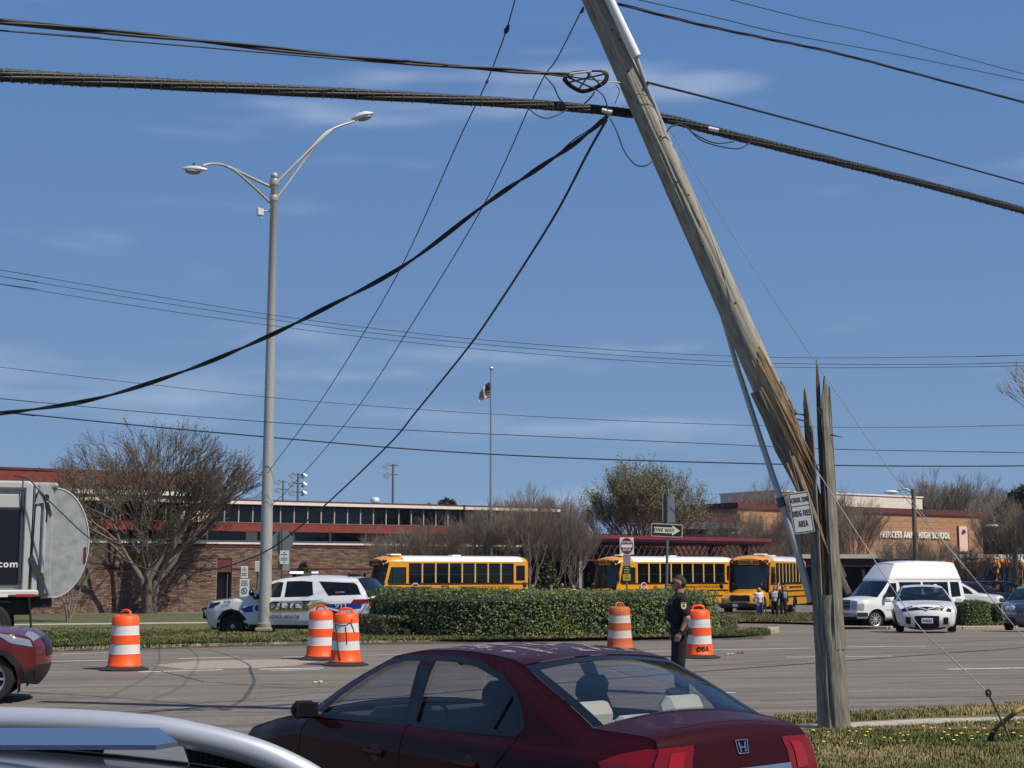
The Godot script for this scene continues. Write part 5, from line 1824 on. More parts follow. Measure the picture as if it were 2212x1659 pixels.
func make_bus(at: Vector3, turn: float, label: String, lit: bool) -> Node3D:
	var root := thing("school_bus", label, "bus", at, turn, "school buses on the loop")
	root.scale = Vector3(0.9, 0.97, 0.9)
	var yellow := paint("dc9718", 0.4)
	var white := paint("eceeee", 0.45)
	var black := pm("101011", 0.45)
	var glass := pm("0d1116", 0.06)
	var tan := pm("c9a765", 0.6)
	var mb := MB.new()
	var X0 := 2.15
	var X1 := 11.6
	# body below the windows, its flared skirt, window header
	for s in [1.0, -1.0]:
		mb = MB.new()
		var prof := [[0.52, 1.19], [0.56, 1.22], [1.7, 1.22], [1.72, 1.21]]
		for k in 3:
			for seg in [[X0, 7.85], [8.95, X1]]:
				mb.quad(Vector3(seg[0], prof[k][0], prof[k][1] * s), Vector3(seg[1], prof[k][0], prof[k][1] * s), Vector3(seg[1], prof[k + 1][0], prof[k + 1][1] * s), Vector3(seg[0], prof[k + 1][0], prof[k + 1][1] * s))
		# over the rear wheel
		var arch := PackedVector2Array([Vector2(7.85, 1.71), Vector2(7.85, 0.56)])
		for k in 13:
			var a := PI - PI * k / 12.0
			arch.append(Vector2(8.4 + 0.55 * cos(a), 0.56 + 0.5 * sin(a)))
		arch.append_array([Vector2(8.95, 0.56), Vector2(8.95, 1.71)])
		mb.prism(arch, 0.02, Transform3D(Basis.IDENTITY, Vector3(0, 0, 1.21 * s)))
		mb.box(Vector3((3.6 + X1) * 0.5, 2.89, 1.2 * s), Vector3(X1 - 3.6, 0.1, 0.06))
		obj("side_panel", mb, yellow, root)
		# rub rails
		for y in [0.98, 1.30, 1.70]:
			mb = MB.new()
			mb.cbox(Vector3((X0 + X1) * 0.5 + 0.1, y, 1.232 * s), Vector3(X1 - X0 - 0.2, 0.07, 0.03), 0.01)
			obj("rub_rail", mb, black, root)
		# windows with posts between
		var w := (10.62 - 3.66) / 8.0
		mb = MB.new()
		mb.box(Vector3(7.14, 2.28, 1.12 * s), Vector3(6.98, 1.14, 0.02))
		obj("window_band", mb, pm("08090a", 0.6), root)
		for k in 8:
			mb = MB.new()
			mb.box(Vector3(3.66 + w * (k + 0.5), 2.52, 1.18 * s), Vector3(w - 0.14, 0.56, 0.02))
			mb.box(Vector3(3.66 + w * (k + 0.5), 2.0, 1.19 * s), Vector3(w - 0.14, 0.46, 0.02))
			var g := obj("window", mb, glass, root)
			mb = MB.new()
			mb.box(Vector3(3.66 + w * (k + 0.5), 2.235, 1.196 * s), Vector3(w - 0.14, 0.025, 0.025))
			obj("sash", mb, pm("2a2b2c", 0.5), g)
			if k > 0:
				mb = MB.new()
				mb.cbox(Vector3(3.66 + w * k, 2.30, 1.205 * s), Vector3(0.1, 1.08, 0.05), 0.012)
				obj("window_post", mb, tan, root)
		# rear corner with a small window
		mb = MB.new()
		for e in [[10.62, 10.78, 1.72, 2.94], [11.40, 11.6, 1.72, 2.94], [10.78, 11.40, 1.72, 1.86], [10.78, 11.40, 2.72, 2.94]]:
			mb.box(Vector3((e[0] + e[1]) * 0.5, (e[2] + e[3]) * 0.5, 1.2 * s), Vector3(e[1] - e[0], e[3] - e[2], 0.05))
		obj("rear_corner", mb, yellow, root)
		mb = MB.new()
		mb.box(Vector3(11.09, 2.29, 1.17 * s), Vector3(0.62, 0.86, 0.02))
		obj("window", mb, glass, root)
		# driver's bay: raked pillar and window
		mb = MB.new()
		mb.prism(pv2([2.0, 1.28, 2.16, 1.28, 2.52, 2.62, 3.5, 2.62, 3.5, 1.72, 3.66, 1.72, 3.66, 2.94, 2.42, 2.94, 2.36, 2.66]), 0.05, Transform3D(Basis.IDENTITY, Vector3(0, 0, 1.2 * s)))
		mb.prism(pv2([2.14, 1.28, 3.52, 1.28, 3.52, 1.72, 2.28, 1.56]), 0.05, Transform3D(Basis.IDENTITY, Vector3(0, 0, 1.2 * s)))
		obj("cab_frame", mb, yellow, root)
		mb = MB.new()
		mb.prism(pv2([2.27, 1.6, 3.5, 1.7, 3.5, 2.62, 2.53, 2.62]), 0.02, Transform3D(Basis.IDENTITY, Vector3(0, 0, 1.17 * s)))
		obj("window", mb, pm("1d262c", 0.06), root)
		mb = MB.new()
		mb.box(Vector3(2.66, 2.14, 1.2 * s), Vector3(0.05, 0.95, 0.03))
		obj("window_bar", mb, black, root)
		# mirrors on arms
		mb = MB.new()
		mb.cbox(Vector3(1.95, 2.05, 1.5 * s), Vector3(0.12, 0.5, 0.22), 0.04)
		mb.bar(Vector3(2.2, 2.3, 1.2 * s), Vector3(1.95, 2.25, 1.5 * s), 0.02, 6)
		mb.bar(Vector3(2.2, 1.7, 1.2 * s), Vector3(1.95, 1.85, 1.5 * s), 0.02, 6)
		mb.ball(Vector3(0.35, 1.62, 1.15 * s), Vector3(0.12, 0.16, 0.12), 10, 8)
		mb.bar(Vector3(0.9, 1.2, 0.95 * s), Vector3(0.35, 1.5, 1.15 * s), 0.018, 6)
		obj("mirror", mb, black, root)
		wheel(root, 1.12, 1.12 * s, 0.5, 0.28, "bus", "2a2a2a")
		wheel(root, 8.4, 1.14 * s, 0.5, 0.45, "bus", "2a2a2a")
	# rounded roof
	mb = MB.new()
	var sec := [[1.225, 2.93], [1.2, 3.0], [1.1, 3.1], [0.85, 3.19], [0.45, 3.245], [0.0, 3.265], [-0.45, 3.245], [-0.85, 3.19], [-1.1, 3.1], [-1.2, 3.0], [-1.225, 2.93]]
	var pts := []
	for x in [3.35, 5.0, 8.0, 11.25]:
		for q in sec:
			pts.append(Vector3(x, q[1], q[0]))
	mb.grid(pts, sec.size(), true)
	obj("roof", mb, white, root)
	mb = MB.new()
	pts = []
	for q in [[11.25, 1.0, 0.0], [11.5, 0.985, -0.02], [11.62, 0.96, -0.07], [11.66, 0.93, -0.2], [11.66, 0.93, -2.3]]:
		for e in sec:
			var yy: float = e[1] + q[2] * (1.0 if q[2] > -0.3 else 0.0)
			if q[2] < -1.0:
				yy = 0.6
			pts.append(Vector3(q[0], yy, e[0] * q[1]))
	mb.grid(pts, sec.size(), true)
	obj("rear_cap", mb, yellow, root)
	# front cap over the windshield: header board and red and amber lamps
	mb = MB.new()
	pts = []
	for q in [[3.35, 1.0, 0.0], [2.9, 1.0, 0.0], [2.5, 0.98, -0.03], [2.2, 0.95, -0.1], [2.05, 0.92, -0.2]]:
		for e in sec:
			pts.append(Vector3(q[0], e[1] + q[2], e[0] * q[1]))
	mb.grid(pts, sec.size())
	obj("front_cap", mb, yellow, root)
	mb = MB.new()
	mb.cbox(Vector3(2.22, 2.84, 0), Vector3(0.3, 0.36, 2.3), 0.06)
	obj("cap_shell", mb, black, root)
	mb = MB.new()
	mb.cbox(Vector3(2.07, 2.88, 0), Vector3(0.06, 0.3, 1.25), 0.02)
	var board := obj("header_board", mb, yellow, root)
	lettering("lettering", "SCHOOL BUS", 0.18, pm("111111", 0.6), board, Vector3(2.034, 2.88, 0), Basis(Vector3.UP, -PI / 2), 0.92, 0.01)
	for s in [-1.0, 1.0]:
		for q in [[0.78, "8e1a16"], [1.0, "a8541a"]]:
			mb = MB.new()
			mb.ball(Vector3(2.08, 2.88, q[0] * s), Vector3(0.04, 0.09, 0.09), 10, 8)
			obj("warning_lamp", mb, pm(q[1], 0.15), root)
	mb = MB.new()
	mb.cbox(Vector3(3.0, 3.29, 0.5), Vector3(0.7, 0.1, 0.7), 0.04)
	mb.cbox(Vector3(7.2, 3.28, 0), Vector3(0.6, 0.06, 0.6), 0.03)
	obj("roof_hatch", mb, white, root)
	# curved windshield
	mb = MB.new()
	pts = []
	for q in [[2.12, 1.38], [2.13, 1.7], [2.18, 2.2], [2.26, 2.68]]:
		for k in 11:
			var u := -1.0 + k * 0.2
			pts.append(Vector3(q[0] - 0.32 * (1.0 - u * u) + 0.12 * absf(u), q[1], -u * 1.16))
	mb.grid(pts, 11, true)
	obj("windshield", mb, pm("1a242c", 0.05), root)
	# hood, fenders, grille, bumper
	mb = MB.new()
	pts = []
	for q in [[0.12, 0.74, 1.0], [0.14, 1.16, 0.98], [0.35, 1.26, 0.98], [1.0, 1.34, 1.02], [1.75, 1.42, 1.1], [2.1, 1.5, 1.14]]:
		for k in 13:
			var u := -1.0 + k / 6.0
			pts.append(Vector3(q[0] - (0.1 if q[0] < 0.2 else 0.0) * (1 - u * u), q[1] - 0.30 * pow(absf(u), 4.0) * (1.0 if q[0] > 0.3 else 0.3), -u * q[2]))
	mb.grid(pts, 13, true)
	obj("hood", mb, yellow, root)
	for s in [1.0, -1.0]:
		mb = MB.new()
		var fen := PackedVector2Array([Vector2(0.16, 1.05), Vector2(0.12, 0.62), Vector2(0.55, 0.62)])
		for k in 11:
			var a := PI - PI * k / 10.0
			fen.append(Vector2(1.12 + 0.57 * cos(a), 0.5 + 0.57 * sin(a)))
		fen.append_array([Vector2(1.72, 0.55), Vector2(2.16, 0.55), Vector2(2.16, 1.3), Vector2(1.6, 1.2), Vector2(0.5, 1.1)])
		mb.prism(fen, 0.1, Transform3D(Basis.IDENTITY, Vector3(0, 0, 1.09 * s)))
		obj("fender", mb, yellow, root)
		mb = MB.new()
		mb.cbox(Vector3(0.12, 0.95, 0.80 * s), Vector3(0.08, 0.18, 0.26), 0.04)
		obj("headlamp", mb, lamp_mat("fff2d8", 1.2) if lit and s < 0 else pm("c9ccc8", 0.1, 0.2), root)
	mb = MB.new()
	mb.cbox(Vector3(0.05, 0.98, 0), Vector3(0.08, 0.34, 1.15), 0.05)
	var gr := obj("grille", mb, black, root)
	for k in 4:
		mb = MB.new()
		mb.box(Vector3(0.0, 0.86 + k * 0.08, 0), Vector3(0.02, 0.02, 1.05))
		obj("grille_bar", mb, pm("35373a", 0.4), gr)
	mb = MB.new()
	mb.cbox(Vector3(0.02, 0.58, 0), Vector3(0.16, 0.24, 2.3), 0.05)
	obj("front_bumper", mb, black, root)
	mb = MB.new()
	mb.box(Vector3(-0.07, 0.62, -0.25), Vector3(0.01, 0.15, 0.3))
	obj("number_plate", mb, pm("c5c8cc", 0.5), root)
	mb = MB.new()
	mb.box(Vector3(6.3, 0.42, 0), Vector3(10.4, 0.2, 1.0))
	mb.box(Vector3(11.75, 0.62, 0), Vector3(0.2, 0.25, 2.35))
	mb.box(Vector3(5.6, 0.45, 0.95), Vector3(2.4, 0.35, 0.4))
	obj("chassis", mb, pm("0d0d0d", 0.9), root)
	mb = MB.new()
	mb.box(Vector3(6.8, 1.45, 0), Vector3(9.2, 0.05, 2.2))
	obj("floor_pan", mb, pm("151515", 0.9), root)
	# folded stop arm, lettering, lamps
	mb = MB.new()
	var oct := PackedVector2Array()
	for k in 8:
		oct.append(Vector2(0.26 * cos(PI / 8 + k * PI / 4), 0.29 * sin(PI / 8 + k * PI / 4)))
	mb.prism(oct, 0.03, Transform3D(Basis.IDENTITY, Vector3(4.05, 1.5, 1.30)))
	var arm := obj("stop_arm", mb, pm("d8d2cc", 0.5), root)
	mb = MB.new()
	var oct2 := PackedVector2Array()
	for p in oct:
		oct2.append(p * 0.87)
	mb.prism(oct2, 0.03, Transform3D(Basis.IDENTITY, Vector3(4.05, 1.5, 1.306)))
	obj("stop_face", mb, pm("8a1a1c", 0.5), arm)
	lettering("lettering", "STOP", 0.15, pm("e8e4e0", 0.5), arm, Vector3(4.05, 1.5, 1.323), Basis.IDENTITY, 0.9, 0.004)
	lettering("lettering", "VIRGINIA BEACH CITY PUBLIC SCHOOLS", 0.13, pm("1a1711", 0.6), root, Vector3(8.6, 1.5, 1.226), Basis.IDENTITY, 1.0, 0.006)
	lettering("lettering", "493", 0.13, pm("1a1711", 0.6), root, Vector3(5.0, 1.5, 1.226), Basis.IDENTITY, 1.0, 0.006)
	mb = MB.new()
	mb.box(Vector3(6.0, 1.5, 1.225), Vector3(0.5, 0.22, 0.02))
	obj("side_marker", mb, pm("2a2016", 0.5), root)
	mb = MB.new()
	mb.box(Vector3(6.0, 1.48, 1.23), Vector3(0.36, 0.12, 0.02))
	obj("marker_lens", mb, pm("c98a3a", 0.3), root)
	return root

func make_buses() -> void:
	make_bus(on_ground(-8.9, 76.2), deg_to_rad(27.4), "yellow school bus behind the police car and the left end of the hedge", false)
	make_bus(on_ground(3.55, 78.8), deg_to_rad(32.5), "yellow school bus in the middle behind the one way sign", true)
	make_bus(on_ground(11.6, 73.9), deg_to_rad(66.0), "yellow school bus facing forward with pupils beside its front wheel", false)
	for q in [[2085, 95.5, 40.0, "distant school bus parked just behind the rear corner of the white van"], [2160, 94.5, 62.0, "distant school bus behind the parked white utility car"], [2250, 94.0, 62.0, "distant school bus farthest to the side behind the dark minivan"], [2005, 96.0, 50.0, "distant school bus mostly hidden behind the white van"]]:
		make_bus(on_ground(gx(q[0], q[1]), q[1]), deg_to_rad(q[2]), q[3], false)

func make_truck() -> void:
	# refuse truck: local x to its rear, which points to the right
	var d0 := 36.0
	var root := thing("refuse_truck", "grey refuse truck with a bulging round tailgate and a cable lying on it", "truck", Vector3(gx(108, d0), 0, -d0), deg_to_rad(17.0))
	var grey := tmat(ntex(31, 0.02, [[0.0, "8b9090"], [0.5, "9ea3a3"], [1.0, "acb0b0"]], 256, 4), 0.5, 0.45, null, 0.0, false)
	grey.metallic = 0.2
	var pale := pm("aeb2b2", 0.5)
	var black := pm("0e0e10", 0.6)
	var navy := pm("10131c", 0.35)
	var mb := MB.new()
	mb.cbox(Vector3(-4.5, 2.75, -1.25), Vector3(8.6, 2.7, 2.36), 0.06)
	obj("hopper_body", mb, grey, root)
	# ribs, top rail, bottom rail
	for x in [-0.36, -0.57]:
		mb = MB.new()
		mb.cbox(Vector3(x, 2.75, 0.0), Vector3(0.18, 2.66, 0.16), 0.03)
		obj("body_rib", mb, pale, root)
	mb = MB.new()
	mb.cbox(Vector3(-4.6, 4.02, 0.0), Vector3(8.2, 0.2, 0.14), 0.04)
	obj("top_rail", mb, pale, root)
	mb = MB.new()
	mb.cbox(Vector3(-4.6, 1.36, 0.02), Vector3(8.8, 0.16, 0.2), 0.04)
	var rail := obj("bottom_rail", mb, pm("c3c4c0", 0.5), root)
	for k in 10:
		mb = MB.new()
		mb.box(Vector3(-0.55 - k * 0.62, 1.30, 0.125), Vector3(0.42, 0.07, 0.01))
		obj("reflector", mb, pm("9c2a2e" if k % 2 == 0 else "d9d9d6", 0.4), rail)
	mb = MB.new()
	mb.cbox(Vector3(-4.71, 2.48, -0.045), Vector3(7.9, 1.85, 0.05), 0.01)
	var panel := obj("banner_panel", mb, navy, root)
	mb = MB.new()
	mb.cbox(Vector3(-4.71, 3.62, -0.03), Vector3(7.9, 0.34, 0.08), 0.02)
	obj("side_band", mb, pale, root)
	mb = MB.new()
	mb.cbox(Vector3(-0.71, 2.7, -0.0), Vector3(0.1, 2.2, 0.06), 0.02)
	obj("banner_frame", mb, pm("3a3d40", 0.5), root)
	lettering("lettering", "smv.com", 0.15, pm("dfe2e5", 0.5), panel, Vector3(-1.26, 2.06, -0.012), Basis.IDENTITY, 1.15, 0.01)
	# tailgate: D-shaped drum across the rear
	mb = MB.new()
	var dd := PackedVector2Array([Vector2(-0.2, 1.22), Vector2(-0.2, 3.98)])
	for k in 25:
		var a := PI * 0.5 - PI * k / 24.0
		dd.append(Vector2(0.06 + 0.84 * cos(a), 2.6 + 1.36 * sin(a)))
	mb.prism(dd, 2.3, Transform3D(Basis.IDENTITY, Vector3(0, 0, -1.2)))
	var gate := obj("tailgate", mb, grey, root)
	mb = MB.new()
	var rimp := PackedVector3Array()
	var rr := PackedFloat32Array()
	for k in 25:
		var a := PI * 0.5 - PI * k / 24.0
		rimp.append(Vector3(0.06 + 0.84 * cos(a), 2.6 + 1.36 * sin(a), -0.05))
		rr.append(0.02)
	mb.tube(rimp, rr, 6)
	obj("tailgate_rim", mb, pale, gate)
	mb = MB.new()
	mb.cbox(Vector3(0.82, 2.3, -0.035), Vector3(0.05, 0.4, 0.04), 0.01)
	obj("marker_lamp", mb, pm("6e1a20", 0.3), gate)
	# rear frame with hinge, rams and lock
	mb = MB.new()
	mb.cbox(Vector3(-0.13, 2.7, 0.0), Vector3(0.3, 2.75, 0.12), 0.03)
	mb.cbox(Vector3(-0.14, 4.02, 0.0), Vector3(0.5, 0.14, 0.2), 0.04)
	var frame := obj("rear_frame", mb, grey, root)
	mb = MB.new()
	mb.bar(Vector3(-0.18, 1.85, 0.11), Vector3(-0.18, 3.4, 0.11), 0.045, 10)
	mb.bar(Vector3(-0.18, 3.4, 0.11), Vector3(-0.22, 3.85, 0.11), 0.03, 10)
	obj("lift_ram", mb, pm("c3c6c6", 0.3, 0.4), frame)
	mb = MB.new()
	mb.prism(pv2([-0.42, 3.55, -0.3, 4.0, -0.05, 3.98, 0.1, 3.6, 0.0, 3.3, -0.1, 3.6]), 0.05, Transform3D(Basis.IDENTITY, Vector3(0, 0, 0.1)))
	obj("hinge_plate", mb, pm("9aa0a0", 0.5), frame)
	for q in [[-0.16, 3.72, 0.075], [-0.12, 3.5, 0.04], [-0.11, 3.34, 0.03]]:
		mb = MB.new()
		mb.lathe(pv2([q[2], -0.01, q[2], 0.02, 0.0, 0.02]), 14, Vector3(q[0], q[1], 0.125), Basis(Vector3.RIGHT, PI / 2))
		obj("pin_hole", mb, black, frame)
	mb = MB.new()
	mb.prism(pv2([-0.5, 2.25, -0.42, 2.3, -0.3, 2.05, -0.2, 2.0, -0.12, 1.7, -0.12, 1.3, -0.24, 1.3, -0.26, 1.72, -0.4, 1.85]), 0.06, Transform3D(Basis.IDENTITY, Vector3(0, 0, 0.1)))
	obj("lock_arm", mb, pm("34383a", 0.5), frame)
	mb = MB.new()
	mb.bar(Vector3(-0.46, 1.5, 0.1), Vector3(-0.4, 3.8, 0.1), 0.02, 6)
	mb.tube(PackedVector3Array([Vector3(-0.35, 3.9, 0.12), Vector3(-0.2, 3.75, 0.14), Vector3(-0.12, 3.4, 0.14), Vector3(-0.14, 3.1, 0.13)]), PackedFloat32Array([0.025, 0.025, 0.025, 0.025]), 6)
	obj("hose", mb, black, frame)
	# chassis, wheels, mudflap
	mb = MB.new()
	mb.box(Vector3(-4.6, 1.1, -1.2), Vector3(8.4, 0.3, 1.0))
	mb.box(Vector3(-0.9, 1.0, -0.5), Vector3(0.9, 0.36, 0.5))
	mb.bar(Vector3(-0.9, 0.8, -0.3), Vector3(-0.3, 1.2, -0.3), 0.05, 8)
	obj("chassis", mb, black, root)
	mb = MB.new()
	mb.cbox(Vector3(-0.42, 0.78, -0.15), Vector3(0.04, 0.95, 0.62), 0.012, Basis(Vector3(0, 0, 1), 0.1))
	obj("mudflap", mb, pm("141415", 0.8), root)
	mb = MB.new()
	mb.box(Vector3(-0.2, 1.12, -1.2), Vector3(0.5, 0.25, 2.1))
	obj("tail_beam", mb, black, root)
	for x in [-1.42, -2.85, -7.2]:
		wheel(root, x, 0.0, 0.56, 0.5, "truck", "b9bcbe")
	for x in [-1.42, -2.85, -7.2]:
		wheel(root, x, -2.4, 0.56, 0.5, "truck", "b9bcbe")
	mb = MB.new()
	mb.cbox(Vector3(-9.9, 2.0, -1.2), Vector3(2.0, 2.2, 2.3), 0.15)
	obj("cab", mb, paint("c9cccc", 0.4), root)

# ---------------------------------------------------------------- plants
var tips := PackedVector3Array()
func grow(mb: MB, r: RandomNumberGenerator, p: Vector3, dir: Vector3, len_: float, rad: float, level: int, o: Dictionary) -> void:
	var steps: int = 3 if level > 2 else 2
	var pts := PackedVector3Array([p])
	var rads := PackedFloat32Array([rad])
	var d := dir
	var q := p
	for k in steps:
		d = (d + Vector3(r.randf_range(-1, 1), r.randf_range(-0.6, 0.9), r.randf_range(-1, 1)) * o.wiggle + Vector3(0, o.rise, 0)).normalized()
		q += d * len_ / steps
		pts.append(q)
		rads.append(lerpf(rad, rad * 0.68, float(k + 1) / steps))
	mb.tube(pts, rads, 6 if level >= o.levels - 1 else 4 if level > 2 else 3, false)
	if level == 0:
		tips.append(q)
		return
	var kids: int = o.kids if level > 1 else o.last
	for k in kids:
		var at: int = steps if k < 2 else 1 + r.randi() % steps
		var side := Vector3(r.randf_range(-1, 1), r.randf_range(-0.3, 0.5), r.randf_range(-1, 1)).normalized()
		var away: Vector3 = q - o.base
		away.y = 0
		var nd: Vector3 = (d * o.keep + side * o.spread + away.normalized() * o.outward).normalized()
		grow(mb, r, pts[at], nd, len_ * r.randf_range(o.shrink - 0.12, o.shrink + 0.12), maxf(rad * 0.64, o.thin), level - 1, o)

func tree_meshes(seed_: int, o: Dictionary) -> Array:
	var r := RandomNumberGenerator.new()
	r.seed = seed_
	var wood := MB.new()
	var twig := MB.new()
	tips = PackedVector3Array()
	o.base = Vector3.ZERO
	# trunk or several stems
	for k in o.stems:
		var an: float = TAU * (k + r.randf() * 0.6) / o.stems
		var lean: float = o.lean * r.randf_range(0.5, 1.1)
		var d := Vector3(cos(an) * lean, 1, sin(an) * lean).normalized()
		var p: Vector3 = Vector3(cos(an), 0, sin(an)) * o.rad * 0.6 if o.stems > 1 else Vector3.ZERO
		var top: Vector3 = p + d * o.trunk
		var mid: Vector3 = p.lerp(top, 0.5) + Vector3(r.randf_range(-1, 1), 0, r.randf_range(-1, 1)) * o.trunk * 0.05
		wood.tube(PackedVector3Array([p - Vector3(0, 0.1, 0), p + d * 0.25, mid, top]), PackedFloat32Array([o.rad * 1.45, o.rad * 1.05, o.rad * 0.92, o.rad * 0.8]), 9)
		for j in o.forks:
			var a2: float = TAU * (j + r.randf()) / o.forks
			var nd: Vector3 = (d * o.up0 + Vector3(cos(a2), 0.15, sin(a2)) * o.open).normalized()
			grow(twig, r, top - d * 0.15 * r.randf(), nd, o.len, o.rad * 0.55, o.levels, o)
	return [wood.mesh(), twig.mesh(), tips.duplicate()]
func leaf_cloud(r: RandomNumberGenerator, pts: PackedVector3Array, per: int, spread: float, size: float, cols: Array) -> MB:
	var mb := MB.new()
	mb.colored = true
	for p in pts:
		for k in per:
			var q := p + Vector3(r.randf_range(-1, 1), r.randf_range(-1, 1), r.randf_range(-1, 1)) * spread
			var a := Vector3(r.randf_range(-1, 1), r.randf_range(-1, 1), r.randf_range(-1, 1)).normalized()
			var b := a.cross(Vector3(r.randf_range(-1, 1), r.randf_range(-1, 1), r.randf_range(-1, 1))).normalized()
			var s := size * r.randf_range(0.6, 1.3)
			mb.col = cols[r.randi() % cols.size()] * r.randf_range(0.75, 1.25)
			var i := mb.vert(q - a * s, b.cross(a))
			mb.vert(q + b * s * 0.45, b.cross(a))
			mb.vert(q + a * s, b.cross(a))
			mb.vert(q - b * s * 0.45, b.cross(a))
			mb.iquad(i, i + 1, i + 2, i + 3)
	return mb
func plant_tree(kind: Array, called: String, label: String, at: Vector3, high: float, wide: float, turn: float, bark: Material, leaf: Material = null) -> Node3D:
	var t := thing(called, label, "tree", at, turn)
	t.scale = Vector3(wide, high, wide)
	obj("trunk", kind[0], bark, t)
	obj("crown", kind[1], bark, t)
	if kind.size() > 3:
		obj("leaf_buds", kind[3], leaf, t)
	return t
func height_of(kind: Array) -> float:
	return kind[1].get_aabb().end.y
func wide_of(kind: Array) -> float:
	return kind[1].get_aabb().size.x
func make_trees() -> void:
	var r := RandomNumberGenerator.new()
	r.seed = 77
	var lm := vc_mat(0.8)
	var bark := tmat(tx.bark, 0.8, 0.9, null, 0.0, false)
	var grey := pm("7a7066", 0.9)
	var brown := pm("7d7269", 0.9)
	var redbrown := pm("776a60", 0.9)
	# broad bare tree in front of the school
	var big := tree_meshes(3, {"stems": 3, "trunk": 1.7, "rad": 0.3, "lean": 0.22, "forks": 3, "up0": 0.7, "open": 0.85, "len": 2.5, "levels": 6, "kids": 3, "last": 4, "wiggle": 0.26, "rise": 0.035, "keep": 1.0, "spread": 0.66, "outward": 0.28, "shrink": 0.77, "thin": 0.009})
	var pods := leaf_cloud(r, big[2], 1, 0.08, 0.06, [lin("5a4a3c"), lin("6b5844"), lin("4b4038")])
	big.append(pods.mesh())
	plant_tree(big, "bare_tree", "large bare spreading tree standing in front of the brick school wall", on_ground(gx(325, 80.5), 80.5, 0.1), 11.0 / height_of(big), 13.6 / wide_of(big), 3.7, pm("685d52", 0.9), lm)
	# prototypes reused with other sizes
	var myrtle := tree_meshes(5, {"stems": 5, "trunk": 1.3, "rad": 0.085, "lean": 0.42, "forks": 2, "up0": 1.0, "open": 0.4, "len": 1.25, "levels": 5, "kids": 3, "last": 5, "wiggle": 0.22, "rise": 0.1, "keep": 1.0, "spread": 0.5, "outward": 0.15, "shrink": 0.8, "thin": 0.0065})
	var upright := tree_meshes(9, {"stems": 1, "trunk": 2.6, "rad": 0.2, "lean": 0.06, "forks": 6, "up0": 1.0, "open": 0.55, "len": 2.3, "levels": 6, "kids": 3, "last": 4, "wiggle": 0.2, "rise": 0.12, "keep": 1.0, "spread": 0.5, "outward": 0.12, "shrink": 0.78, "thin": 0.010})
	var willow := tree_meshes(14, {"stems": 2, "trunk": 2.2, "rad": 0.22, "lean": 0.3, "forks": 5, "up0": 0.8, "open": 0.7, "len": 2.2, "levels": 6, "kids": 3, "last": 5, "wiggle": 0.25, "rise": 0.06, "keep": 1.0, "spread": 0.55, "outward": 0.2, "shrink": 0.78, "thin": 0.010})
	var buds := leaf_cloud(r, willow[2], 2, 0.28, 0.085, [lin("7b8046"), lin("6a7040"), lin("8c8d55"), lin("5d5f3a")])
	willow.append(buds.mesh())
	plant_tree(willow, "budding_tree", "broad tree with a haze of new yellow-green buds behind the entrance canopy", on_ground(gx(1392, 112), 112), 11.4 / height_of(willow), 11.0 / wide_of(willow), 0.3, brown, lm)
	# small crooked tree by the truck
	plant_tree(myrtle, "crooked_tree", "small crooked bare tree beside the rear of the refuse truck", on_ground(gx(152, 64), 64, 0.1), 4.2 / height_of(myrtle), 4.0 / wide_of(myrtle), 1.0, brown)
	var n := 0
	for q in [[868, 86, 5.4, 5.2, "bare twiggy tree behind the front of the leftmost bus"], [940, 87, 6.0, 5.2, "bare twiggy tree behind the middle of the leftmost bus"], [1012, 88, 6.4, 5.0, "bare twiggy tree behind the rear half of the leftmost bus"], [1078, 89, 7.2, 5.4, "bare tree below the flagpole behind the rear of the leftmost bus"], [1140, 87, 7.4, 5.0, "bare tree beside the rear end of the leftmost bus"], [1196, 89, 7.6, 5.0, "bare tree between the leftmost bus and the entrance canopy"], [1235, 90, 6.4, 4.4, "bare tree at the corner of the entrance canopy"], [1590, 118, 8.0, 6.0, "brown bare tree above the far end of the entrance canopy"], [1660, 112, 7.6, 6.0, "brown bare tree behind the forward-facing bus"], [1725, 116, 8.4, 6.0, "brown bare tree behind the hanging school zone sign"], [1850, 108, 8.4, 6.6, "brown bare tree behind the broken pole stump near the tan wall"], [1958, 96, 5.0, 4.4, "low bare tree in front of the white lettering"], [2018, 98, 4.9, 4.4, "low bare tree under the end of the white lettering"], [2090, 92, 4.3, 4.2, "bare tree below the pale picture panel"], [2172, 89, 7.0, 5.2, "dark bare tree beside the corner of the tan brick building"], [2225, 88, 7.4, 6.0, "dark bare tree behind the dark minivan"]]:
		plant_tree(myrtle, "bare_small_tree", q[4], on_ground(gx(q[0], q[1]), q[1]), q[2] / height_of(myrtle), q[3] / wide_of(myrtle), n * 1.7, [brown, redbrown, grey][n % 3]).set_meta("group", "bare trees round the school")
		n += 1
	for q in [[1140, 138, 11.2, 8.5, "tall grey bare tree behind the flagpole"], [1218, 142, 9.6, 6.0, "grey bare tree beside the budding tree"], [1075, 150, 9.0, 6.0, "thin far bare tree behind the school roof by the flagpole"], [1660, 140, 12.2, 9.0, "tall bare tree left of the broken pole stump"], [1800, 135, 11.2, 8.0, "tall bare tree right of the broken pole stump"], [2035, 200, 17.5, 13.0, "far bare tree rising above the auditorium"], [2115, 205, 17.0, 12.0, "far bare tree above the end of the auditorium roof"], [2205, 190, 14.5, 10.0, "far bare tree over the evergreen at the edge"], [745, 210, 13.0, 8.0, "faint far tree above the school roof"], [785, 215, 12.4, 8.0, "faint far tree beside the roof vent"], [975, 190, 12.0, 8.0, "faint far tree above the evergreen clump"]]:
		plant_tree(upright, "tall_bare_tree", q[4], on_ground(gx(q[0], q[1]), q[1]), q[2] / height_of(upright), q[3] / wide_of(upright), n * 2.1, [grey, brown][n % 2]).set_meta("group", "tall bare trees behind the school")
		n += 1
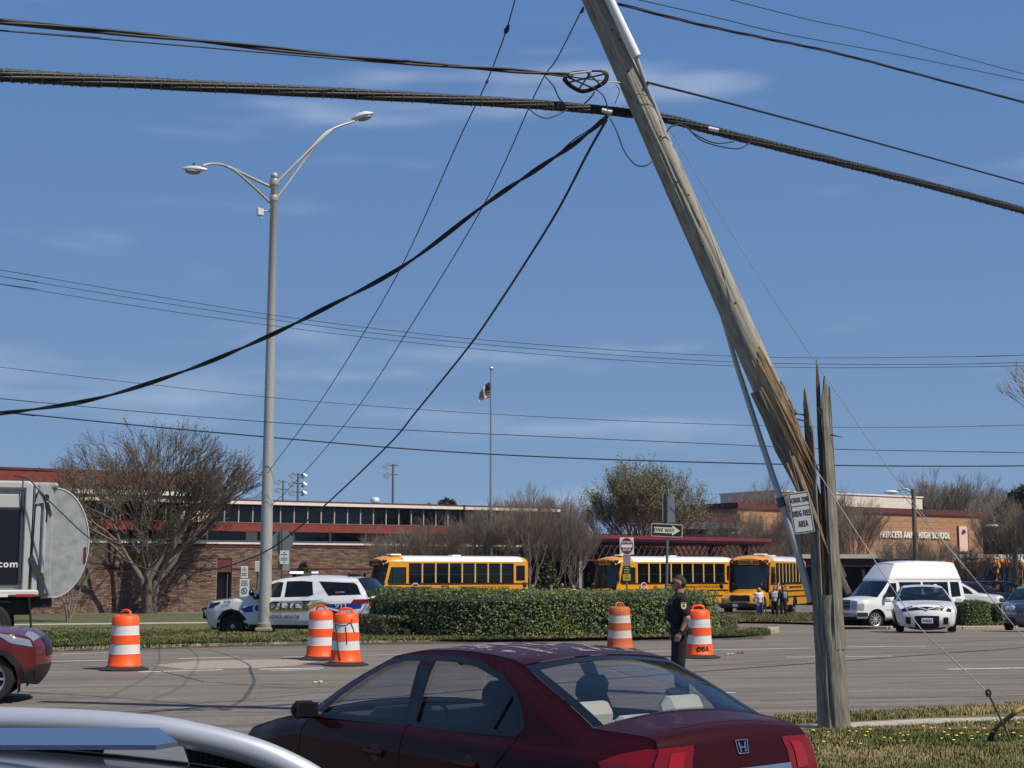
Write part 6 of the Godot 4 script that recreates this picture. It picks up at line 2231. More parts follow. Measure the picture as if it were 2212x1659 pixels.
	# limb of a near tree reaching in from the side
	plant_tree(upright, "overhanging_tree", "bare tree outside the edge whose limbs reach into the sky", on_ground(gx(2500, 78), 78), 17.5 / height_of(upright), 15.5 / wide_of(upright), 2.2, grey)
	# evergreens
	var dark := [lin("37402a"), lin("434a30"), lin("525638"), lin("2a3220")]
	for q in [[655, 82, 1.5, 2.7, "dark green cone-shaped shrub against the brick wall", "shrub", 9000, 0.05], [965, 180, 9.0, 11.0, "dark evergreen tree above the school roof", "tree", 5000, 0.3], [925, 182, 7.0, 10.4, "smaller dark evergreen tree beside the larger one on the roofline", "tree", 3500, 0.3], [2228, 170, 12.0, 12.0, "large dark evergreen tree at the edge beyond the auditorium", "tree", 9000, 0.35], [2150, 176, 9.0, 8.6, "dark evergreen tree just beyond the auditorium corner", "tree", 6000, 0.35], [1180, 88, 2.6, 3.0, "dark evergreen shrub in the shade beside the entrance", "shrub", 6000, 0.07]]:
		var t := thing("evergreen_" + q[5], q[4], q[5], on_ground(gx(q[0], q[1]), q[1]))
		var mb := MB.new()
		mb.bar(Vector3.ZERO, Vector3(0, q[3] * 0.7, 0), q[2] * 0.03, 7, q[2] * 0.01)
		obj("trunk", mb, bark, t)
		var pts := PackedVector3Array()
		for k in q[6]:
			var h := r.randf()
			var rr: float = q[2] * 0.5 * (sqrt(1.0 - pow(h * 1.35 - 0.35, 2.0)) if h > 0.26 else 0.9 + 0.1 * h) * (1.0 - 0.5 * h * (1.0 if q[5] == "shrub" else 0.3))
			var an := r.randf() * TAU
			rr *= 0.75 + 0.25 * sin(an * 5.0 + h * 9.0) * sin(h * 17.0 + an)
			rr *= sqrt(r.randf_range(0.35, 1.0))
			pts.append(Vector3(cos(an) * rr, q[3] * (0.05 + 0.95 * h), sin(an) * rr))
		obj("crown", leaf_cloud(r, pts, 1, 0.1, q[7] * 2.0, dark), lm, t)

# clipped hedge: leaves over a dark twiggy core, along a path on the ground
func hedge(called: String, label: String, path: PackedVector3Array, half: float, high: float, leaves: int, size: float, cols: Array, seed_: int) -> void:
	var r := RandomNumberGenerator.new()
	r.seed = seed_
	var t := thing(called, label, "hedge")
	var core := MB.new()
	var c := Curve3D.new()
	for p in path:
		c.add_point(p)
	var total := c.get_baked_length()
	var cnt := maxi(int(total / 0.5), 4)
	var nz := FastNoiseLite.new()
	nz.seed = seed_
	nz.frequency = 0.8
	var rows := []
	for k in cnt + 1:
		var p := c.sample_baked(total * k / cnt)
		var d := (c.sample_baked(minf(total * k / cnt + 0.3, total)) - c.sample_baked(maxf(total * k / cnt - 0.3, 0.0)))
		d.y = 0
		d = d.normalized()
		var s := d.cross(Vector3.UP)
		var end := minf(1.0, sqrt(minf(k, cnt - k) * 0.5 / 0.7) + 0.35)
		rows.append([p, s, end])
	for k in cnt:
		var ring := []
		for e in [rows[k], rows[k + 1]]:
			var w: float = (half - 0.16) * e[2] * (1.0 if high > 0.7 else 0.55)
			var h: float = (high - 0.14) * (0.75 + 0.25 * e[2]) * (1.0 if high > 0.7 else 0.6)
			ring.append([e[0] + e[1] * w + Vector3(0, 0.02, 0), e[0] + e[1] * w * 1.02 + Vector3(0, h * 0.85, 0), e[0] + e[1] * w * 0.7 + Vector3(0, h, 0), e[0] - e[1] * w * 0.7 + Vector3(0, h, 0), e[0] - e[1] * w * 1.02 + Vector3(0, h * 0.85, 0), e[0] - e[1] * w + Vector3(0, 0.02, 0)])
		for j in 5:
			core.quad(ring[0][j], ring[1][j], ring[1][j + 1], ring[0][j + 1])
		if k == 0 or k == cnt - 1:
			var q: Array = ring[0] if k == 0 else ring[1]
			core.quad(q[0], q[1], q[4], q[5])
			core.quad(q[1], q[2], q[3], q[4])
	obj("branches", core, pm("20241a", 0.95), t)
	var mb := MB.new()
	mb.colored = true
	for i in leaves:
		var f := r.randf() * total
		var p := c.sample_baked(f)
		var d := (c.sample_baked(minf(f + 0.3, total)) - c.sample_baked(maxf(f - 0.3, 0.0)))
		d.y = 0
		d = d.normalized()
		var s := d.cross(Vector3.UP)
		var end := minf(1.0, sqrt(minf(f, total - f) / 0.7) + 0.35)
		# place on the rounded section, a little inside or out
		var a := r.randf_range(-0.08, 1.08) * PI
		var e := Vector2(cos(a), sin(a))
		e = e / pow(pow(absf(e.x), 5.0) + pow(absf(e.y), 5.0), 0.2)
		var lump := nz.get_noise_3d(p.x * 2.0 + e.x, e.y * 2.0, p.z * 2.0) * 0.10
		var k := 1.0 + lump - r.randf() * r.randf() * 0.16
		var h := high * (0.75 + 0.25 * end)
		var y := e.y * h * k if e.y > 0.98 else clampf(r.randf_range(0.02, 1.0), 0.0, 1.0) * h * (0.98 + lump)
		var nn := (s * e.x * 0.9 + Vector3(0, maxf(e.y, 0.0), 0)).normalized()
		var at := p + s * e.x * half * k * end + Vector3(0, y, 0) + d * r.randf_range(-0.1, 0.1)
		var u := (nn + Vector3(r.randf_range(-1, 1), r.randf_range(-0.5, 1), r.randf_range(-1, 1)) * 0.9).normalized()
		var v := u.cross(Vector3(r.randf_range(-1, 1), r.randf_range(-1, 1), r.randf_range(-1, 1))).normalized()
		var w := u.cross(v)
		var patch := nz.get_noise_3d(at.x * 1.3, at.y * 2.2, at.z * 1.3)
		if patch < -0.22 and r.randf() < 0.55:
			continue
		var sz := size * r.randf_range(0.5, 1.45)
		mb.col = cols[r.randi() % cols.size()] * r.randf_range(0.75, 1.25) * (Color(1.3, 1.2, 0.85) if patch > 0.28 else Color(1, 1, 1))
		var i0 := mb.vert(at - v * sz, u)
		mb.vert(at - w * sz * 0.5, u)
		mb.vert(at + v * sz, u)
		mb.vert(at + w * sz * 0.5, u)
		mb.iquad(i0, i0 + 1, i0 + 2, i0 + 3)
	obj("foliage", mb, vc_mat(0.6), t)
func make_hedges() -> void:
	var green := [lin("465426"), lin("586830"), lin("364420"), lin("6e7a40"), lin("4d5a2c")]
	var far := [lin("3a5220"), lin("4b6528"), lin("2d4018")]
	var path := []
	for p in [[752, 1350], [840, 1361], [940, 1371], [1060, 1374.5], [1200, 1373], [1400, 1370], [1520, 1367.5]]:
		path.append(gp(p[0], p[1], 0.11))
	hedge("long_hedge", "long clipped green hedge on the median behind the officer", curve_through(path, 6), 1.15, 1.27, 74000, 0.036, green, 5)
	var low := [lin("4a4a2e"), lin("55542f"), lin("6a6240"), lin("3c4024")]
	hedge("low_shrub", "low ragged shrub at the left end of the long hedge", PackedVector3Array([gp(775, 1363, 0.11), gp(880, 1376, 0.11)]), 0.6, 0.55, 14000, 0.036, low, 8)
	hedge("low_shrub", "sparse brown-green shrub beside the drum behind the officer", PackedVector3Array([gp(1520, 1366, 0.11), gp(1570, 1362, 0.11)]), 0.45, 0.5, 6000, 0.034, low, 9)
	hedge("box_hedge", "taller bright green box hedge right behind the white van", PackedVector3Array([on_ground(gx(2062, 60.5), 60.5, 0.1), on_ground(gx(2128, 60.5), 60.5, 0.1)]), 0.6, 1.02, 9000, 0.045, far, 6)
	hedge("box_hedge", "lower bright green box hedge beside the grey sedan", PackedVector3Array([on_ground(gx(2130, 61), 61, 0.1), on_ground(gx(2240, 61), 61, 0.1)]), 0.6, 0.86, 14000, 0.045, far, 7)

# ---------------------------------------------------------------- broken pole, wires, lamps, signs
func vtex(seed_: int, ramp: Array, stretch: float, freq: float) -> ImageTexture:
	# grain that runs along v
	var f := FastNoiseLite.new()
	f.seed = seed_
	f.frequency = freq
	f.fractal_octaves = 5
	f.fractal_gain = 0.62
	var im := f.get_seamless_image(512, int(512 / stretch))
	im.resize(512, 512, Image.INTERPOLATE_CUBIC)
	im.convert(Image.FORMAT_RGB8)
	var g := Gradient.new()
	g.offsets = PackedFloat32Array(ramp.map(func(x): return x[0]))
	g.colors = PackedColorArray(ramp.map(func(x): return Color(x[1])))
	var lut := []
	for k in 256:
		lut.append(g.sample(k / 255.0))
	var d := im.get_data()
	for k in range(0, d.size(), 3):
		var c: Color = lut[d[k]]
		d[k] = c.r8
		d[k + 1] = c.g8
		d[k + 2] = c.b8
	return ImageTexture.create_from_image(Image.create_from_data(512, 512, false, Image.FORMAT_RGB8, d))
var wood_grey: StandardMaterial3D
var wood_tan: StandardMaterial3D
var wood_pale: StandardMaterial3D
var wood_fresh: StandardMaterial3D
var wood_brown: StandardMaterial3D
func wood_mats() -> void:
	wood_grey = tmat(vtex(41, [[0.0, "3b3a33"], [0.3, "625f57"], [0.5, "77746b"], [0.7, "88857a"], [1.0, "9e9a8d"]], 20.0, 0.045), 1.8, 0.9, null, 0.0, false)
	wood_pale = tmat(vtex(45, [[0.0, "4d4a42"], [0.25, "77746a"], [0.5, "8f8c81"], [0.7, "a09d91"], [1.0, "b5b2a5"]], 20.0, 0.05), 1.8, 0.9, null, 0.0, false)
	wood_fresh = tmat(vtex(46, [[0.0, "8a6a45"], [0.4, "b08c60"], [0.7, "c9a87a"], [1.0, "dcc29a"]], 18.0, 0.05), 2.4, 0.85, null, 0.0, false)
	wood_tan = tmat(vtex(43, [[0.0, "5c4a38"], [0.35, "8a7357"], [0.65, "a99072"], [1.0, "c9b392"]], 18.0, 0.04), 2.2, 0.85, null, 0.0, false)
	wood_brown = tmat(vtex(44, [[0.0, "35281f"], [0.4, "54402f"], [0.7, "6b533e"], [1.0, "86705a"]], 18.0, 0.04), 2.2, 0.9, null, 0.0, false)
# round timber along +y with drying checks cut into it
func timber(len_: float, r0: float, r1: float, seed_: int, cracks: int) -> MB:
	var r := RandomNumberGenerator.new()
	r.seed = seed_
	var nz := FastNoiseLite.new()
	nz.seed = seed_
	nz.frequency = 1.1
	var sides := 64
	var rows := maxi(int(len_ / 0.09), 8)
	var cr := []
	for k in cracks:
		cr.append([r.randf() * TAU, r.randf_range(0.05, 0.9), r.randf_range(0.15, 0.6), r.randf_range(0.05, 0.11)])
	var mb := MB.new()
	var pts := []
	for i in rows + 1:
		var f := float(i) / rows
		var rad := lerpf(r0, r1, f)
		for j in sides + 1:
			var an := TAU * (j % sides) / sides
			var q := rad * (1.0 + 0.02 * nz.get_noise_3d(cos(an) * 2.0, f * len_ * 0.5, sin(an) * 2.0))
			for c in cr:
				var wob: float = c[0] + 0.12 * sin(f * len_ * 1.7 + c[0] * 5.0)
				var da: float = absf(wrapf(an - wob, -PI, PI))
				if da < 0.09 and absf(f - c[1]) < c[2]:
					q -= rad * c[3] * 2.2 * (1.0 - da / 0.09) * (1.0 - pow(absf(f - c[1]) / c[2], 2.0))
			pts.append(Vector3(cos(an) * q, f * len_, -sin(an) * q))
	mb.grid(pts, sides + 1)
	return mb
# long split piece: a slat from a to b (local), wide and thick, ending in a torn tip
func splinter(a: Vector3, b: Vector3, wide: float, thick: float, r: RandomNumberGenerator, tip := 0.12) -> MB:
	var mb := MB.new()
	var d := (b - a).normalized()
	var sx := d.cross(Vector3(0, 0, 1)).normalized()
	var sz := sx.cross(d).normalized()
	var n := 7
	var prev := []
	for k in n + 1:
		var f := float(k) / n
		var taper := 1.0 if f < 0.6 else lerpf(1.0, tip, (f - 0.6) / 0.4)
		var p := a.lerp(b, f) + sx * r.randf_range(-0.1, 0.1) * wide
		var w := wide * taper * r.randf_range(0.8, 1.15) * 0.5
		var t := thick * lerpf(1.0, 0.5, f) * 0.5
		var now := [p - sx * w - sz * t, p + sx * w - sz * t * 0.6, p + sx * w * 0.7 + sz * t, p - sx * w * 0.6 + sz * t * 1.1]
		if k > 0:
			for j in 4:
				mb.quad(prev[j], prev[(j + 1) % 4], now[(j + 1) % 4], now[j])
		else:
			mb.quad(now[3], now[2], now[1], now[0])
		prev = now
	mb.quad(prev[0], prev[1], prev[2], prev[3])
	return mb
func make_broken_pole() -> void:
	wood_mats()
	var r := RandomNumberGenerator.new()
	r.seed = 12
	var base := gp(1802, 1575, 0.0)
	var root := thing("utility_pole", "weathered wooden utility pole snapped above its stump, the upper length leaning away", "utility pole", base)
	var D := -base.z
	var to_local := func(px: float, py: float, dd: float) -> Vector3:
		return dp(px, py, D + dd) - base
	# the upper length also leans a little towards the viewer
	var lean := func(px: float, py: float, dd: float) -> Vector3:
		return dp(px, py, D + dd - 0.05 - 0.7 * maxf(875.0 - py, 0.0) / 1137.0) - base
	# stump: leaning a little to the left
	var st := Node3D.new()
	st.name = "stump"
	root.add_child(st)
	var sdir: Vector3 = (to_local.call(1787, 1290, 0.0) - to_local.call(1802, 1575, 0.0)).normalized()
	st.basis = Basis(sdir.cross(Vector3(0, 0, 1)).normalized(), sdir, Vector3(0, 0, 1)).orthonormalized()
	var lower := timber(1.6, 0.197, 0.166, 21, 11)
	obj("butt", lower, wood_grey, st)
	# staves left standing: [from angle, to angle, top, torn, outer radius, inner radius, material]
	for q in [[140, 190, 4.16, 0.5, 0.178, 0.11, 0], [124, 141, 3.75, 0.9, 0.172, 0.11, 0], [46, 80, 4.3, 0.4, 0.178, 0.08, 0], [26, 48, 4.08, 0.9, 0.176, 0.10, 0], [78, 90, 3.5, 0.7, 0.16, 0.05, 0], [2, 14, 4.2, 0.8, 0.18, 0.14, 0], [14, 27, 3.4, 0.8, 0.176, 0.12, 0], [190, 236, 3.3, 0.9, 0.175, 0.09, 0], [236, 300, 3.0, 0.8, 0.175, 0.08, 0], [300, 358, 3.4, 0.9, 0.175, 0.09, 0], [90, 106, 2.5, 0.8, 0.13, 0.03, 2], [106, 124, 2.9, 0.8, 0.14, 0.03, 2], [72, 112, 4.58, 1.3, 0.10, 0.02, 2], [60, 95, 3.9, 1.2, 0.075, 0.0, 1], [130, 200, 3.1, 0.7, 0.09, 0.0, 2], [10, 60, 2.9, 0.7, 0.11, 0.0, 1]]:
		var mb := MB.new()
		var a0 := deg_to_rad(q[0])
		var a1 := deg_to_rad(q[1])
		var cols := 5
		var rows := 12
		var tops := []
		for j in cols + 1:
			tops.append(q[2] - q[3] * absf(j / float(cols) - 0.45) * r.randf_range(0.5, 1.6))
		var outer := []
		var inner := []
		for i in rows + 1:
			for j in cols + 1:
				var a := lerpf(a0 + 0.015, a1 - 0.015, j / float(cols)) + r.randf_range(-0.02, 0.02)
				var y: float = lerpf(0.95, tops[j], i / float(rows))
				var ro: float = (q[4] + 0.009 * maxf(0.0, 1.0 - i / 5.0)) * (1.0 - 0.04 * i / rows) * r.randf_range(0.97, 1.0)
				var ri: float = lerpf(q[5], q[4] * 0.8, pow(i / float(rows), 3.0))
				outer.append(Vector3(cos(a) * ro, y, sin(a) * ro))
				inner.append(Vector3(cos(a) * ri, y, sin(a) * ri))
		outer.reverse()
		mb.grid(outer, cols + 1)
		outer.reverse()
		mb.grid(inner, cols + 1)
		for i in rows:
			for j in [0, cols]:
				var k: int = i * (cols + 1) + j
				var k2: int = k + cols + 1
				if j == 0:
					mb.quad(inner[k], inner[k2], outer[k2], outer[k])
				else:
					mb.quad(outer[k], outer[k2], inner[k2], inner[k])
		for j in cols:
			var k := rows * (cols + 1) + j
			mb.quad(outer[k], outer[k + 1], inner[k + 1], inner[k])
		obj("stave", mb, [wood_grey, wood_tan, wood_brown][q[6]], st)
	# upper length
	var lo: Vector3 = to_local.call(1674, 875, -0.05)
	var hi: Vector3 = to_local.call(1166, -262, -0.75)
	var ax := (hi - lo).normalized()
	var up := Node3D.new()
	up.name = "upper_pole"
	root.add_child(up)
	var zx := ax.cross(Vector3(0, 0, 1)).normalized()
	up.transform = Transform3D(Basis(zx, ax, zx.cross(ax)), lo)
	var len_ := lo.distance_to(hi)
	obj("shaft", timber(len_, 0.178, 0.128, 33, 12), wood_pale, up)
	# torn lower end: shell on the left, slivers of pale heartwood
	for q in [[-0.13, -2.5, 0.10, 0.10, -0.05, 0], [-0.07, -2.3, 0.11, 0.12, -0.09, 0], [-0.145, -1.7, 0.08, 0.09, 0.06, 0], [-0.10, -1.4, 0.08, 0.09, 0.11, 0], [0.0, -1.7, 0.12, 0.09, -0.11, 0], [0.07, -1.2, 0.11, 0.09, -0.10, 0], [0.12, -0.7, 0.09, 0.09, -0.03, 0], [0.15, -0.42, 0.07, 0.08, 0.05, 0], [0.09, -0.3, 0.08, 0.06, 0.13, 0]]:
		obj("split_slab", splinter(Vector3(q[0], 0.25, q[4]), Vector3(q[0] * 0.8, q[1], q[4]), q[2] * 1.6, q[3], r, 0.45), wood_grey, up)
	for k in 34:
		var q0 := r.randf_range(-0.11, 0.11)
		var dz := sqrt(maxf(0.165 * 0.165 - q0 * q0, 0.0)) * r.randf_range(0.75, 1.08)
		var ln := r.randf_range(0.3, 1.5) * (1.1 if q0 < 0.02 else 0.8)
		obj("splinter", splinter(Vector3(q0, r.randf_range(0.15, 0.75), dz * 0.96 + 0.012), Vector3(q0 + r.randf_range(-0.02, 0.09), -ln, dz + r.randf_range(-0.02, 0.05)), r.randf_range(0.018, 0.055), r.randf_range(0.012, 0.03), r), [wood_tan, wood_tan, wood_fresh, wood_brown][k % 4], up)
	for q in [[0.02, -0.5, 0.14, 0.03], [-0.05, -1.3, 0.12, 0.0], [0.07, -0.35, 0.1, 0.05]]:
		obj("heartwood", splinter(Vector3(q[0], 0.4, q[3]), Vector3(q[0], q[1], q[3]), q[2], 0.09, r), wood_brown, up)
	# long sliver that has swung across the stump
	obj("splinter", splinter(to_local.call(1712, 985, -0.22), to_local.call(1791, 1196, -0.26), 0.055, 0.035, r), wood_tan, root)
	obj("splinter", splinter(to_local.call(1700, 1000, -0.2), to_local.call(1772, 1170, -0.24), 0.03, 0.02, r), wood_tan, root)
	obj("splinter", splinter(to_local.call(1768, 880, -0.1), to_local.call(1793, 925, -0.12), 0.045, 0.02, r), wood_tan, root)
	obj("splinter", splinter(to_local.call(1770, 935, -0.1), to_local.call(1824, 945, -0.15), 0.02, 0.02, r), wood_brown, root)
	obj("splinter", splinter(to_local.call(1722, 905, -0.1), to_local.call(1752, 912, -0.15), 0.02, 0.015, r), wood_brown, root)
	# bolt holes and a through bolt
	var mb := MB.new()
	for q in [[1.35, 0.03], [2.15, -0.04], [2.8, 0.05], [3.0, -0.02], [3.6, 0.03], [4.1, -0.05], [4.5, 0.0], [4.9, 0.06], [5.05, 0.02]]:
		var rad := lerpf(0.178, 0.128, q[0] / len_)
		mb.lathe(pv2([0.013, -0.004, 0.013, 0.004, 0.0, 0.004]), 8, Vector3(q[1], q[0], sqrt(rad * rad - q[1] * q[1])), Basis(Vector3.RIGHT, PI / 2))
	obj("bolt_hole", mb, pm("2c2a26", 0.9), up)
	mb = MB.new()
	mb.lathe(pv2([0.0, -0.02, 0.045, -0.02, 0.05, 0.0, 0.045, 0.02, 0.0, 0.02]), 12, to_local.call(1716, 893, -0.05), Basis(Vector3(0, 0, 1), 1.2))
	mb.bar(to_local.call(1716, 893, -0.05), to_local.call(1748, 898, -0.05), 0.01, 6)
	obj("through_bolt", mb, pm("3c3b38", 0.5, 0.5), root)
	# white cable guard near the top and the steel conduit below it
	mb = MB.new()
	var gp_ := PackedVector3Array([lean.call(1256, -130, -0.16), lean.call(1317, 0, -0.16), lean.call(1375, 122, -0.16)])
	mb.tube(gp_, PackedFloat32Array([0.058, 0.058, 0.060]), 16)
	obj("cable_guard", mb, pm("e4e6e8", 0.4), root)
	mb = MB.new()
	mb.tube(PackedVector3Array([lean.call(1372, 118, -0.12), lean.call(1398, 190, -0.10), lean.call(1424, 255, -0.05), lean.call(1462, 345, 0.03), lean.call(1515, 470, 0.12), lean.call(1545, 590, 0.22), lean.call(1563, 690, 0.24), lean.call(1595, 800, 0.24), lean.call(1640, 940, 0.2), lean.call(1688, 1085, 0.14), lean.call(1722, 1190, 0.1), lean.call(1752, 1300, 0.12)]), PackedFloat32Array([0.03, 0.03, 0.03, 0.03, 0.03, 0.03, 0.031, 0.034, 0.037, 0.04, 0.045, 0.05]), 12)
	var con := obj("conduit", mb, pm("aab2b7", 0.4, 0.35), root)
	mb = MB.new()
	mb.bar(lean.call(1684, 1075, 0.15), lean.call(1691, 1095, 0.14), 0.052, 12)
	obj("coupling", mb, pm("5a5e62", 0.5, 0.6), con)
	mb = MB.new()
	mb.tube(PackedVector3Array([lean.call(1369, 205, -0.13), lean.call(1385, 203, -0.18), lean.call(1400, 208, -0.17), lean.call(1412, 222, -0.12), lean.call(1420, 245, -0.05)]), PackedFloat32Array([0.005, 0.005, 0.005, 0.005, 0.005]), 5)
	mb.tube(PackedVector3Array([lean.call(1424, 258, -0.1), lean.call(1470, 380, -0.12), lean.call(1560, 600, -0.14), lean.call(1640, 790, -0.15)]), PackedFloat32Array([0.005, 0.005, 0.005, 0.005]), 5)
	obj("ground_wire", mb, pm("4b4a46", 0.6), root)
	make_zone_sign(D)

func sign_basis(px0: float, py0: float, px1: float, py1: float, d: float) -> Array:
	return []
func make_zone_sign(D: float) -> void:
	var c := dp(1731, 1107, D - 0.48)
	var t := thing("school_zone_sign", "white tilted metal sign reading school zone drug free area on the broken pole", "sign", c)
	t.rotation = Vector3(0.0, 0.12, 0.14)
	var m := MB.new()
	m.prism(rr_poly(-0.128, -0.245, 0.128, 0.245, 0.018), 0.008)
	obj("plate", m, pm("b9bcbd", 0.4, 0.2), t)
	m = MB.new()
	for q in [[-0.118, -0.235, 0.118, -0.227], [-0.118, 0.227, 0.118, 0.235], [-0.118, -0.235, -0.111, 0.235], [0.111, -0.235, 0.118, 0.235], [-0.118, 0.077, 0.118, 0.085]]:
		m.box(Vector3((q[0] + q[2]) * 0.5, (q[1] + q[3]) * 0.5, 0.005), Vector3(q[2] - q[0], q[3] - q[1], 0.004))
	obj("border", m, pm("1a1b1c", 0.5), t)
	for q in [["SCHOOL ZONE", 0.152, 0.058, 0.42], ["DRUG FREE", -0.01, 0.07, 0.42], ["AREA", -0.135, 0.07, 0.5]]:
		lettering("lettering", q[0], q[2], pm("1d1e20", 0.5), t, Vector3(0, q[1], 0.0055), Basis.IDENTITY, q[3], 0.004)
	m = MB.new()
	m.bar(Vector3(0.02, 0.26, 0.0), Vector3(-0.03, 0.75, 0.02), 0.006, 5)
	m.box(Vector3(0.0, 0.1, -0.06), Vector3(0.05, 0.3, 0.1))
	obj("bracket", m, pm("8f7b5a", 0.7), t)

func run_on(w: Array, pts: Array) -> void:
	if pts[-1][0] > 2225 or pts[-1][1] < -1:
		w.append(w[-1] + (w[-1] - w[-2]).normalized() * (30.0 if pts[-1][0] > 2225 else 6.0))
	if pts[0][0] < -30 or pts[0][1] < -1:
		w.push_front(w[0] + (w[0] - w[1]).normalized() * (25.0 if pts[0][0] < -30 else 6.0))
func cable(label: String, pts: Array, rad: float, m: Material, strands := 1, called := "overhead_cable", group := "") -> Node3D:
	var w := []
	for p in pts:
		w.append(dp(p[0], p[1], p[2]))
	# lines that leave the view run on to their next support
	run_on(w, pts)
	var line := curve_through(w, 8)
	var t := thing(called, label, "cable", line[line.size() / 2], 0.0, group)
	for s in strands:
		var q := PackedVector3Array()
		var rr := PackedFloat32Array()
		for k in line.size():
			var o := Vector3.ZERO
			if strands > 1:
				var a := TAU * s / strands + k * (0.22 if strands > 3 else 0.5)
				o = Vector3(0, sin(a), cos(a)) * rad * (1.05 if strands < 4 else 1.9)
			q.append(line[k] + o - t.position)
			rr.append(rad)
		var mb := MB.new()
		mb.tube(q, rr, 7)
		obj("strand", mb, m, t)
	return t
func make_wires() -> void:
	var blk := pm("16181b", 0.55)
	var gry := pm("2b3038", 0.6)
	var bun := cable("thick black bundle of lashed cables running past the broken pole", [[-80, 157, 12.4], [0, 162, 12.8], [400, 184, 14.0], [800, 205, 15.3], [1100, 222, 16.4], [1250, 233, 17.2], [1345, 243, 17.42], [1430, 254, 17.55], [1580, 292, 18.4], [1800, 347, 20.0], [2000, 398, 21.8], [2212, 455, 24.0], [2320, 485, 25.2]], 0.021, blk, 7, "cable_bundle")
	# pale lashing ties round the bundle, and its core
	var w := []
	for p in [[-80, 157, 12.4], [0, 162, 12.8], [400, 184, 14.0], [800, 205, 15.3], [1100, 222, 16.4], [1250, 233, 17.2], [1345, 243, 17.42], [1430, 254, 17.55], [1580, 292, 18.4], [1800, 347, 20.0], [2000, 398, 21.8], [2212, 455, 24.0], [2320, 485, 25.2]]:
		w.append(dp(p[0], p[1], p[2]) - bun.position)
	run_on(w, [[-80, 157], [2320, 485]])
	var line := curve_through(w, 8)
	var mb := MB.new()
	var rr := PackedFloat32Array()
	for k in line.size():
		rr.append(0.04)
	mb.tube(line, rr, 8)
	obj("core", mb, blk, bun)
	var cv := Curve3D.new()
	for p in line:
		cv.add_point(p)
	var L := cv.get_baked_length()
	var f := 0.1
	while f < L:
		mb = MB.new()
		var p := cv.sample_baked(f)
		var q := cv.sample_baked(minf(f + 0.09, L))
		var ring := PackedVector3Array()
		var rd := PackedFloat32Array()
		for k in 9:
			var a := TAU * k / 8.0 * 1.1
			ring.append(p.lerp(q, k / 8.0) + Vector3(0, sin(a), cos(a)) * 0.068)
			rd.append(0.0045)
		mb.tube(ring, rd, 4)
		obj("lashing_tie", mb, pm("5d6166", 0.5), bun)
		f += rng.randf_range(0.1, 0.26)
	for q in [[1310, 241, 17.25, 0.05], [1540, 280, 18.1, 0.12]]:
		mb = MB.new()
		var a := dp(q[0] - 10, q[1] - 3, q[2] - 0.08) - bun.position
		mb.bar(a, dp(q[0] + 12, q[1] + 2, q[2] - 0.08) - bun.position, 0.028, 8)
		obj("splice_sleeve", mb, pm("d5d8da", 0.5), bun)
	cable("upper black cable ending at the coiled bracket beside the pole", [[-80, 38, 12.4], [0, 46, 12.8], [400, 85, 14.0], [800, 128, 15.3], [1100, 152, 16.4], [1238, 163, 16.9]], 0.015, blk, 2)
	cable("thin black cable just under the upper one", [[-80, 60, 12.5], [0, 66, 12.9], [400, 99, 14.1], [800, 133, 15.4], [1150, 158, 16.6], [1345, 180, 17.0]], 0.008, blk)
	cable("long black drop cable sagging far down to the side", [[1314, 250, 16.9], [1245, 307, 17.4], [1150, 372, 17.9], [1050, 440, 18.4], [870, 575, 19.2], [700, 667, 20.0], [560, 735, 20.6], [400, 801, 21.3], [200, 863, 22.0], [0, 893, 22.8], [-90, 897, 23.0]], 0.018, blk, 2)
	cable("short thin cable doubling the top of the sagging one", [[1305, 256, 16.85], [1270, 282, 17.1], [1235, 305, 17.3], [1200, 340, 17.5]], 0.007, blk)
	cable("black cable dropping steeply and hanging down onto the refuse truck", [[1312, 256, 16.9], [1270, 330, 17.6], [1190, 480, 19.2], [1060, 682, 22.0], [1000, 765, 23.5], [900, 888, 26.0], [840, 960, 28.0], [700, 1093, 31.5], [600, 1175, 34.0], [540, 1206, 34.9], [480, 1226, 35.3], [400, 1238, 35.5], [330, 1232, 35.5], [260, 1206, 35.4], [190, 1160, 35.3], [130, 1105, 35.4], [90, 1066, 35.5], [62, 1036, 35.6], [30, 1028, 36.1]], 0.017, gry, 1, "fallen_cable")
	cable("short loose cable hanging from the edge of the round tailgate", [[176, 1138, 36.4], [215, 1160, 36.6], [255, 1175, 37.0], [310, 1180, 38.0], [370, 1172, 39.5]], 0.014, gry, 1, "fallen_cable")
	cable("thin loose wire crossing the sky nearest the top centre", [[1118, -20, 17.0], [1095, 62, 17.4], [1050, 180, 18.4], [990, 305, 19.6], [875, 560, 23.0], [790, 712, 25.5], [690, 870, 29.0], [600, 992, 33.0], [578, 1022, 34.0]], 0.008, gry, 1, "loose_wire")
	cable("thin loose wire running from the pole top down past the lamp", [[1258, 18, 17.0], [1230, 75, 17.4], [1200, 132, 17.9], [1160, 195, 18.5], [1040, 452, 21.0], [870, 732, 25.5], [780, 870, 28.5], [700, 972, 31.5], [620, 1060, 34.5], [585, 1092, 36.0]], 0.008, gry, 1, "loose_wire")
	for q in [[1095, 63, 17.4, 0.03], [1052, 176, 18.3, 0.018], [1258, 22, 17.0, 0.02]]:
		var t := thing("wire_clamp", ["black clamp on the thin wire near the top", "small connector on the thin wire below the upper cables", "black dead-end clamp at the pole top"][[1095, 1052, 1258].find(q[0])], "clamp", dp(q[0], q[1], q[2]))
		mb = MB.new()
		mb.lathe(pv2([0.0, -q[3] * 2.2, q[3] * 0.6, -q[3] * 2.0, q[3], -q[3], q[3] * 0.8, q[3], q[3] * 0.4, q[3] * 2.2, 0.0, q[3] * 2.4]), 10, Vector3.ZERO, Basis(Vector3(0, 0, 1), -0.35))
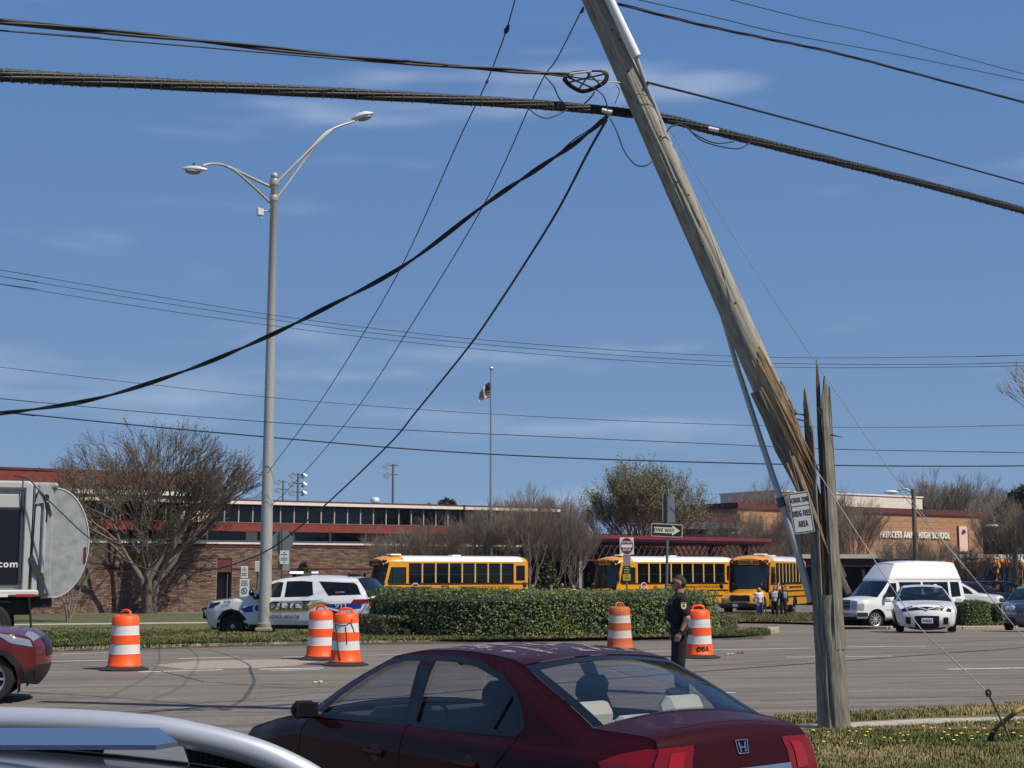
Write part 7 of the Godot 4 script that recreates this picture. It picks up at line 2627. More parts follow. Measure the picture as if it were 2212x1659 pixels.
		mb.bar(Vector3(-q[3] * 1.2, 0, 0), Vector3(q[3] * 1.2, 0, 0), q[3] * 0.35, 6)
		obj("clamp_body", mb, blk, t)
	cable("twisted black cable leaving the pole top to the right", [[1335, 8, 17.0], [1500, 50, 18.0], [1650, 82, 19.2], [1800, 113, 20.5], [2000, 165, 22.6], [2212, 221, 25.0], [2320, 250, 26.2]], 0.011, blk, 3)
	cable("thin wire above the twisted cable on the right", [[1360, -5, 17.2], [1540, 36, 18.6], [1700, 74, 20.0], [1950, 120, 23.0], [2212, 174, 26.0], [2320, 196, 27.0]], 0.007, gry)
	cable("topmost thin wire in the right corner", [[1560, -5, 19.0], [1750, 43, 21.0], [1900, 76, 23.0], [2212, 160, 27.0], [2320, 190, 28.4]], 0.007, gry)
	cable("single black cable between the twisted cable and the bundle on the right", [[1398, 178, 17.05], [1560, 219, 18.2], [1800, 283, 20.5], [2000, 338, 22.5], [2212, 397, 25.0], [2320, 428, 26.2]], 0.015, blk)
	# far lines
	var fd := 40.0
	for q in [["highest of the three far power lines", [[-60, 573], [0, 583], [300, 634], [600, 682], [900, 720], [1200, 747], [1500, 766], [1750, 773], [2030, 771], [2212, 767], [2300, 764]], 0.008], ["middle of the three far power lines", [[-60, 588], [0, 597], [300, 646], [600, 692], [900, 730], [1200, 757], [1500, 778], [1750, 786], [2030, 787], [2212, 783], [2300, 781]], 0.008], ["lowest of the three far power lines", [[-60, 606], [0, 614], [300, 662], [600, 705], [900, 741], [1200, 768], [1500, 787], [1750, 794], [2030, 793], [2212, 790], [2300, 788]], 0.008], ["thin far line below the three power lines", [[-60, 786], [0, 793], [300, 828], [600, 860], [900, 884], [1200, 902], [1500, 915], [1800, 923], [2050, 922], [2212, 918], [2300, 916]], 0.008], ["far line second from the lowest", [[-60, 855], [0, 861], [300, 889], [600, 913], [900, 930], [1200, 944], [1500, 957], [1800, 970], [2050, 975], [2212, 978], [2300, 980]], 0.011], ["lowest and thickest far line crossing behind the leaning pole", [[-60, 882], [0, 889], [300, 919], [600, 946], [900, 971], [1200, 988], [1500, 998], [1800, 1005], [2050, 1007], [2212, 1006], [2300, 1005]], 0.02]]:
		var pts := []
		for p in q[1]:
			pts.append([p[0], p[1], fd])
		cable(q[0], pts, q[2], gry, 1, "power_line")
		fd += 0.7
	# guy wires on the right
	var steel := pm("83868a", 0.5, 0.5)
	cable("thin guy wire falling from the cable bundle to the right edge", [[1448, 278, 17.2], [1560, 470, 17.2], [1700, 690, 17.1], [1800, 838, 17.0], [1960, 1068, 16.7], [2140, 1292, 16.3], [2240, 1410, 16.0]], 0.0045, steel, 1, "guy_wire")
	var rod := gp(2198, 1612, 0.0)
	cable("guy wire from the stump to the ground anchor", [[1768, 1022, 16.9], [1860, 1165, 16.6], [1978, 1344, 16.2], [2060, 1425, 15.95], [2135, 1497, 15.8]], 0.006, steel, 1, "guy_wire")
	var an := thing("ground_anchor", "steel anchor rod with an eye standing in the verge", "anchor", rod)
	mb = MB.new()
	var eye := dp(2135, 1497, 15.8) - rod
	mb.bar(Vector3(0, -0.1, 0), eye, 0.012, 8)
	obj("rod", mb, pm("6e6c66", 0.6, 0.5), an)
	mb = MB.new()
	var ring := PackedVector3Array()
	var rd := PackedFloat32Array()
	for k in 13:
		ring.append(eye + Vector3(0.022 * cos(TAU * k / 12), 0.035 * sin(TAU * k / 12), 0))
		rd.append(0.012)
	mb.tube(ring, rd, 6)
	obj("eye", mb, pm("2b2b2b", 0.5, 0.5), an)
	var dirt := thing("dirt_mound", "small mound of dug-up dirt round the anchor rod", "mound", rod)
	mb = MB.new()
	for k in 40:
		var a := rng.randf() * TAU
		var q := rng.randf() * 0.28
		mb.ball(Vector3(cos(a) * q, 0.03 * (1.0 - q * 3.0), sin(a) * q), Vector3(0.05, 0.035, 0.05) * rng.randf_range(0.5, 1.2), 6, 4)
	obj("clods", mb, tmat(tx.soil, 1.5), dirt)
	var yg := thing("guy_guard", "dull yellow plastic guy guard bent over at the edge", "guard", gp(2147, 1586, 0.0))
	mb = MB.new()
	var o := yg.position
	mb.tube(curve_through([Vector3(0, -0.05, 0), gp(2147, 1586, 0.0) + Vector3(0.02, 0.06, 0) - o, dp(2183, 1547, 15.9) - o, dp(2215, 1527, 15.9) - o, dp(2270, 1516, 15.9) - o], 6), PackedFloat32Array(range(25).map(func(k): return 0.026)), 10)
	obj("sleeve", mb, pm("8a7228", 0.6), yg)
	var pipe := thing("lying_pipe", "long brown pipe lying in the grass behind the dandelions", "pipe", gp(1990, 1583, 0.0))
	mb = MB.new()
	var p0 := gp(1700, 1583, 0.0) - pipe.position
	var p1 := gp(2290, 1586, 0.0) - pipe.position
	mb.tube(PackedVector3Array([p0 + Vector3(0, 0.035, 0), p0.lerp(p1, 0.5) + Vector3(0, 0.045, 0), p1 + Vector3(0, 0.055, 0)]), PackedFloat32Array([0.016, 0.025, 0.03]), 10)
	obj("tube", mb, pm("5b4a32", 0.8), pipe)
	make_coil(blk)
	# slack loops by the pole
	cable("loop of slack cable hanging left of the leaning pole", [[1318, 256, 16.85], [1333, 285, 16.8], [1348, 325, 16.8], [1372, 355, 16.8], [1395, 358, 16.8], [1412, 345, 16.85]], 0.009, gry, 1, "slack_loop")
	cable("loop of slack cable under the bundle left of the coil", [[1140, 232, 16.5], [1160, 249, 16.45], [1185, 255, 16.5], [1215, 243, 16.6], [1225, 236, 16.7]], 0.008, gry, 1, "slack_loop")
	cable("upper loop of slack cable under the bundle right of the pole", [[1440, 285, 17.1], [1452, 272, 17.1], [1475, 270, 17.15], [1505, 292, 17.3], [1545, 309, 17.6], [1585, 306, 17.9]], 0.009, gry, 1, "slack_loop")
	cable("lower loop of slack cable under the bundle right of the pole", [[1485, 274, 17.2], [1510, 300, 17.3], [1550, 315, 17.6], [1595, 321, 18.0], [1620, 308, 18.2]], 0.009, gry, 1, "slack_loop")
	cable("jumper cable from the upper line down to the bundle", [[1178, 166, 16.7], [1195, 185, 16.7], [1208, 212, 16.75], [1222, 226, 16.8]], 0.009, gry, 1, "jumper_cable")
	cable("jumper cable from the coil down to the bundle by the pole", [[1287, 193, 16.8], [1302, 205, 16.8], [1310, 222, 16.85], [1313, 238, 16.85]], 0.008, gry, 1, "jumper_cable")
	cable("short jumper cable left of the coil", [[1285, 198, 16.75], [1275, 212, 16.75], [1262, 224, 16.8]], 0.01, gry, 1, "jumper_cable")
	cable("thin tangled wire beside the leaning pole", [[1330, 183, 16.85], [1338, 195, 16.8], [1334, 210, 16.8], [1328, 224, 16.85]], 0.005, gry, 1, "jumper_cable")

func make_coil(blk: Material) -> void:
	var c := dp(1264, 176, 16.8)
	var t := thing("cable_storage_bracket", "black oval bracket with coiled cable beside the leaning pole", "bracket", c)
	var loop := []
	for p in [[1216, 172], [1226, 160], [1245, 155], [1285, 153], [1308, 155], [1314, 165], [1309, 178], [1293, 189], [1275, 197], [1258, 200], [1243, 195], [1226, 184], [1216, 172]]:
		loop.append(dp(p[0], p[1], 16.8) - c)
	var line := curve_through(loop, 5)
	for k in 3:
		var mb := MB.new()
		var q := PackedVector3Array()
		var rr := PackedFloat32Array()
		for p in line:
			q.append(p * (1.0 - 0.07 * k) + Vector3(0, 0, 0.02 * k))
			rr.append(0.0105)
		mb.tube(q, rr, 6)
		obj("coil_turn", mb, blk, t)
	var mb := MB.new()
	for e in [[1228, 178, 1305, 160], [1222, 165, 1285, 192], [1250, 193, 1275, 158], [1268, 157, 1300, 185]]:
		mb.bar(dp(e[0], e[1], 16.75) - c, dp(e[2], e[3], 16.75) - c, 0.011, 6)
	obj("frame", mb, blk, t)
	mb = MB.new()
	mb.bar(dp(1230, 160, 16.72) - c, dp(1278, 154, 16.72) - c, 0.014, 8)
	mb.bar(dp(1293, 176, 16.75) - c, dp(1340, 178, 16.9) - c, 0.006, 6)
	obj("pale_sleeve", mb, pm("c5cacd", 0.4), t)

# ---------------------------------------------------------------- street furniture
func make_street_light() -> void:
	var base := gp(571, 1364, 0.11)
	var D := -base.z
	var m := tmat(ntex(51, 0.05, [[0.0, "8f918f"], [0.5, "a5a7a4"], [1.0, "b6b7b3"]], 256, 5), 1.2, 0.42, null, 0.0, false)
	m.metallic = 0.2
	var t := thing("street_light", "tall grey steel street light with two curved arms on the median", "street light", base)
	var loc := func(px: float, py: float, dd := 0.0) -> Vector3:
		return dp(px, py, D + dd) - base
	var top: Vector3 = loc.call(586, 384)
	top.x = 0.0
	top.z = 0.0
	var h := top.y
	var mb := MB.new()
	mb.lathe(pv2([0.21, 0.0, 0.195, 0.3, 0.145, h * 0.6, 0.105, h, 0.115, h + 0.01, 0.115, h + 0.08, 0.07, h + 0.16, 0.0, h + 0.18]), 24)
	obj("pole", mb, m, t)
	mb = MB.new()
	mb.cbox(Vector3(0, 0.06, 0), Vector3(0.5, 0.12, 0.5), 0.03)
	mb.lathe(pv2([0.23, 0.1, 0.23, 0.24, 0.2, 0.26]), 20)
	obj("base_plate", mb, pm("8a857a", 0.8), t)
	mb = MB.new()
	mb.lathe(pv2([0.125, h - 0.75, 0.135, h - 0.72, 0.135, h - 0.6, 0.125, h - 0.57]), 20)
	mb.lathe(pv2([0.13, h - 0.25, 0.14, h - 0.22, 0.14, h - 0.08, 0.13, h - 0.05]), 20)
	obj("bracket", mb, m, t)
	# left arm runs away, right arm comes forward
	for q in [[[[586, 404, 0.0], [555, 390, -0.3], [520, 373, -0.7], [495, 361, -1.0], [475, 355, -1.3], [455, 354, -1.6], [438, 358, -1.8]], [[586, 440, 0.0], [560, 415, -0.3], [530, 388, -0.7], [505, 367, -1.0], [490, 360, -1.15]]], [[[588, 404, 0.0], [630, 362, 0.3], [670, 322, 0.6], [700, 290, 0.9], [720, 278, 1.1], [740, 270, 1.3], [765, 262, 1.6]], [[588, 440, 0.0], [625, 392, 0.3], [660, 343, 0.6], [690, 305, 0.8], [718, 280, 1.05]]]]:
		var pts := []
		for p in q[0]:
			pts.append(loc.call(p[0], p[1], p[2]))
		var line := curve_through(pts, 5)
		mb = MB.new()
		mb.tube(line, PackedFloat32Array(range(line.size()).map(func(k): return 0.048 - 0.012 * k / line.size())), 10)
		var arm := obj("arm", mb, m, t)
		pts = []
		for p in q[1]:
			pts.append(loc.call(p[0], p[1], p[2]))
		line = curve_through(pts, 5)
		mb = MB.new()
		mb.tube(line, PackedFloat32Array(range(line.size()).map(func(k): return 0.04)), 10)
		mb.bar(q_mid(loc, q[0], 1), q_mid(loc, q[1], 1), 0.012, 6)
		obj("brace", mb, m, arm)
	for q in [[421, 366, -1.95, -1.0, 0.35], [783, 252, 1.85, 1.0, 0.5]]:
		var c: Vector3 = loc.call(q[0], q[1], q[2])
		mb = MB.new()
		# cobra head: flattened egg, deeper towards the lens
		var bs := Basis(Vector3(0, 0, 1), 0.30 if q[3] > 0 else -0.05)
		var pts := []
		for k in 13:
			var f := k / 12.0
			var w: float = q[4] * 0.42 * pow(sin(PI * clampf(0.06 + f * 0.9, 0.0, 1.0)), 0.7)
			for j in 13:
				var a := TAU * j / 12
				var y := sin(a) * w * (0.75 if sin(a) > 0 else 0.42)
				pts.append(c + bs * Vector3(q[3] * (f - 0.5) * 0.74, y, q[3] * cos(a) * w))
		mb.grid(pts, 13)
		var head := obj("lamp_head", mb, pm("d4d7d9", 0.4, 0.1), t)
		mb = MB.new()
		mb.ball(c + bs * Vector3(q[3] * 0.06, -0.07, 0), Vector3(0.24, 0.085, 0.15), 14, 8, bs)
		obj("lens", mb, pm("8c8e88", 0.2), head)
		mb = MB.new()
		mb.lathe(pv2([0.04, 0.0, 0.04, 0.07, 0.0, 0.08]), 10, c + Vector3(-0.03, 0.12, 0))
		obj("photocell", mb, pm("3a3d42", 0.5), head)
	var bx: Vector3 = loc.call(562, 458)
	mb = MB.new()
	mb.cbox(bx, Vector3(0.2, 0.24, 0.14), 0.02, Basis(Vector3.UP, 0.5))
	mb.bar(bx, Vector3(0, bx.y + 0.06, 0), 0.03, 8)
	mb.bar(bx + Vector3(0.02, -0.12, 0), bx + Vector3(0.06, -0.2, 0), 0.02, 6)
	obj("equipment_box", mb, pm("c9cdd0", 0.5), t)
func q_mid(loc: Callable, a: Array, k: int) -> Vector3:
	return loc.call(a[k][0], a[k][1], a[k][2])

func octagon(r: float) -> PackedVector2Array:
	var o := PackedVector2Array()
	for k in 8:
		o.append(Vector2(r * cos(PI / 8 + k * PI / 4), r * sin(PI / 8 + k * PI / 4)))
	return o
func text_rows(t: Node3D, x: float, y: float, w: float, rows: Array, z: float, m: Material) -> void:
	# print too small to read: a row of short strokes for each line, [length, height, place]
	for q in rows:
		var mb := MB.new()
		var cnt := maxi(int(q[0] / (q[1] * 0.75)), 2)
		for k in cnt:
			mb.box(Vector3(x + q[0] * ((k + 0.5) / cnt - 0.5), y + q[2], z), Vector3(q[0] / cnt * 0.72, q[1] * (0.8 if k % 3 else 1.0), 0.004))
		obj("print", mb, m, t)
func make_signs() -> void:
	var steel := pm("7d8284", 0.45, 0.6)
	var back := pm("868a8b", 0.5, 0.5)
	var ink := pm("3f4450", 0.6)
	var plate := pm("d4d8da", 0.5)
	# one way sign on a leaning post with the back of another sign above
	var d := 43.0
	var b := on_ground(gx(1437, d), d, 0.1)
	var t := thing("one_way_sign", "black and white one way arrow sign on a post behind the hedge", "sign", b)
	var top := dp(1443, 1060, d) - b
	var mb := MB.new()
	mb.tube(PackedVector3Array([Vector3.ZERO, top]), PackedFloat32Array([0.04, 0.04]), 8)
	mb.ball(top, Vector3.ONE * 0.045, 8, 6)
	obj("post", mb, steel, t)
	var c := dp(1440.5, 1145.5, d - 0.06) - b
	var bs := Basis(Vector3(0, 0, 1), -0.045)
	mb = MB.new()
	mb.prism(rr_poly(-0.465, -0.19, 0.465, 0.19, 0.03), 0.012, Transform3D(bs, c))
	obj("plate", mb, pm("c9ccbe", 0.5), t)
	mb = MB.new()
	mb.prism(rr_poly(-0.445, -0.17, 0.445, 0.17, 0.025), 0.012, Transform3D(bs, c + Vector3(0, 0, 0.004)))
	obj("field", mb, pm("17191a", 0.5), t)
	mb = MB.new()
	mb.prism(pv2([-0.38, -0.085, 0.16, -0.085, 0.16, -0.15, 0.39, 0.0, 0.16, 0.15, 0.16, 0.085, -0.38, 0.085]), 0.012, Transform3D(bs, c + Vector3(0, 0, 0.008)))
	obj("arrow", mb, pm("d9dcc4", 0.5), t)
	lettering("lettering", "ONE WAY", 0.105, pm("1a1b1c", 0.5), t, c + Vector3(-0.08, 0.005, 0.0155), bs, 0.92, 0.004)
	mb = MB.new()
	mb.prism(rr_poly(-0.21, -0.43, 0.21, 0.43, 0.03), 0.008, Transform3D(Basis(Vector3.UP, 0.35), dp(1444, 1097, d + 0.1) - b))
	obj("sign_back", mb, pm("6d7479", 0.5, 0.4), t)
	# do not enter sign
	d = 60.0
	b = on_ground(gx(1353, d), d)
	t = thing("do_not_enter_sign", "red and white do not enter sign with small signs under it before the middle bus", "sign", b)
	mb = MB.new()
	mb.bar(Vector3.ZERO, dp(1354, 1175, d) - b, 0.035, 8)
	obj("post", mb, steel, t)
	c = dp(1354, 1179.5, d - 0.05) - b
	mb = MB.new()
	mb.prism(rr_poly(-0.29, -0.355, 0.29, 0.355, 0.02), 0.01, Transform3D(Basis.IDENTITY, c))
	obj("plate", mb, pm("d8d4d6", 0.5), t)
	mb = MB.new()
	var el := PackedVector2Array()
	for k in 28:
		el.append(Vector2(0.265 * cos(TAU * k / 28), 0.335 * sin(TAU * k / 28)))
	mb.prism(el, 0.01, Transform3D(Basis.IDENTITY, c + Vector3(0, 0, 0.004)))
	obj("disc", mb, pm("6f1826", 0.5), t)
	mb = MB.new()
	mb.box(c + Vector3(0, 0, 0.008), Vector3(0.46, 0.12, 0.01))
	obj("bar", mb, pm("e2dfe0", 0.5), t)
	lettering("lettering", "DO NOT", 0.095, pm("dcd7d8", 0.5), t, c + Vector3(0, 0.155, 0.011), Basis.IDENTITY, 0.85, 0.006)
	lettering("lettering", "ENTER", 0.095, pm("dcd7d8", 0.5), t, c + Vector3(0, -0.155, 0.011), Basis.IDENTITY, 0.85, 0.006)
	mb = MB.new()
	mb.box(dp(1354, 1210, d - 0.04) - b, Vector3(0.31, 0.47, 0.01))
	obj("grey_plate", mb, pm("8c8588", 0.5), t)
	mb = MB.new()
	var k0 := dp(1354, 1231, d - 0.05) - b
	mb.box(k0, Vector3(0.32, 0.34, 0.01))
	obj("black_plate", mb, pm("1c1d18", 0.5), t)
	text_rows(t, k0.x, k0.y, 0.3, [[0.16, 0.05, 0.1], [0.24, 0.05, 0.01], [0.2, 0.05, -0.09]], k0.z + 0.007, pm("c2ba58", 0.5))
	k0 = dp(1354, 1247, d - 0.05) - b
	mb = MB.new()
	mb.box(k0, Vector3(0.32, 0.27, 0.01))
	obj("yellow_plate", mb, pm("b5a52f", 0.5), t)
	text_rows(t, k0.x, k0.y, 0.3, [[0.1, 0.045, 0.07], [0.22, 0.04, -0.03]], k0.z + 0.007, pm("2a2a1a", 0.5))
	# back of a stop sign with a white notice facing us
	d = 50.0
	b = on_ground(gx(611, d), d, 0.1)
	t = thing("stop_sign", "back of a grey octagonal stop sign with a white notice below it", "sign", b)
	mb = MB.new()
	mb.bar(Vector3.ZERO, dp(609, 1140, d) - b, 0.03, 8)
	obj("post", mb, pm("5d6164", 0.5, 0.5), t)
	mb = MB.new()
	mb.prism(octagon(0.40), 0.01, Transform3D(Basis.IDENTITY, dp(610, 1169, d + 0.08) - b))
	obj("octagon", mb, back, t)
	mb = MB.new()
	mb.box(dp(613, 1211, d + 0.12) - b, Vector3(0.42, 0.66, 0.01))
	obj("backing_plate", mb, pm("9a978c", 0.6), t)
	k0 = dp(614, 1204, d - 0.05) - b
	mb = MB.new()
	mb.cbox(k0, Vector3(0.30, 0.46, 0.02), 0.005)
	obj("notice", mb, plate, t)
	text_rows(t, k0.x, k0.y, 0.3, [[0.08, 0.04, 0.16], [0.22, 0.036, 0.1], [0.05, 0.03, 0.03], [0.22, 0.036, -0.03], [0.22, 0.03, -0.09], [0.05, 0.045, -0.17]], k0.z + 0.012, ink)
	# pair of notices beside the police car
	d = 52.0
	b = on_ground(gx(528, d), d, 0.1)
	t = thing("parking_notice", "two white parking notices on one post in front of the police car hood", "sign", b)
	mb = MB.new()
	mb.bar(Vector3.ZERO, dp(528, 1192, d) - b, 0.025, 8)
	obj("post", mb, steel, t)
	k0 = dp(528, 1236, d - 0.05) - b
	mb = MB.new()
	mb.cbox(k0, Vector3(0.25, 0.43, 0.012), 0.004)
	obj("notice", mb, plate, t)
	text_rows(t, k0.x, k0.y, 0.3, [[0.06, 0.04, 0.15], [0.16, 0.036, 0.085], [0.04, 0.03, 0.02], [0.18, 0.036, -0.05], [0.18, 0.036, -0.11]], k0.z + 0.008, ink)
	k0 = dp(528, 1270, d - 0.05) - b
	mb = MB.new()
	mb.cbox(k0, Vector3(0.34, 0.63, 0.012), 0.004)
	obj("notice", mb, plate, t)
	text_rows(t, k0.x, k0.y, 0.3, [[0.22, 0.045, 0.24], [0.22, 0.045, 0.17], [0.26, 0.045, 0.1]], k0.z + 0.008, ink)
	mb = MB.new()
	var ring := PackedVector3Array()
	for k in 17:
		ring.append(k0 + Vector3(0.1 * cos(TAU * k / 16), -0.1 + 0.1 * sin(TAU * k / 16), 0.008))
	mb.tube(ring, PackedFloat32Array(range(17).map(func(_k): return 0.011)), 5, false)
	mb.bar(k0 + Vector3(-0.07, -0.03, 0.008), k0 + Vector3(0.07, -0.17, 0.008), 0.011, 5)
	mb.bar(k0 + Vector3(-0.02, -0.16, 0.008), k0 + Vector3(-0.02, -0.04, 0.008), 0.012, 5)
	obj("symbol", mb, ink, t)
	b = on_ground(gx(556, 54), 54, 0.1)
	t = thing("meter_box", "small white box on a post partly behind the street light", "box", b)
	mb = MB.new()
	mb.bar(Vector3.ZERO, dp(558, 1200, 54) - b, 0.04, 8)
	obj("post", mb, pm("55504a", 0.6), t)
	mb = MB.new()
	mb.cbox(dp(558, 1224, 53.8) - b, Vector3(0.26, 0.4, 0.16), 0.02)
	obj("case", mb, pm("c6c4bd", 0.6), t)
	# thin dark lamp post behind the leftmost bus
	b = on_ground(gx(980, 96), 96)
	t = thing("path_lamp", "thin black post with twin floodlights above the leftmost bus", "lamp", b)
	mb = MB.new()
	var hh := (dp(980, 1130, 96) - b).y
	mb.bar(Vector3.ZERO, Vector3(0, hh, 0), 0.07, 8)
	obj("post", mb, pm("1d1d1f", 0.6), t)
	for s in [-1.0, 1.0]:
		mb = MB.new()
		mb.cbox(Vector3(0.2 * s, hh + 0.08, 0), Vector3(0.34, 0.4, 0.3), 0.05)
		obj("lamp_head", mb, pm("1d1d1f", 0.6), t)

func make_far_poles() -> void:
	var alu := pm("a9b0b4", 0.35, 0.6)
	# flagpole with flag
	var d := 93.0
	var b := on_ground(gx(1060, d), d)
	var t := thing("flagpole", "tall slim metal flagpole flying a flag above the trees", "flagpole", b)
	var top := (dp(1061, 800, d) - b).y
	var mb := MB.new()
	mb.tube(PackedVector3Array([Vector3.ZERO, Vector3(0, top, 0)]), PackedFloat32Array([0.11, 0.06]), 12)
	obj("pole", mb, alu, t)
	mb = MB.new()
	mb.ball(Vector3(0, top + 0.14, 0), Vector3.ONE * 0.15, 14, 10)
	obj("finial", mb, pm("dfe3e8", 0.1, 0.9), t)
	var f := thing("flag", "striped red and white flag with a blue corner hanging from the flagpole", "flag", b + Vector3(-0.08, top - 0.75, 0.0))
	f.scale = Vector3.ONE * 0.72
	# cloth folded downwards: 13 stripes and the corner, each its own piece
	var cloth := func(u: float, v: float) -> Vector3:
		# u along the fly, v down the hoist
		var drop := 0.75 * u * u + 0.35 * u
		return Vector3(-0.95 * u + 0.05 * sin(u * 9.0 + v * 3.0), -v * 1.5 * (1.0 - 0.35 * u) - drop * 0.9, 0.12 * sin(u * 11.0 + v * 2.0) + 0.08 * sin(v * 7.0))
	for k in 13:
		for part in [0, 1]:
			if part == 0 and k < 7:
				continue
			var u0 := 0.0 if k >= 7 else 0.4
			mb = MB.new()
			var pts := []
			for i in 3:
				for j in 13:
					pts.append(cloth.call(lerpf(u0, 1.0, j / 12.0), (k + i * 0.5) / 13.0))
			mb.grid(pts, 13)
			if part == 1:
				obj("stripe", mb, pm("7d2430" if k % 2 == 0 else "c9c6c6", 0.8), f)
	mb = MB.new()
	var cp := []
	for i in 8:
		for j in 8:
			cp.append(cloth.call(0.4 * j / 7.0, 7.0 / 13.0 * i / 7.0))
	mb.grid(cp, 8)
	obj("corner", mb, pm("262b4c", 0.8), f)
	mb = MB.new()
	for i in 5:
		for j in 6:
			mb.ball(cloth.call(0.04 + 0.06 * j, 0.05 + 0.1 * i) + Vector3(0, 0, 0.012), Vector3(0.013, 0.013, 0.008), 5, 3)
	obj("stars", mb, pm("c9c6c6", 0.8), f)
	# stadium lights
	for q in [[640, 1022, 190.0, 3, "stadium light mast with three tiers of lamps nearest the street light"], [608, 1038, 215.0, 2, "lower stadium light mast half hidden by the bare tree"], [847, 1002, 180.0, 2, "slim stadium light mast with two lamps above the school roof"]]:
		b = on_ground(gx(q[0], q[2]), q[2])
		t = thing("stadium_light", q[4], "floodlight", b)
		var h := (dp(q[0], q[1], q[2]) - b).y
		mb = MB.new()
		mb.tube(PackedVector3Array([Vector3.ZERO, Vector3(0, h, 0)]), PackedFloat32Array([0.2, 0.13]), 8)
		obj("mast", mb, pm("6c7072", 0.6, 0.3), t)
		for k in q[3]:
			var y: float = h - 0.2 - k * 1.15
			mb = MB.new()
			mb.box(Vector3(0, y, 0), Vector3(2.2 if q[3] > 2 else 1.2, 0.12, 0.14))
			obj("crossarm", mb, pm("5c6062", 0.6), t)
			for s in ([-1.0, 1.0] if q[3] > 2 else [-1.0]):
				mb = MB.new()
				mb.lathe(pv2([0.12, 0.34, 0.2, 0.2, 0.48, -0.12, 0.5, -0.2, 0.0, -0.12]), 12, Vector3(0.78 * s, y - 0.1, 0.1), Basis(Vector3(0, 0, 1), 0.5 * s) * Basis(Vector3.RIGHT, 0.5))
				obj("lamp_head", mb, pm("9fb0ba", 0.35, 0.3), t)
	# road lamps on the right
	for q in [[1979, 1062, 86.0, 1925, 1063, "wooden lamp post with a long arm before the tan brick building"], [2195, 1150, 88.0, 2143, 1136, "far lamp with a white head beside the end of the tan building"]]:
		b = on_ground(gx(q[0], q[2]), q[2])
		t = thing("road_lamp", q[5], "street light", b)
		var h := (dp(q[0], q[1], q[2]) - b).y
		mb = MB.new()
		mb.tube(PackedVector3Array([Vector3.ZERO, Vector3(0, h + 0.15, 0)]), PackedFloat32Array([0.17, 0.12]), 10)
		obj("post", mb, pm("6d5f50", 0.9), t)
		var e := dp(q[3], q[4], q[2]) - b
		mb = MB.new()
		mb.tube(curve_through([Vector3(0, h - 0.1, 0), Vector3(e.x * 0.3, h + 0.15, 0), Vector3(e.x * 0.65, e.y + 0.12, 0), Vector3(e.x * 0.85, e.y + 0.06, 0)], 4), PackedFloat32Array(range(13).map(func(_k): return 0.04)), 8)
		obj("arm", mb, pm("9aa2a6", 0.4, 0.4), t)
		mb = MB.new()
		mb.ball(Vector3(e.x, e.y, 0), Vector3(0.42, 0.12, 0.18), 14, 8)
		obj("lamp_head", mb, pm("ced4d6", 0.4), t)

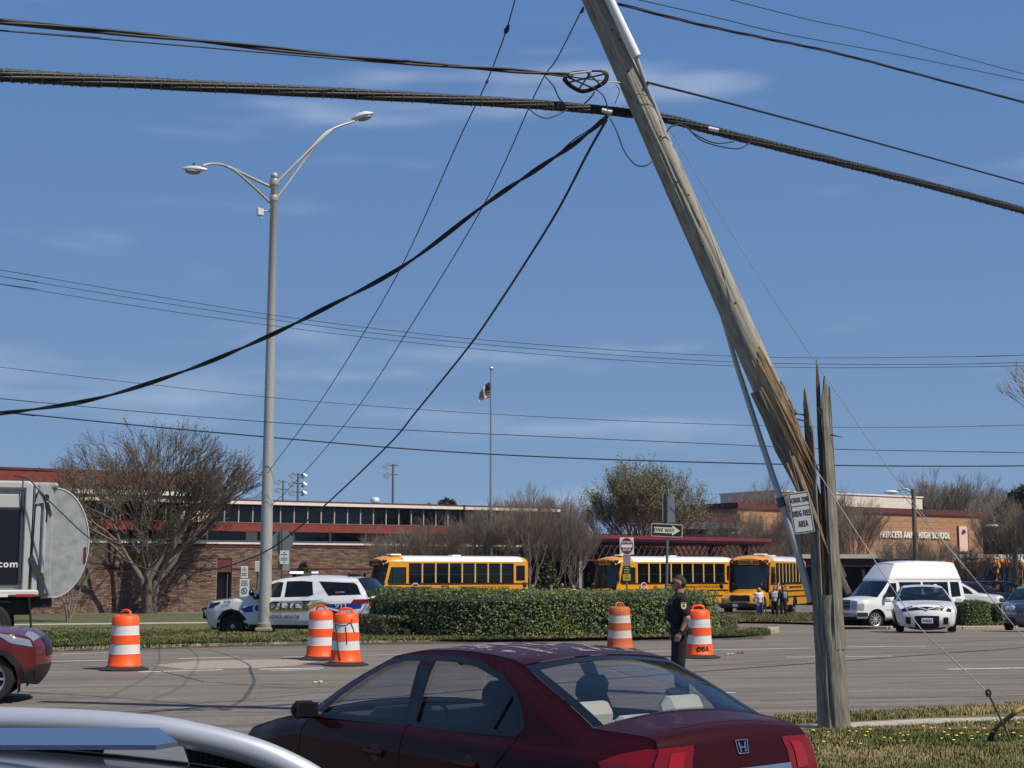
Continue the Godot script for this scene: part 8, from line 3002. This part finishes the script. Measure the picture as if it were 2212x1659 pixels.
func make_drums() -> void:
	var n := 0
	for q in [[268, 1447, "f2581a", "orange and white traffic drum standing alone by the worn line", 1.0], [692, 1425, "f2581a", "farther orange and white drum of the pair beside the police car", 1.0], [746, 1437, "f2581a", "nearer orange and white drum of the pair, marked with black tar streaks", 1.0], [1339, 1406, "b8562f", "faded dirty orange and white drum in front of the hedge", 0.96], [1510, 1421, "f2581a", "orange and white drum right behind the officer", 1.0]]:
		var p := gp(q[0], q[1])
		var t := thing("traffic_drum", q[3], "traffic drum", p, rng.randf() * 6.0, "traffic drums along the median")
		t.scale = Vector3.ONE * 1.08
		var orange := pm(q[2], 0.5)
		var white := pm("d3d2d2" if n != 3 else "c2bcb2", 0.45)
		if n == 3:
			orange = tmat(ntex(61, 0.04, [[0.0, "8a4a30"], [0.4, "b8562f"], [0.75, "c4633a"], [1.0, "c9a78c"]], 256, 5), 2.0, 0.7, null, 0.0, false)
		var rad := func(y: float) -> float:
			return 0.292 - 0.062 * y
		# stepped body: bands of sheeting lie in shallow recesses
		var ys := [0.05, 0.11, 0.29, 0.46, 0.62, 0.79, 0.93]
		var mb := MB.new()
		mb.lathe(pv2([rad.call(0.03) + 0.012, 0.03, rad.call(0.03) + 0.012, 0.085, rad.call(0.1), 0.10, rad.call(0.29), 0.29]), 28)
		mb.lathe(pv2([rad.call(0.46), 0.46, rad.call(0.62), 0.62]), 28)
		mb.lathe(pv2([rad.call(0.79), 0.79, rad.call(0.93), 0.93, rad.call(0.93) - 0.03, 0.965, 0.15, 0.975, 0.0, 0.975]), 28)
		mb.lathe(pv2([rad.call(0.29) - 0.008, 0.288, rad.call(0.29) - 0.008, 0.3]), 28)
		obj("body", mb, orange, t)
		for e in [[0.29, 0.46], [0.62, 0.79]]:
			mb = MB.new()
			mb.lathe(pv2([rad.call(e[0]), e[0], rad.call(e[0]) - 0.006, e[0] + 0.004, rad.call(e[1]) - 0.006, e[1] - 0.004, rad.call(e[1]), e[1]]), 28)
			obj("reflective_band", mb, white, t)
		mb = MB.new()
		var hp := curve_through([Vector3(-0.12, 0.96, 0), Vector3(-0.105, 1.03, 0), Vector3(-0.04, 1.052, 0), Vector3(0.04, 1.052, 0), Vector3(0.105, 1.03, 0), Vector3(0.12, 0.96, 0)], 4)
		mb.tube(hp, PackedFloat32Array(range(hp.size()).map(func(_k): return 0.022)), 8)
		obj("handle", mb, orange, t)
		mb = MB.new()
		mb.lathe(pv2([0.0, 0.005, 0.44, 0.0, 0.445, 0.02, 0.40, 0.035, 0.33, 0.06, 0.295, 0.075]), 10)
		obj("rubber_base", mb, pm("262524", 0.9), t)
		if n == 2:
			t.rotation.y = 0.0
			mb = MB.new()
			for pl in [[[-0.9, 0.76], [-0.72, 0.68], [-0.55, 0.5], [-0.45, 0.35], [-0.3, 0.2], [-0.22, 0.1]], [[-0.85, 0.77], [-0.4, 0.74], [0.1, 0.75], [0.5, 0.8], [0.62, 0.83]], [[0.1, 0.72], [0.16, 0.55], [0.2, 0.4]], [[0.5, 0.79], [0.7, 0.68], [0.8, 0.6]], [[0.55, 0.83], [0.6, 0.87]]]:
				var pp := PackedVector3Array()
				var rr := PackedFloat32Array()
				for e in pl:
					var a: float = e[0]
					var R: float = rad.call(e[1]) + 0.001
					pp.append(Vector3(sin(a) * R, e[1], cos(a) * R))
					rr.append(0.008)
				mb.tube(pp, rr, 5)
			obj("tar_streak", mb, pm("241a17", 0.8), t)
		if n == 4:
			t.rotation.y = 0.0
			for k in 3:
				var a := -0.1 + k * 0.30
				var R: float = rad.call(0.19) + 0.004
				lettering("lettering", ["D", "B", "A"][k], 0.1, pm("3a1712", 0.7), t, Vector3(sin(a) * R, 0.19, cos(a) * R), Basis(Vector3.UP, a), 1.0, 0.006)
		n += 1
	# bits of litter on the road
	for q in [[1600, 1411, "9a4a44", "flat scrap of red plastic on the road behind the officer"], [1575, 1414, "c9c6c0", "flat scrap of white litter beside the red scrap"], [686, 1475, "cfc48a", "tiny pale scrap on the asphalt by the red sedan"]]:
		var t := thing("litter", q[3], "litter", gp(q[0], q[1], 0.004))
		var mb := MB.new()
		mb.cbox(Vector3(0, 0.012, 0), Vector3(0.16, 0.02, 0.09), 0.006, Basis(Vector3.UP, 0.4))
		mb.cbox(Vector3(0.05, 0.02, 0.02), Vector3(0.08, 0.03, 0.05), 0.006, Basis(Vector3.UP, 1.0))
		obj("scrap", mb, pm(q[2], 0.7), t)

# ---------------------------------------------------------------- people
# bones: [from, to, radius, radius, squash z]; the field of tapered capsules is joined smoothly and meshed as surface nets
func flesh(mb: MB, bones: Array, cell: float, blend: float, grow_ := 0.0) -> void:
	var lo := Vector3.ONE * 1e6
	var hi := -lo
	for b in bones:
		var m := Vector3.ONE * (maxf(b[2], b[3]) + grow_ + cell * 2.5)
		lo = lo.min(b[0] - m).min(b[1] - m)
		hi = hi.max(b[0] + m).max(b[1] + m)
	var n := Vector3i(((hi - lo) / cell).ceil()) + Vector3i.ONE
	var f := PackedFloat32Array()
	f.resize(n.x * n.y * n.z)
	f.fill(1.0)
	for b in bones:
		var a: Vector3 = b[0]
		var e: Vector3 = b[1]
		var r0: float = b[2] + grow_
		var r1: float = b[3] + grow_
		var m := Vector3.ONE * (maxf(r0, r1) + blend + cell * 2.0)
		var i0 := Vector3i(((a.min(e) - m - lo) / cell).floor()).max(Vector3i.ZERO)
		var i1 := Vector3i(((a.max(e) + m - lo) / cell).ceil()).min(n - Vector3i.ONE)
		var ab := e - a
		var l2 := maxf(ab.length_squared(), 1e-9)
		for x in range(i0.x, i1.x + 1):
			for y in range(i0.y, i1.y + 1):
				var k := (x * n.y + y) * n.z + i0.z
				for z in range(i0.z, i1.z + 1):
					var p := lo + Vector3(x, y, z) * cell
					var t := clampf((p - a).dot(ab) / l2, 0.0, 1.0)
					var d := p.distance_to(a + ab * t) - lerpf(r0, r1, t)
					var g := f[k]
					var h := maxf(blend - absf(d - g), 0.0) / blend
					f[k] = minf(d, g) - h * h * blend * 0.25
					k += 1
	var id := PackedInt32Array()
	id.resize(f.size())
	id.fill(-1)
	var sx := n.y * n.z
	var sy := n.z
	var offs := [0, 1, sy, sy + 1, sx, sx + 1, sx + sy, sx + sy + 1]
	for x in n.x - 1:
		for y in n.y - 1:
			var k := (x * n.y + y) * n.z
			for z in n.z - 1:
				var q := k + z
				var neg := 0
				for o in offs:
					if f[q + o] < 0.0:
						neg += 1
				if neg == 0 or neg == 8:
					continue
				var c := Vector3.ZERO
				var cnt := 0
				for e in [[0, 1], [2, 3], [4, 5], [6, 7], [0, 2], [1, 3], [4, 6], [5, 7], [0, 4], [1, 5], [2, 6], [3, 7]]:
					var fa := f[q + offs[e[0]]]
					var fb := f[q + offs[e[1]]]
					if (fa < 0.0) != (fb < 0.0):
						var t := fa / (fa - fb)
						var pa := Vector3(e[0] >> 2, (e[0] >> 1) & 1, e[0] & 1)
						var pb := Vector3(e[1] >> 2, (e[1] >> 1) & 1, e[1] & 1)
						c += pa.lerp(pb, t)
						cnt += 1
				c /= cnt
				var g := Vector3(f[q + sx] + f[q + sx + sy + 1] - f[q] - f[q + sy + 1], f[q + sy] + f[q + sx + sy + 1] - f[q] - f[q + sx + 1], f[q + 1] + f[q + sx + sy + 1] - f[q] - f[q + sx + sy])
				id[q] = mb.vert(lo + (Vector3(x, y, z) + c) * cell, g.normalized())
	for x in range(1, n.x - 1):
		for y in range(1, n.y - 1):
			for z in range(1, n.z - 1):
				var q := (x * n.y + y) * n.z + z
				var a := f[q] < 0.0
				for e in [[sx, sy, 1], [sy, 1, sx], [1, sx, sy]]:
					if a != (f[q + e[0]] < 0.0):
						var v0 := id[q - e[1] - e[2]]
						var v1 := id[q - e[2]]
						var v2 := id[q]
						var v3 := id[q - e[1]]
						if v0 < 0 or v1 < 0 or v2 < 0 or v3 < 0:
							continue
						if a:
							mb.iquad(v0, v1, v2, v3)
						else:
							mb.iquad(v0, v3, v2, v1)
func join(mb: MB, other: MB, tr: Transform3D) -> void:
	var i0 := mb.v.size()
	for k in other.v.size():
		mb.vert(tr * other.v[k], (tr.basis * other.n[k]).normalized())
	var rev := tr.basis.determinant() < 0
	for k in range(0, other.ix.size(), 3):
		mb.ix.append(i0 + other.ix[k])
		mb.ix.append(i0 + other.ix[k + (2 if rev else 1)])
		mb.ix.append(i0 + other.ix[k + (1 if rev else 2)])
var hand_mb: MB
var head_mb: MB
# left hand hanging down from the wrist at the origin, palm inwards (-z), thumb forward (-x)
func make_hand() -> void:
	hand_mb = MB.new()
	var b := [[Vector3(0, 0.01, 0), Vector3(-0.005, -0.05, 0), 0.024, 0.024], [Vector3(0.02, -0.02, 0), Vector3(0.018, -0.075, 0.002), 0.016, 0.014], [Vector3(-0.02, -0.02, 0), Vector3(-0.025, -0.075, 0.002), 0.016, 0.014]]
	var fx := [-0.031, -0.011, 0.009, 0.028]
	var fl := [0.9, 1.0, 0.94, 0.76]
	for k in 4:
		var r := 0.0088 if k < 3 else 0.0078
		var p0 := Vector3(fx[k], -0.075, 0.002)
		var p1: Vector3 = p0 + Vector3(fx[k] * 0.1, -0.04, -0.008) * fl[k]
		var p2: Vector3 = p1 + Vector3(0, -0.022, -0.02) * fl[k]
		var p3: Vector3 = p2 + Vector3(0, -0.006, -0.022) * fl[k]
		b.append_array([[p0, p1, r * 1.08, r], [p1, p2, r, r * 0.95], [p2, p3, r * 0.95, r * 0.8]])
	b.append_array([[Vector3(-0.022, -0.02, -0.004), Vector3(-0.046, -0.05, -0.014), 0.014, 0.0105], [Vector3(-0.046, -0.05, -0.014), Vector3(-0.05, -0.078, -0.026), 0.0105, 0.0085]])
	flesh(hand_mb, b, 0.0042, 0.008)
func make_head() -> void:
	# face towards -x, crown at +0.125
	head_mb = MB.new()
	flesh(head_mb, [[Vector3(0.015, 0.03, 0), Vector3(0.035, 0.02, 0), 0.085, 0.082], [Vector3(-0.01, 0.04, 0.012), Vector3(-0.01, 0.04, -0.012), 0.08, 0.08], [Vector3(-0.045, -0.02, 0.02), Vector3(-0.045, -0.02, -0.02), 0.045, 0.045], [Vector3(-0.055, -0.075, 0.016), Vector3(-0.055, -0.075, -0.016), 0.032, 0.032], [Vector3(-0.02, -0.06, 0.035), Vector3(-0.055, -0.078, 0.018), 0.026, 0.022], [Vector3(-0.02, -0.06, -0.035), Vector3(-0.055, -0.078, -0.018), 0.026, 0.022], [Vector3(-0.088, 0.012, 0), Vector3(-0.106, -0.022, 0), 0.010, 0.013], [Vector3(-0.085, -0.05, 0.014), Vector3(-0.085, -0.05, -0.014), 0.0105, 0.0105], [Vector3(-0.083, -0.062, 0.012), Vector3(-0.083, -0.062, -0.012), 0.0095, 0.0095], [Vector3(-0.085, 0.03, 0.03), Vector3(-0.085, 0.03, -0.03), 0.011, 0.011], [Vector3(0.012, 0.012, 0.083), Vector3(0.016, -0.022, 0.079), 0.014, 0.009], [Vector3(0.012, 0.012, -0.083), Vector3(0.016, -0.022, -0.079), 0.014, 0.009], [Vector3(0.025, -0.05, 0), Vector3(0.03, -0.14, 0), 0.055, 0.056]], 0.0065, 0.022)

func person(label: String, at: Vector3, turn: float, o: Dictionary) -> Node3D:
	if hand_mb == null:
		make_hand()
		make_head()
	var root := thing("person", label, "person", at, turn, o.get("group", ""))
	var k: float = o.high / 1.8
	root.scale = Vector3.ONE * k
	var cell: float = o.get("cell", 0.022)
	var J := {}
	for s in [1.0, -1.0]:
		J["hip%d" % s] = Vector3(0.0, 0.93, 0.095 * s)
		J["knee%d" % s] = Vector3(-0.03 + o.get("stride", 0.0) * s, 0.50, 0.11 * s)
		J["ankle%d" % s] = Vector3(0.01 + o.get("stride", 0.0) * s * 1.2, 0.085, 0.115 * s)
		J["toe%d" % s] = Vector3(-0.16 + o.get("stride", 0.0) * s * 1.2, 0.035, 0.13 * s)
		J["sh%d" % s] = Vector3(0.01, 1.43, 0.185 * s)
		J["el%d" % s] = Vector3(0.05, 1.15, 0.25 * s)
		J["wr%d" % s] = Vector3(-0.05, 0.92, 0.245 * s)
		if o.has("elbow"):
			J["el%d" % s] = o.elbow * Vector3(1, 1, s)
			J["wr%d" % s] = o.wrist * Vector3(1, 1, s)
	var torso := [[Vector3(0, 0.95, 0.06), Vector3(0, 0.95, -0.06), 0.115, 0.115], [Vector3(0, 1.0, 0), Vector3(-0.005, 1.15, 0), 0.125, 0.12], [Vector3(-0.01, 1.25, 0.06), Vector3(-0.01, 1.25, -0.06), 0.115, 0.115], [Vector3(0.0, 1.38, 0.09), Vector3(0.0, 1.38, -0.09), 0.10, 0.10], [Vector3(0.01, 1.44, 0.15), Vector3(0.01, 1.44, -0.15), 0.065, 0.065]]
	var arms := []
	var sleeves := []
	var legs := []
	var feet := []
	for s in [1.0, -1.0]:
		var sh: Vector3 = J["sh%d" % s]
		var el: Vector3 = J["el%d" % s]
		var wr: Vector3 = J["wr%d" % s]
		arms.append_array([[sh, el, 0.055, 0.042], [el, wr, 0.043, 0.028]])
		sleeves.append([sh, sh.lerp(el, o.get("sleeve", 0.62)), 0.068, 0.064])
		if o.get("sleeve", 0.62) > 1.0:
			sleeves[-1] = [sh, el, 0.066, 0.052]
			sleeves.append([el, el.lerp(wr, 0.92), 0.052, 0.04])
		legs.append_array([[J["hip%d" % s], J["knee%d" % s], 0.088, 0.058], [J["knee%d" % s], J["ankle%d" % s], 0.056, 0.04]])
		feet.append_array([[J["ankle%d" % s] - Vector3(-0.02, 0.03, 0), J["toe%d" % s], 0.046, 0.036]])
	var body := MB.new()
	flesh(body, torso + arms + legs + feet + [[Vector3(0.015, 1.42, 0), Vector3(0.0, 1.58, 0), 0.058, 0.055]], cell, 0.05)
	var tilt: float = o.get("look", 0.0)
	var ht := Transform3D(Basis(Vector3.UP, tilt), Vector3(-0.01, 1.675, 0))
	join(body, head_mb, ht)
	for s in [1.0, -1.0]:
		var dir: Vector3 = (J["wr%d" % s] - J["el%d" % s]).normalized()
		var bs := Basis(Quaternion(Vector3(0, -1, 0), dir))
		if s < 0:
			bs = bs * Basis.from_scale(Vector3(1, 1, -1))
		join(body, hand_mb, Transform3D(bs, J["wr%d" % s]))
	obj("body", body, pm(o.get("skin", "b07f68"), 0.6), root)
	var mb := MB.new()
	flesh(mb, torso.slice(1) + sleeves + [[Vector3(0.015, 1.46, 0), Vector3(0.01, 1.49, 0), 0.068, 0.064]], cell, 0.05, 0.014)
	obj("shirt", mb, pm(o.shirt, 0.9), root)
	mb = MB.new()
	var lg := []
	for e in legs:
		lg.append([e[0], e[1], e[2] + 0.012, e[3] + 0.02])
	flesh(mb, [[Vector3(0, 0.96, 0.06), Vector3(0, 0.96, -0.06), 0.118, 0.118]] + lg, cell, 0.04, 0.01)
	obj("trousers", mb, pm(o.trousers, 0.92), root)
	mb = MB.new()
	flesh(mb, feet, cell * 0.8, 0.02, 0.012)
	obj("shoes", mb, pm(o.get("shoes", "1b1b1c"), 0.6), root)
	mb = MB.new()
	var hair := [[Vector3(0.03, 0.045, 0.0), Vector3(0.05, 0.03, 0.0), 0.086, 0.078], [Vector3(-0.025, 0.078, 0.03), Vector3(-0.025, 0.078, -0.03), 0.04, 0.04], [Vector3(0.0, 0.062, 0.02), Vector3(0.03, 0.06, -0.02), 0.066, 0.07]]
	if o.get("long_hair", false):
		hair.append_array([[Vector3(0.06, 0.03, 0.05), Vector3(0.07, -0.22, 0.06), 0.06, 0.045], [Vector3(0.06, 0.03, -0.05), Vector3(0.07, -0.22, -0.06), 0.06, 0.045]])
	else:
		hair.append([Vector3(0.06, 0.0, 0.03), Vector3(0.06, -0.04, -0.03), 0.055, 0.045])
	flesh(mb, hair, 0.012, 0.03)
	var hm := obj("hair", mb, pm(o.get("hair", "2a2019"), 0.8), root)
	hm.transform = ht
	return root

func make_people() -> void:
	var at := gp(1470, 1500, 0.0)
	var o := person("police officer in a black uniform and sunglasses standing in the road", at, 0.06, {"high": 1.82, "shirt": "121316", "trousers": "101115", "cell": 0.016, "sleeve": 0.72, "hair": "2b211b", "skin": "a97a66", "elbow": Vector3(0.075, 1.16, 0.25), "wrist": Vector3(-0.03, 0.93, 0.235), "look": 0.0})
	var blk := pm("16171a", 0.7)
	var mb := MB.new()
	# load-bearing vest, belt and pouches
	flesh(mb, [[Vector3(-0.03, 1.14, 0.07), Vector3(-0.03, 1.14, -0.07), 0.125, 0.125], [Vector3(-0.035, 1.28, 0.08), Vector3(-0.035, 1.28, -0.08), 0.125, 0.125], [Vector3(-0.01, 1.38, 0.09), Vector3(-0.01, 1.38, -0.09), 0.108, 0.108]], 0.016, 0.04, 0.012)
	obj("vest", mb, pm("0f1012", 0.85), o)
	mb = MB.new()
	for q in [[-0.185, 1.30, 0.05, 0.05, 0.11, 0.07], [-0.185, 1.30, -0.06, 0.05, 0.12, 0.07], [-0.19, 1.17, 0.06, 0.05, 0.12, 0.06], [-0.19, 1.17, -0.03, 0.05, 0.12, 0.06], [-0.14, 1.34, 0.12, 0.05, 0.13, 0.04]]:
		mb.cbox(Vector3(q[0], q[1], q[2]), Vector3(q[3], q[4], q[5]), 0.012)
	obj("vest_pouch", mb, pm("1c1e21", 0.7), o)
	mb = MB.new()
	flesh(mb, [[Vector3(0, 0.985, 0.075), Vector3(0, 0.985, -0.075), 0.132, 0.132]], 0.016, 0.03)
	var belt := MB.new()
	belt.colored = false
	var ring := PackedVector3Array()
	for k in 25:
		ring.append(Vector3(0.155 * cos(TAU * k / 24), 0.985, 0.205 * sin(TAU * k / 24)))
	belt.tube(ring, PackedFloat32Array(range(25).map(func(_k): return 0.026)), 6, false)
	for q in [[0.02, 0.97, 0.225, 0.1, 0.16, 0.06], [-0.13, 0.98, 0.15, 0.08, 0.1, 0.05], [0.12, 0.97, 0.16, 0.08, 0.1, 0.05], [0.0, 0.9, -0.23, 0.12, 0.24, 0.07]]:
		belt.cbox(Vector3(q[0], q[1], q[2]), Vector3(q[3], q[4], q[5]), 0.015)
	obj("duty_belt", belt, blk, o)
	# shoulder patch, watch, glasses, beard shadow
	mb = MB.new()
	mb.prism(pv2([-0.036, 0.05, 0.036, 0.05, 0.042, 0.0, 0.03, -0.04, 0.0, -0.055, -0.03, -0.04, -0.042, 0.0]), 0.006, Transform3D(Basis(Vector3.RIGHT, -0.12), Vector3(0.018, 1.345, 0.293)))
	var patch := obj("shoulder_patch", mb, pm("c9c39a", 0.7), o)
	mb = MB.new()
	mb.prism(circle(0, 0, 0.02, 12), 0.006, Transform3D(Basis(Vector3.RIGHT, -0.12), Vector3(0.018, 1.345, 0.297)))
	mb.box(Vector3(0.018, 1.385, 0.293), Vector3(0.05, 0.012, 0.008))
	obj("patch_print", mb, pm("4a4a38", 0.7), patch)
	mb = MB.new()
	var wr := Vector3(-0.02, 0.955, 0.236)
	mb.bar(wr + Vector3(-0.009, -0.016, 0), wr + Vector3(0.009, 0.016, 0), 0.036, 12)
	obj("watch", mb, pm("101012", 0.4), o)
	mb = MB.new()
	for s in [1.0, -1.0]:
		mb.cbox(Vector3(-0.104, 1.69, 0.035 * s), Vector3(0.012, 0.036, 0.055), 0.005, Basis(Vector3.UP, 0.35 * s))
		mb.bar(Vector3(-0.098, 1.697, 0.062 * s), Vector3(0.0, 1.693, 0.094 * s), 0.0045, 5)
	obj("sunglasses", mb, pm("0c0c0d", 0.15), o)
	mb = MB.new()
	flesh(mb, [[Vector3(-0.06, 1.598, 0.018), Vector3(-0.06, 1.598, -0.018), 0.032, 0.032], [Vector3(-0.02, 1.622, 0.046), Vector3(-0.062, 1.6, 0.022), 0.02, 0.024], [Vector3(-0.02, 1.622, -0.046), Vector3(-0.062, 1.6, -0.022), 0.02, 0.024]], 0.007, 0.015)
	obj("beard", mb, pm("4c372c", 0.85), o)
	mb = MB.new()
	mb.cbox(Vector3(-0.10, 1.42, 0.12), Vector3(0.05, 0.1, 0.05), 0.015)
	mb.bar(Vector3(-0.10, 1.46, 0.13), Vector3(-0.08, 1.56, 0.15), 0.006, 5)
	obj("radio_microphone", mb, pm("222428", 0.5), o)

	var g := "pupils by the forward-facing bus"
	person("pupil in a white top and blue jeans in front of the forward-facing bus", on_ground(gx(1639, 71.5), 71.5), 1.9, {"high": 1.52, "shirt": "cfc6d8", "trousers": "5d6b86", "hair": "a07a4a", "long_hair": true, "skin": "b98b74", "group": g})
	var p := person("pupil in black with a white printed shirt beside the bus wheel", on_ground(gx(1672, 71), 71), 1.2, {"high": 1.6, "shirt": "b9b9b6", "trousers": "15161a", "hair": "2a1d16", "long_hair": true, "skin": "9c7460", "sleeve": 0.5, "group": g})
	mb = MB.new()
	flesh(mb, [[Vector3(0.03, 1.15, 0.12), Vector3(0.02, 1.4, 0.13), 0.09, 0.09], [Vector3(0.03, 1.15, -0.12), Vector3(0.02, 1.4, -0.13), 0.09, 0.09], [Vector3(0.01, 1.43, 0.185), Vector3(0.05, 1.15, 0.25), 0.075, 0.06], [Vector3(0.01, 1.43, -0.185), Vector3(0.05, 1.15, -0.25), 0.075, 0.06]], 0.025, 0.04, 0.015)
	obj("open_jacket", mb, pm("17181b", 0.9), p)
	p = person("pupil in dark clothes with a grey bag nearest the pole", on_ground(gx(1690, 71.8), 71.8), 1.7, {"high": 1.66, "shirt": "23262a", "trousers": "1a1c20", "hair": "1f1713", "skin": "8a6351", "sleeve": 1.2, "group": g})
	mb = MB.new()
	mb.cbox(Vector3(-0.17, 1.25, 0.05), Vector3(0.12, 0.36, 0.24), 0.05)
	obj("bag", mb, pm("8a8f94", 0.9), p)
	person("person in a bright blue jacket seen from behind at the hedge", on_ground(gx(1133, 64), 64), -1.2, {"high": 1.84, "shirt": "1e3a9e", "trousers": "23252c", "hair": "3a2a20", "sleeve": 1.2, "skin": "a87c66"})
	person("person in grey beside the one in the blue jacket", on_ground(gx(1151, 66), 66), 0.5, {"high": 1.74, "shirt": "8b8d92", "trousers": "2a2c30", "hair": "4a3a2c", "sleeve": 1.2, "skin": "b08a76"})
	person("person in a pale grey top farthest from the bus hood behind the hedge", on_ground(gx(1191, 78), 78), 1.0, {"high": 1.62, "shirt": "a9b0b0", "trousers": "2a2c30", "hair": "2e2620", "sleeve": 1.2, "skin": "a07863"})
	person("person in dark green in the middle of the three behind the hedge", on_ground(gx(1214, 77), 77), 2.0, {"high": 1.7, "shirt": "4a5650", "trousers": "24262a", "hair": "211a16", "sleeve": 1.2, "skin": "8f6a58"})
	person("person in a white top nearest the yellow bus hood behind the hedge", on_ground(gx(1238, 79), 79), 1.3, {"high": 1.6, "shirt": "d5d5d2", "trousers": "2c2e34", "hair": "1d1713", "sleeve": 1.2, "skin": "a57f6b"})
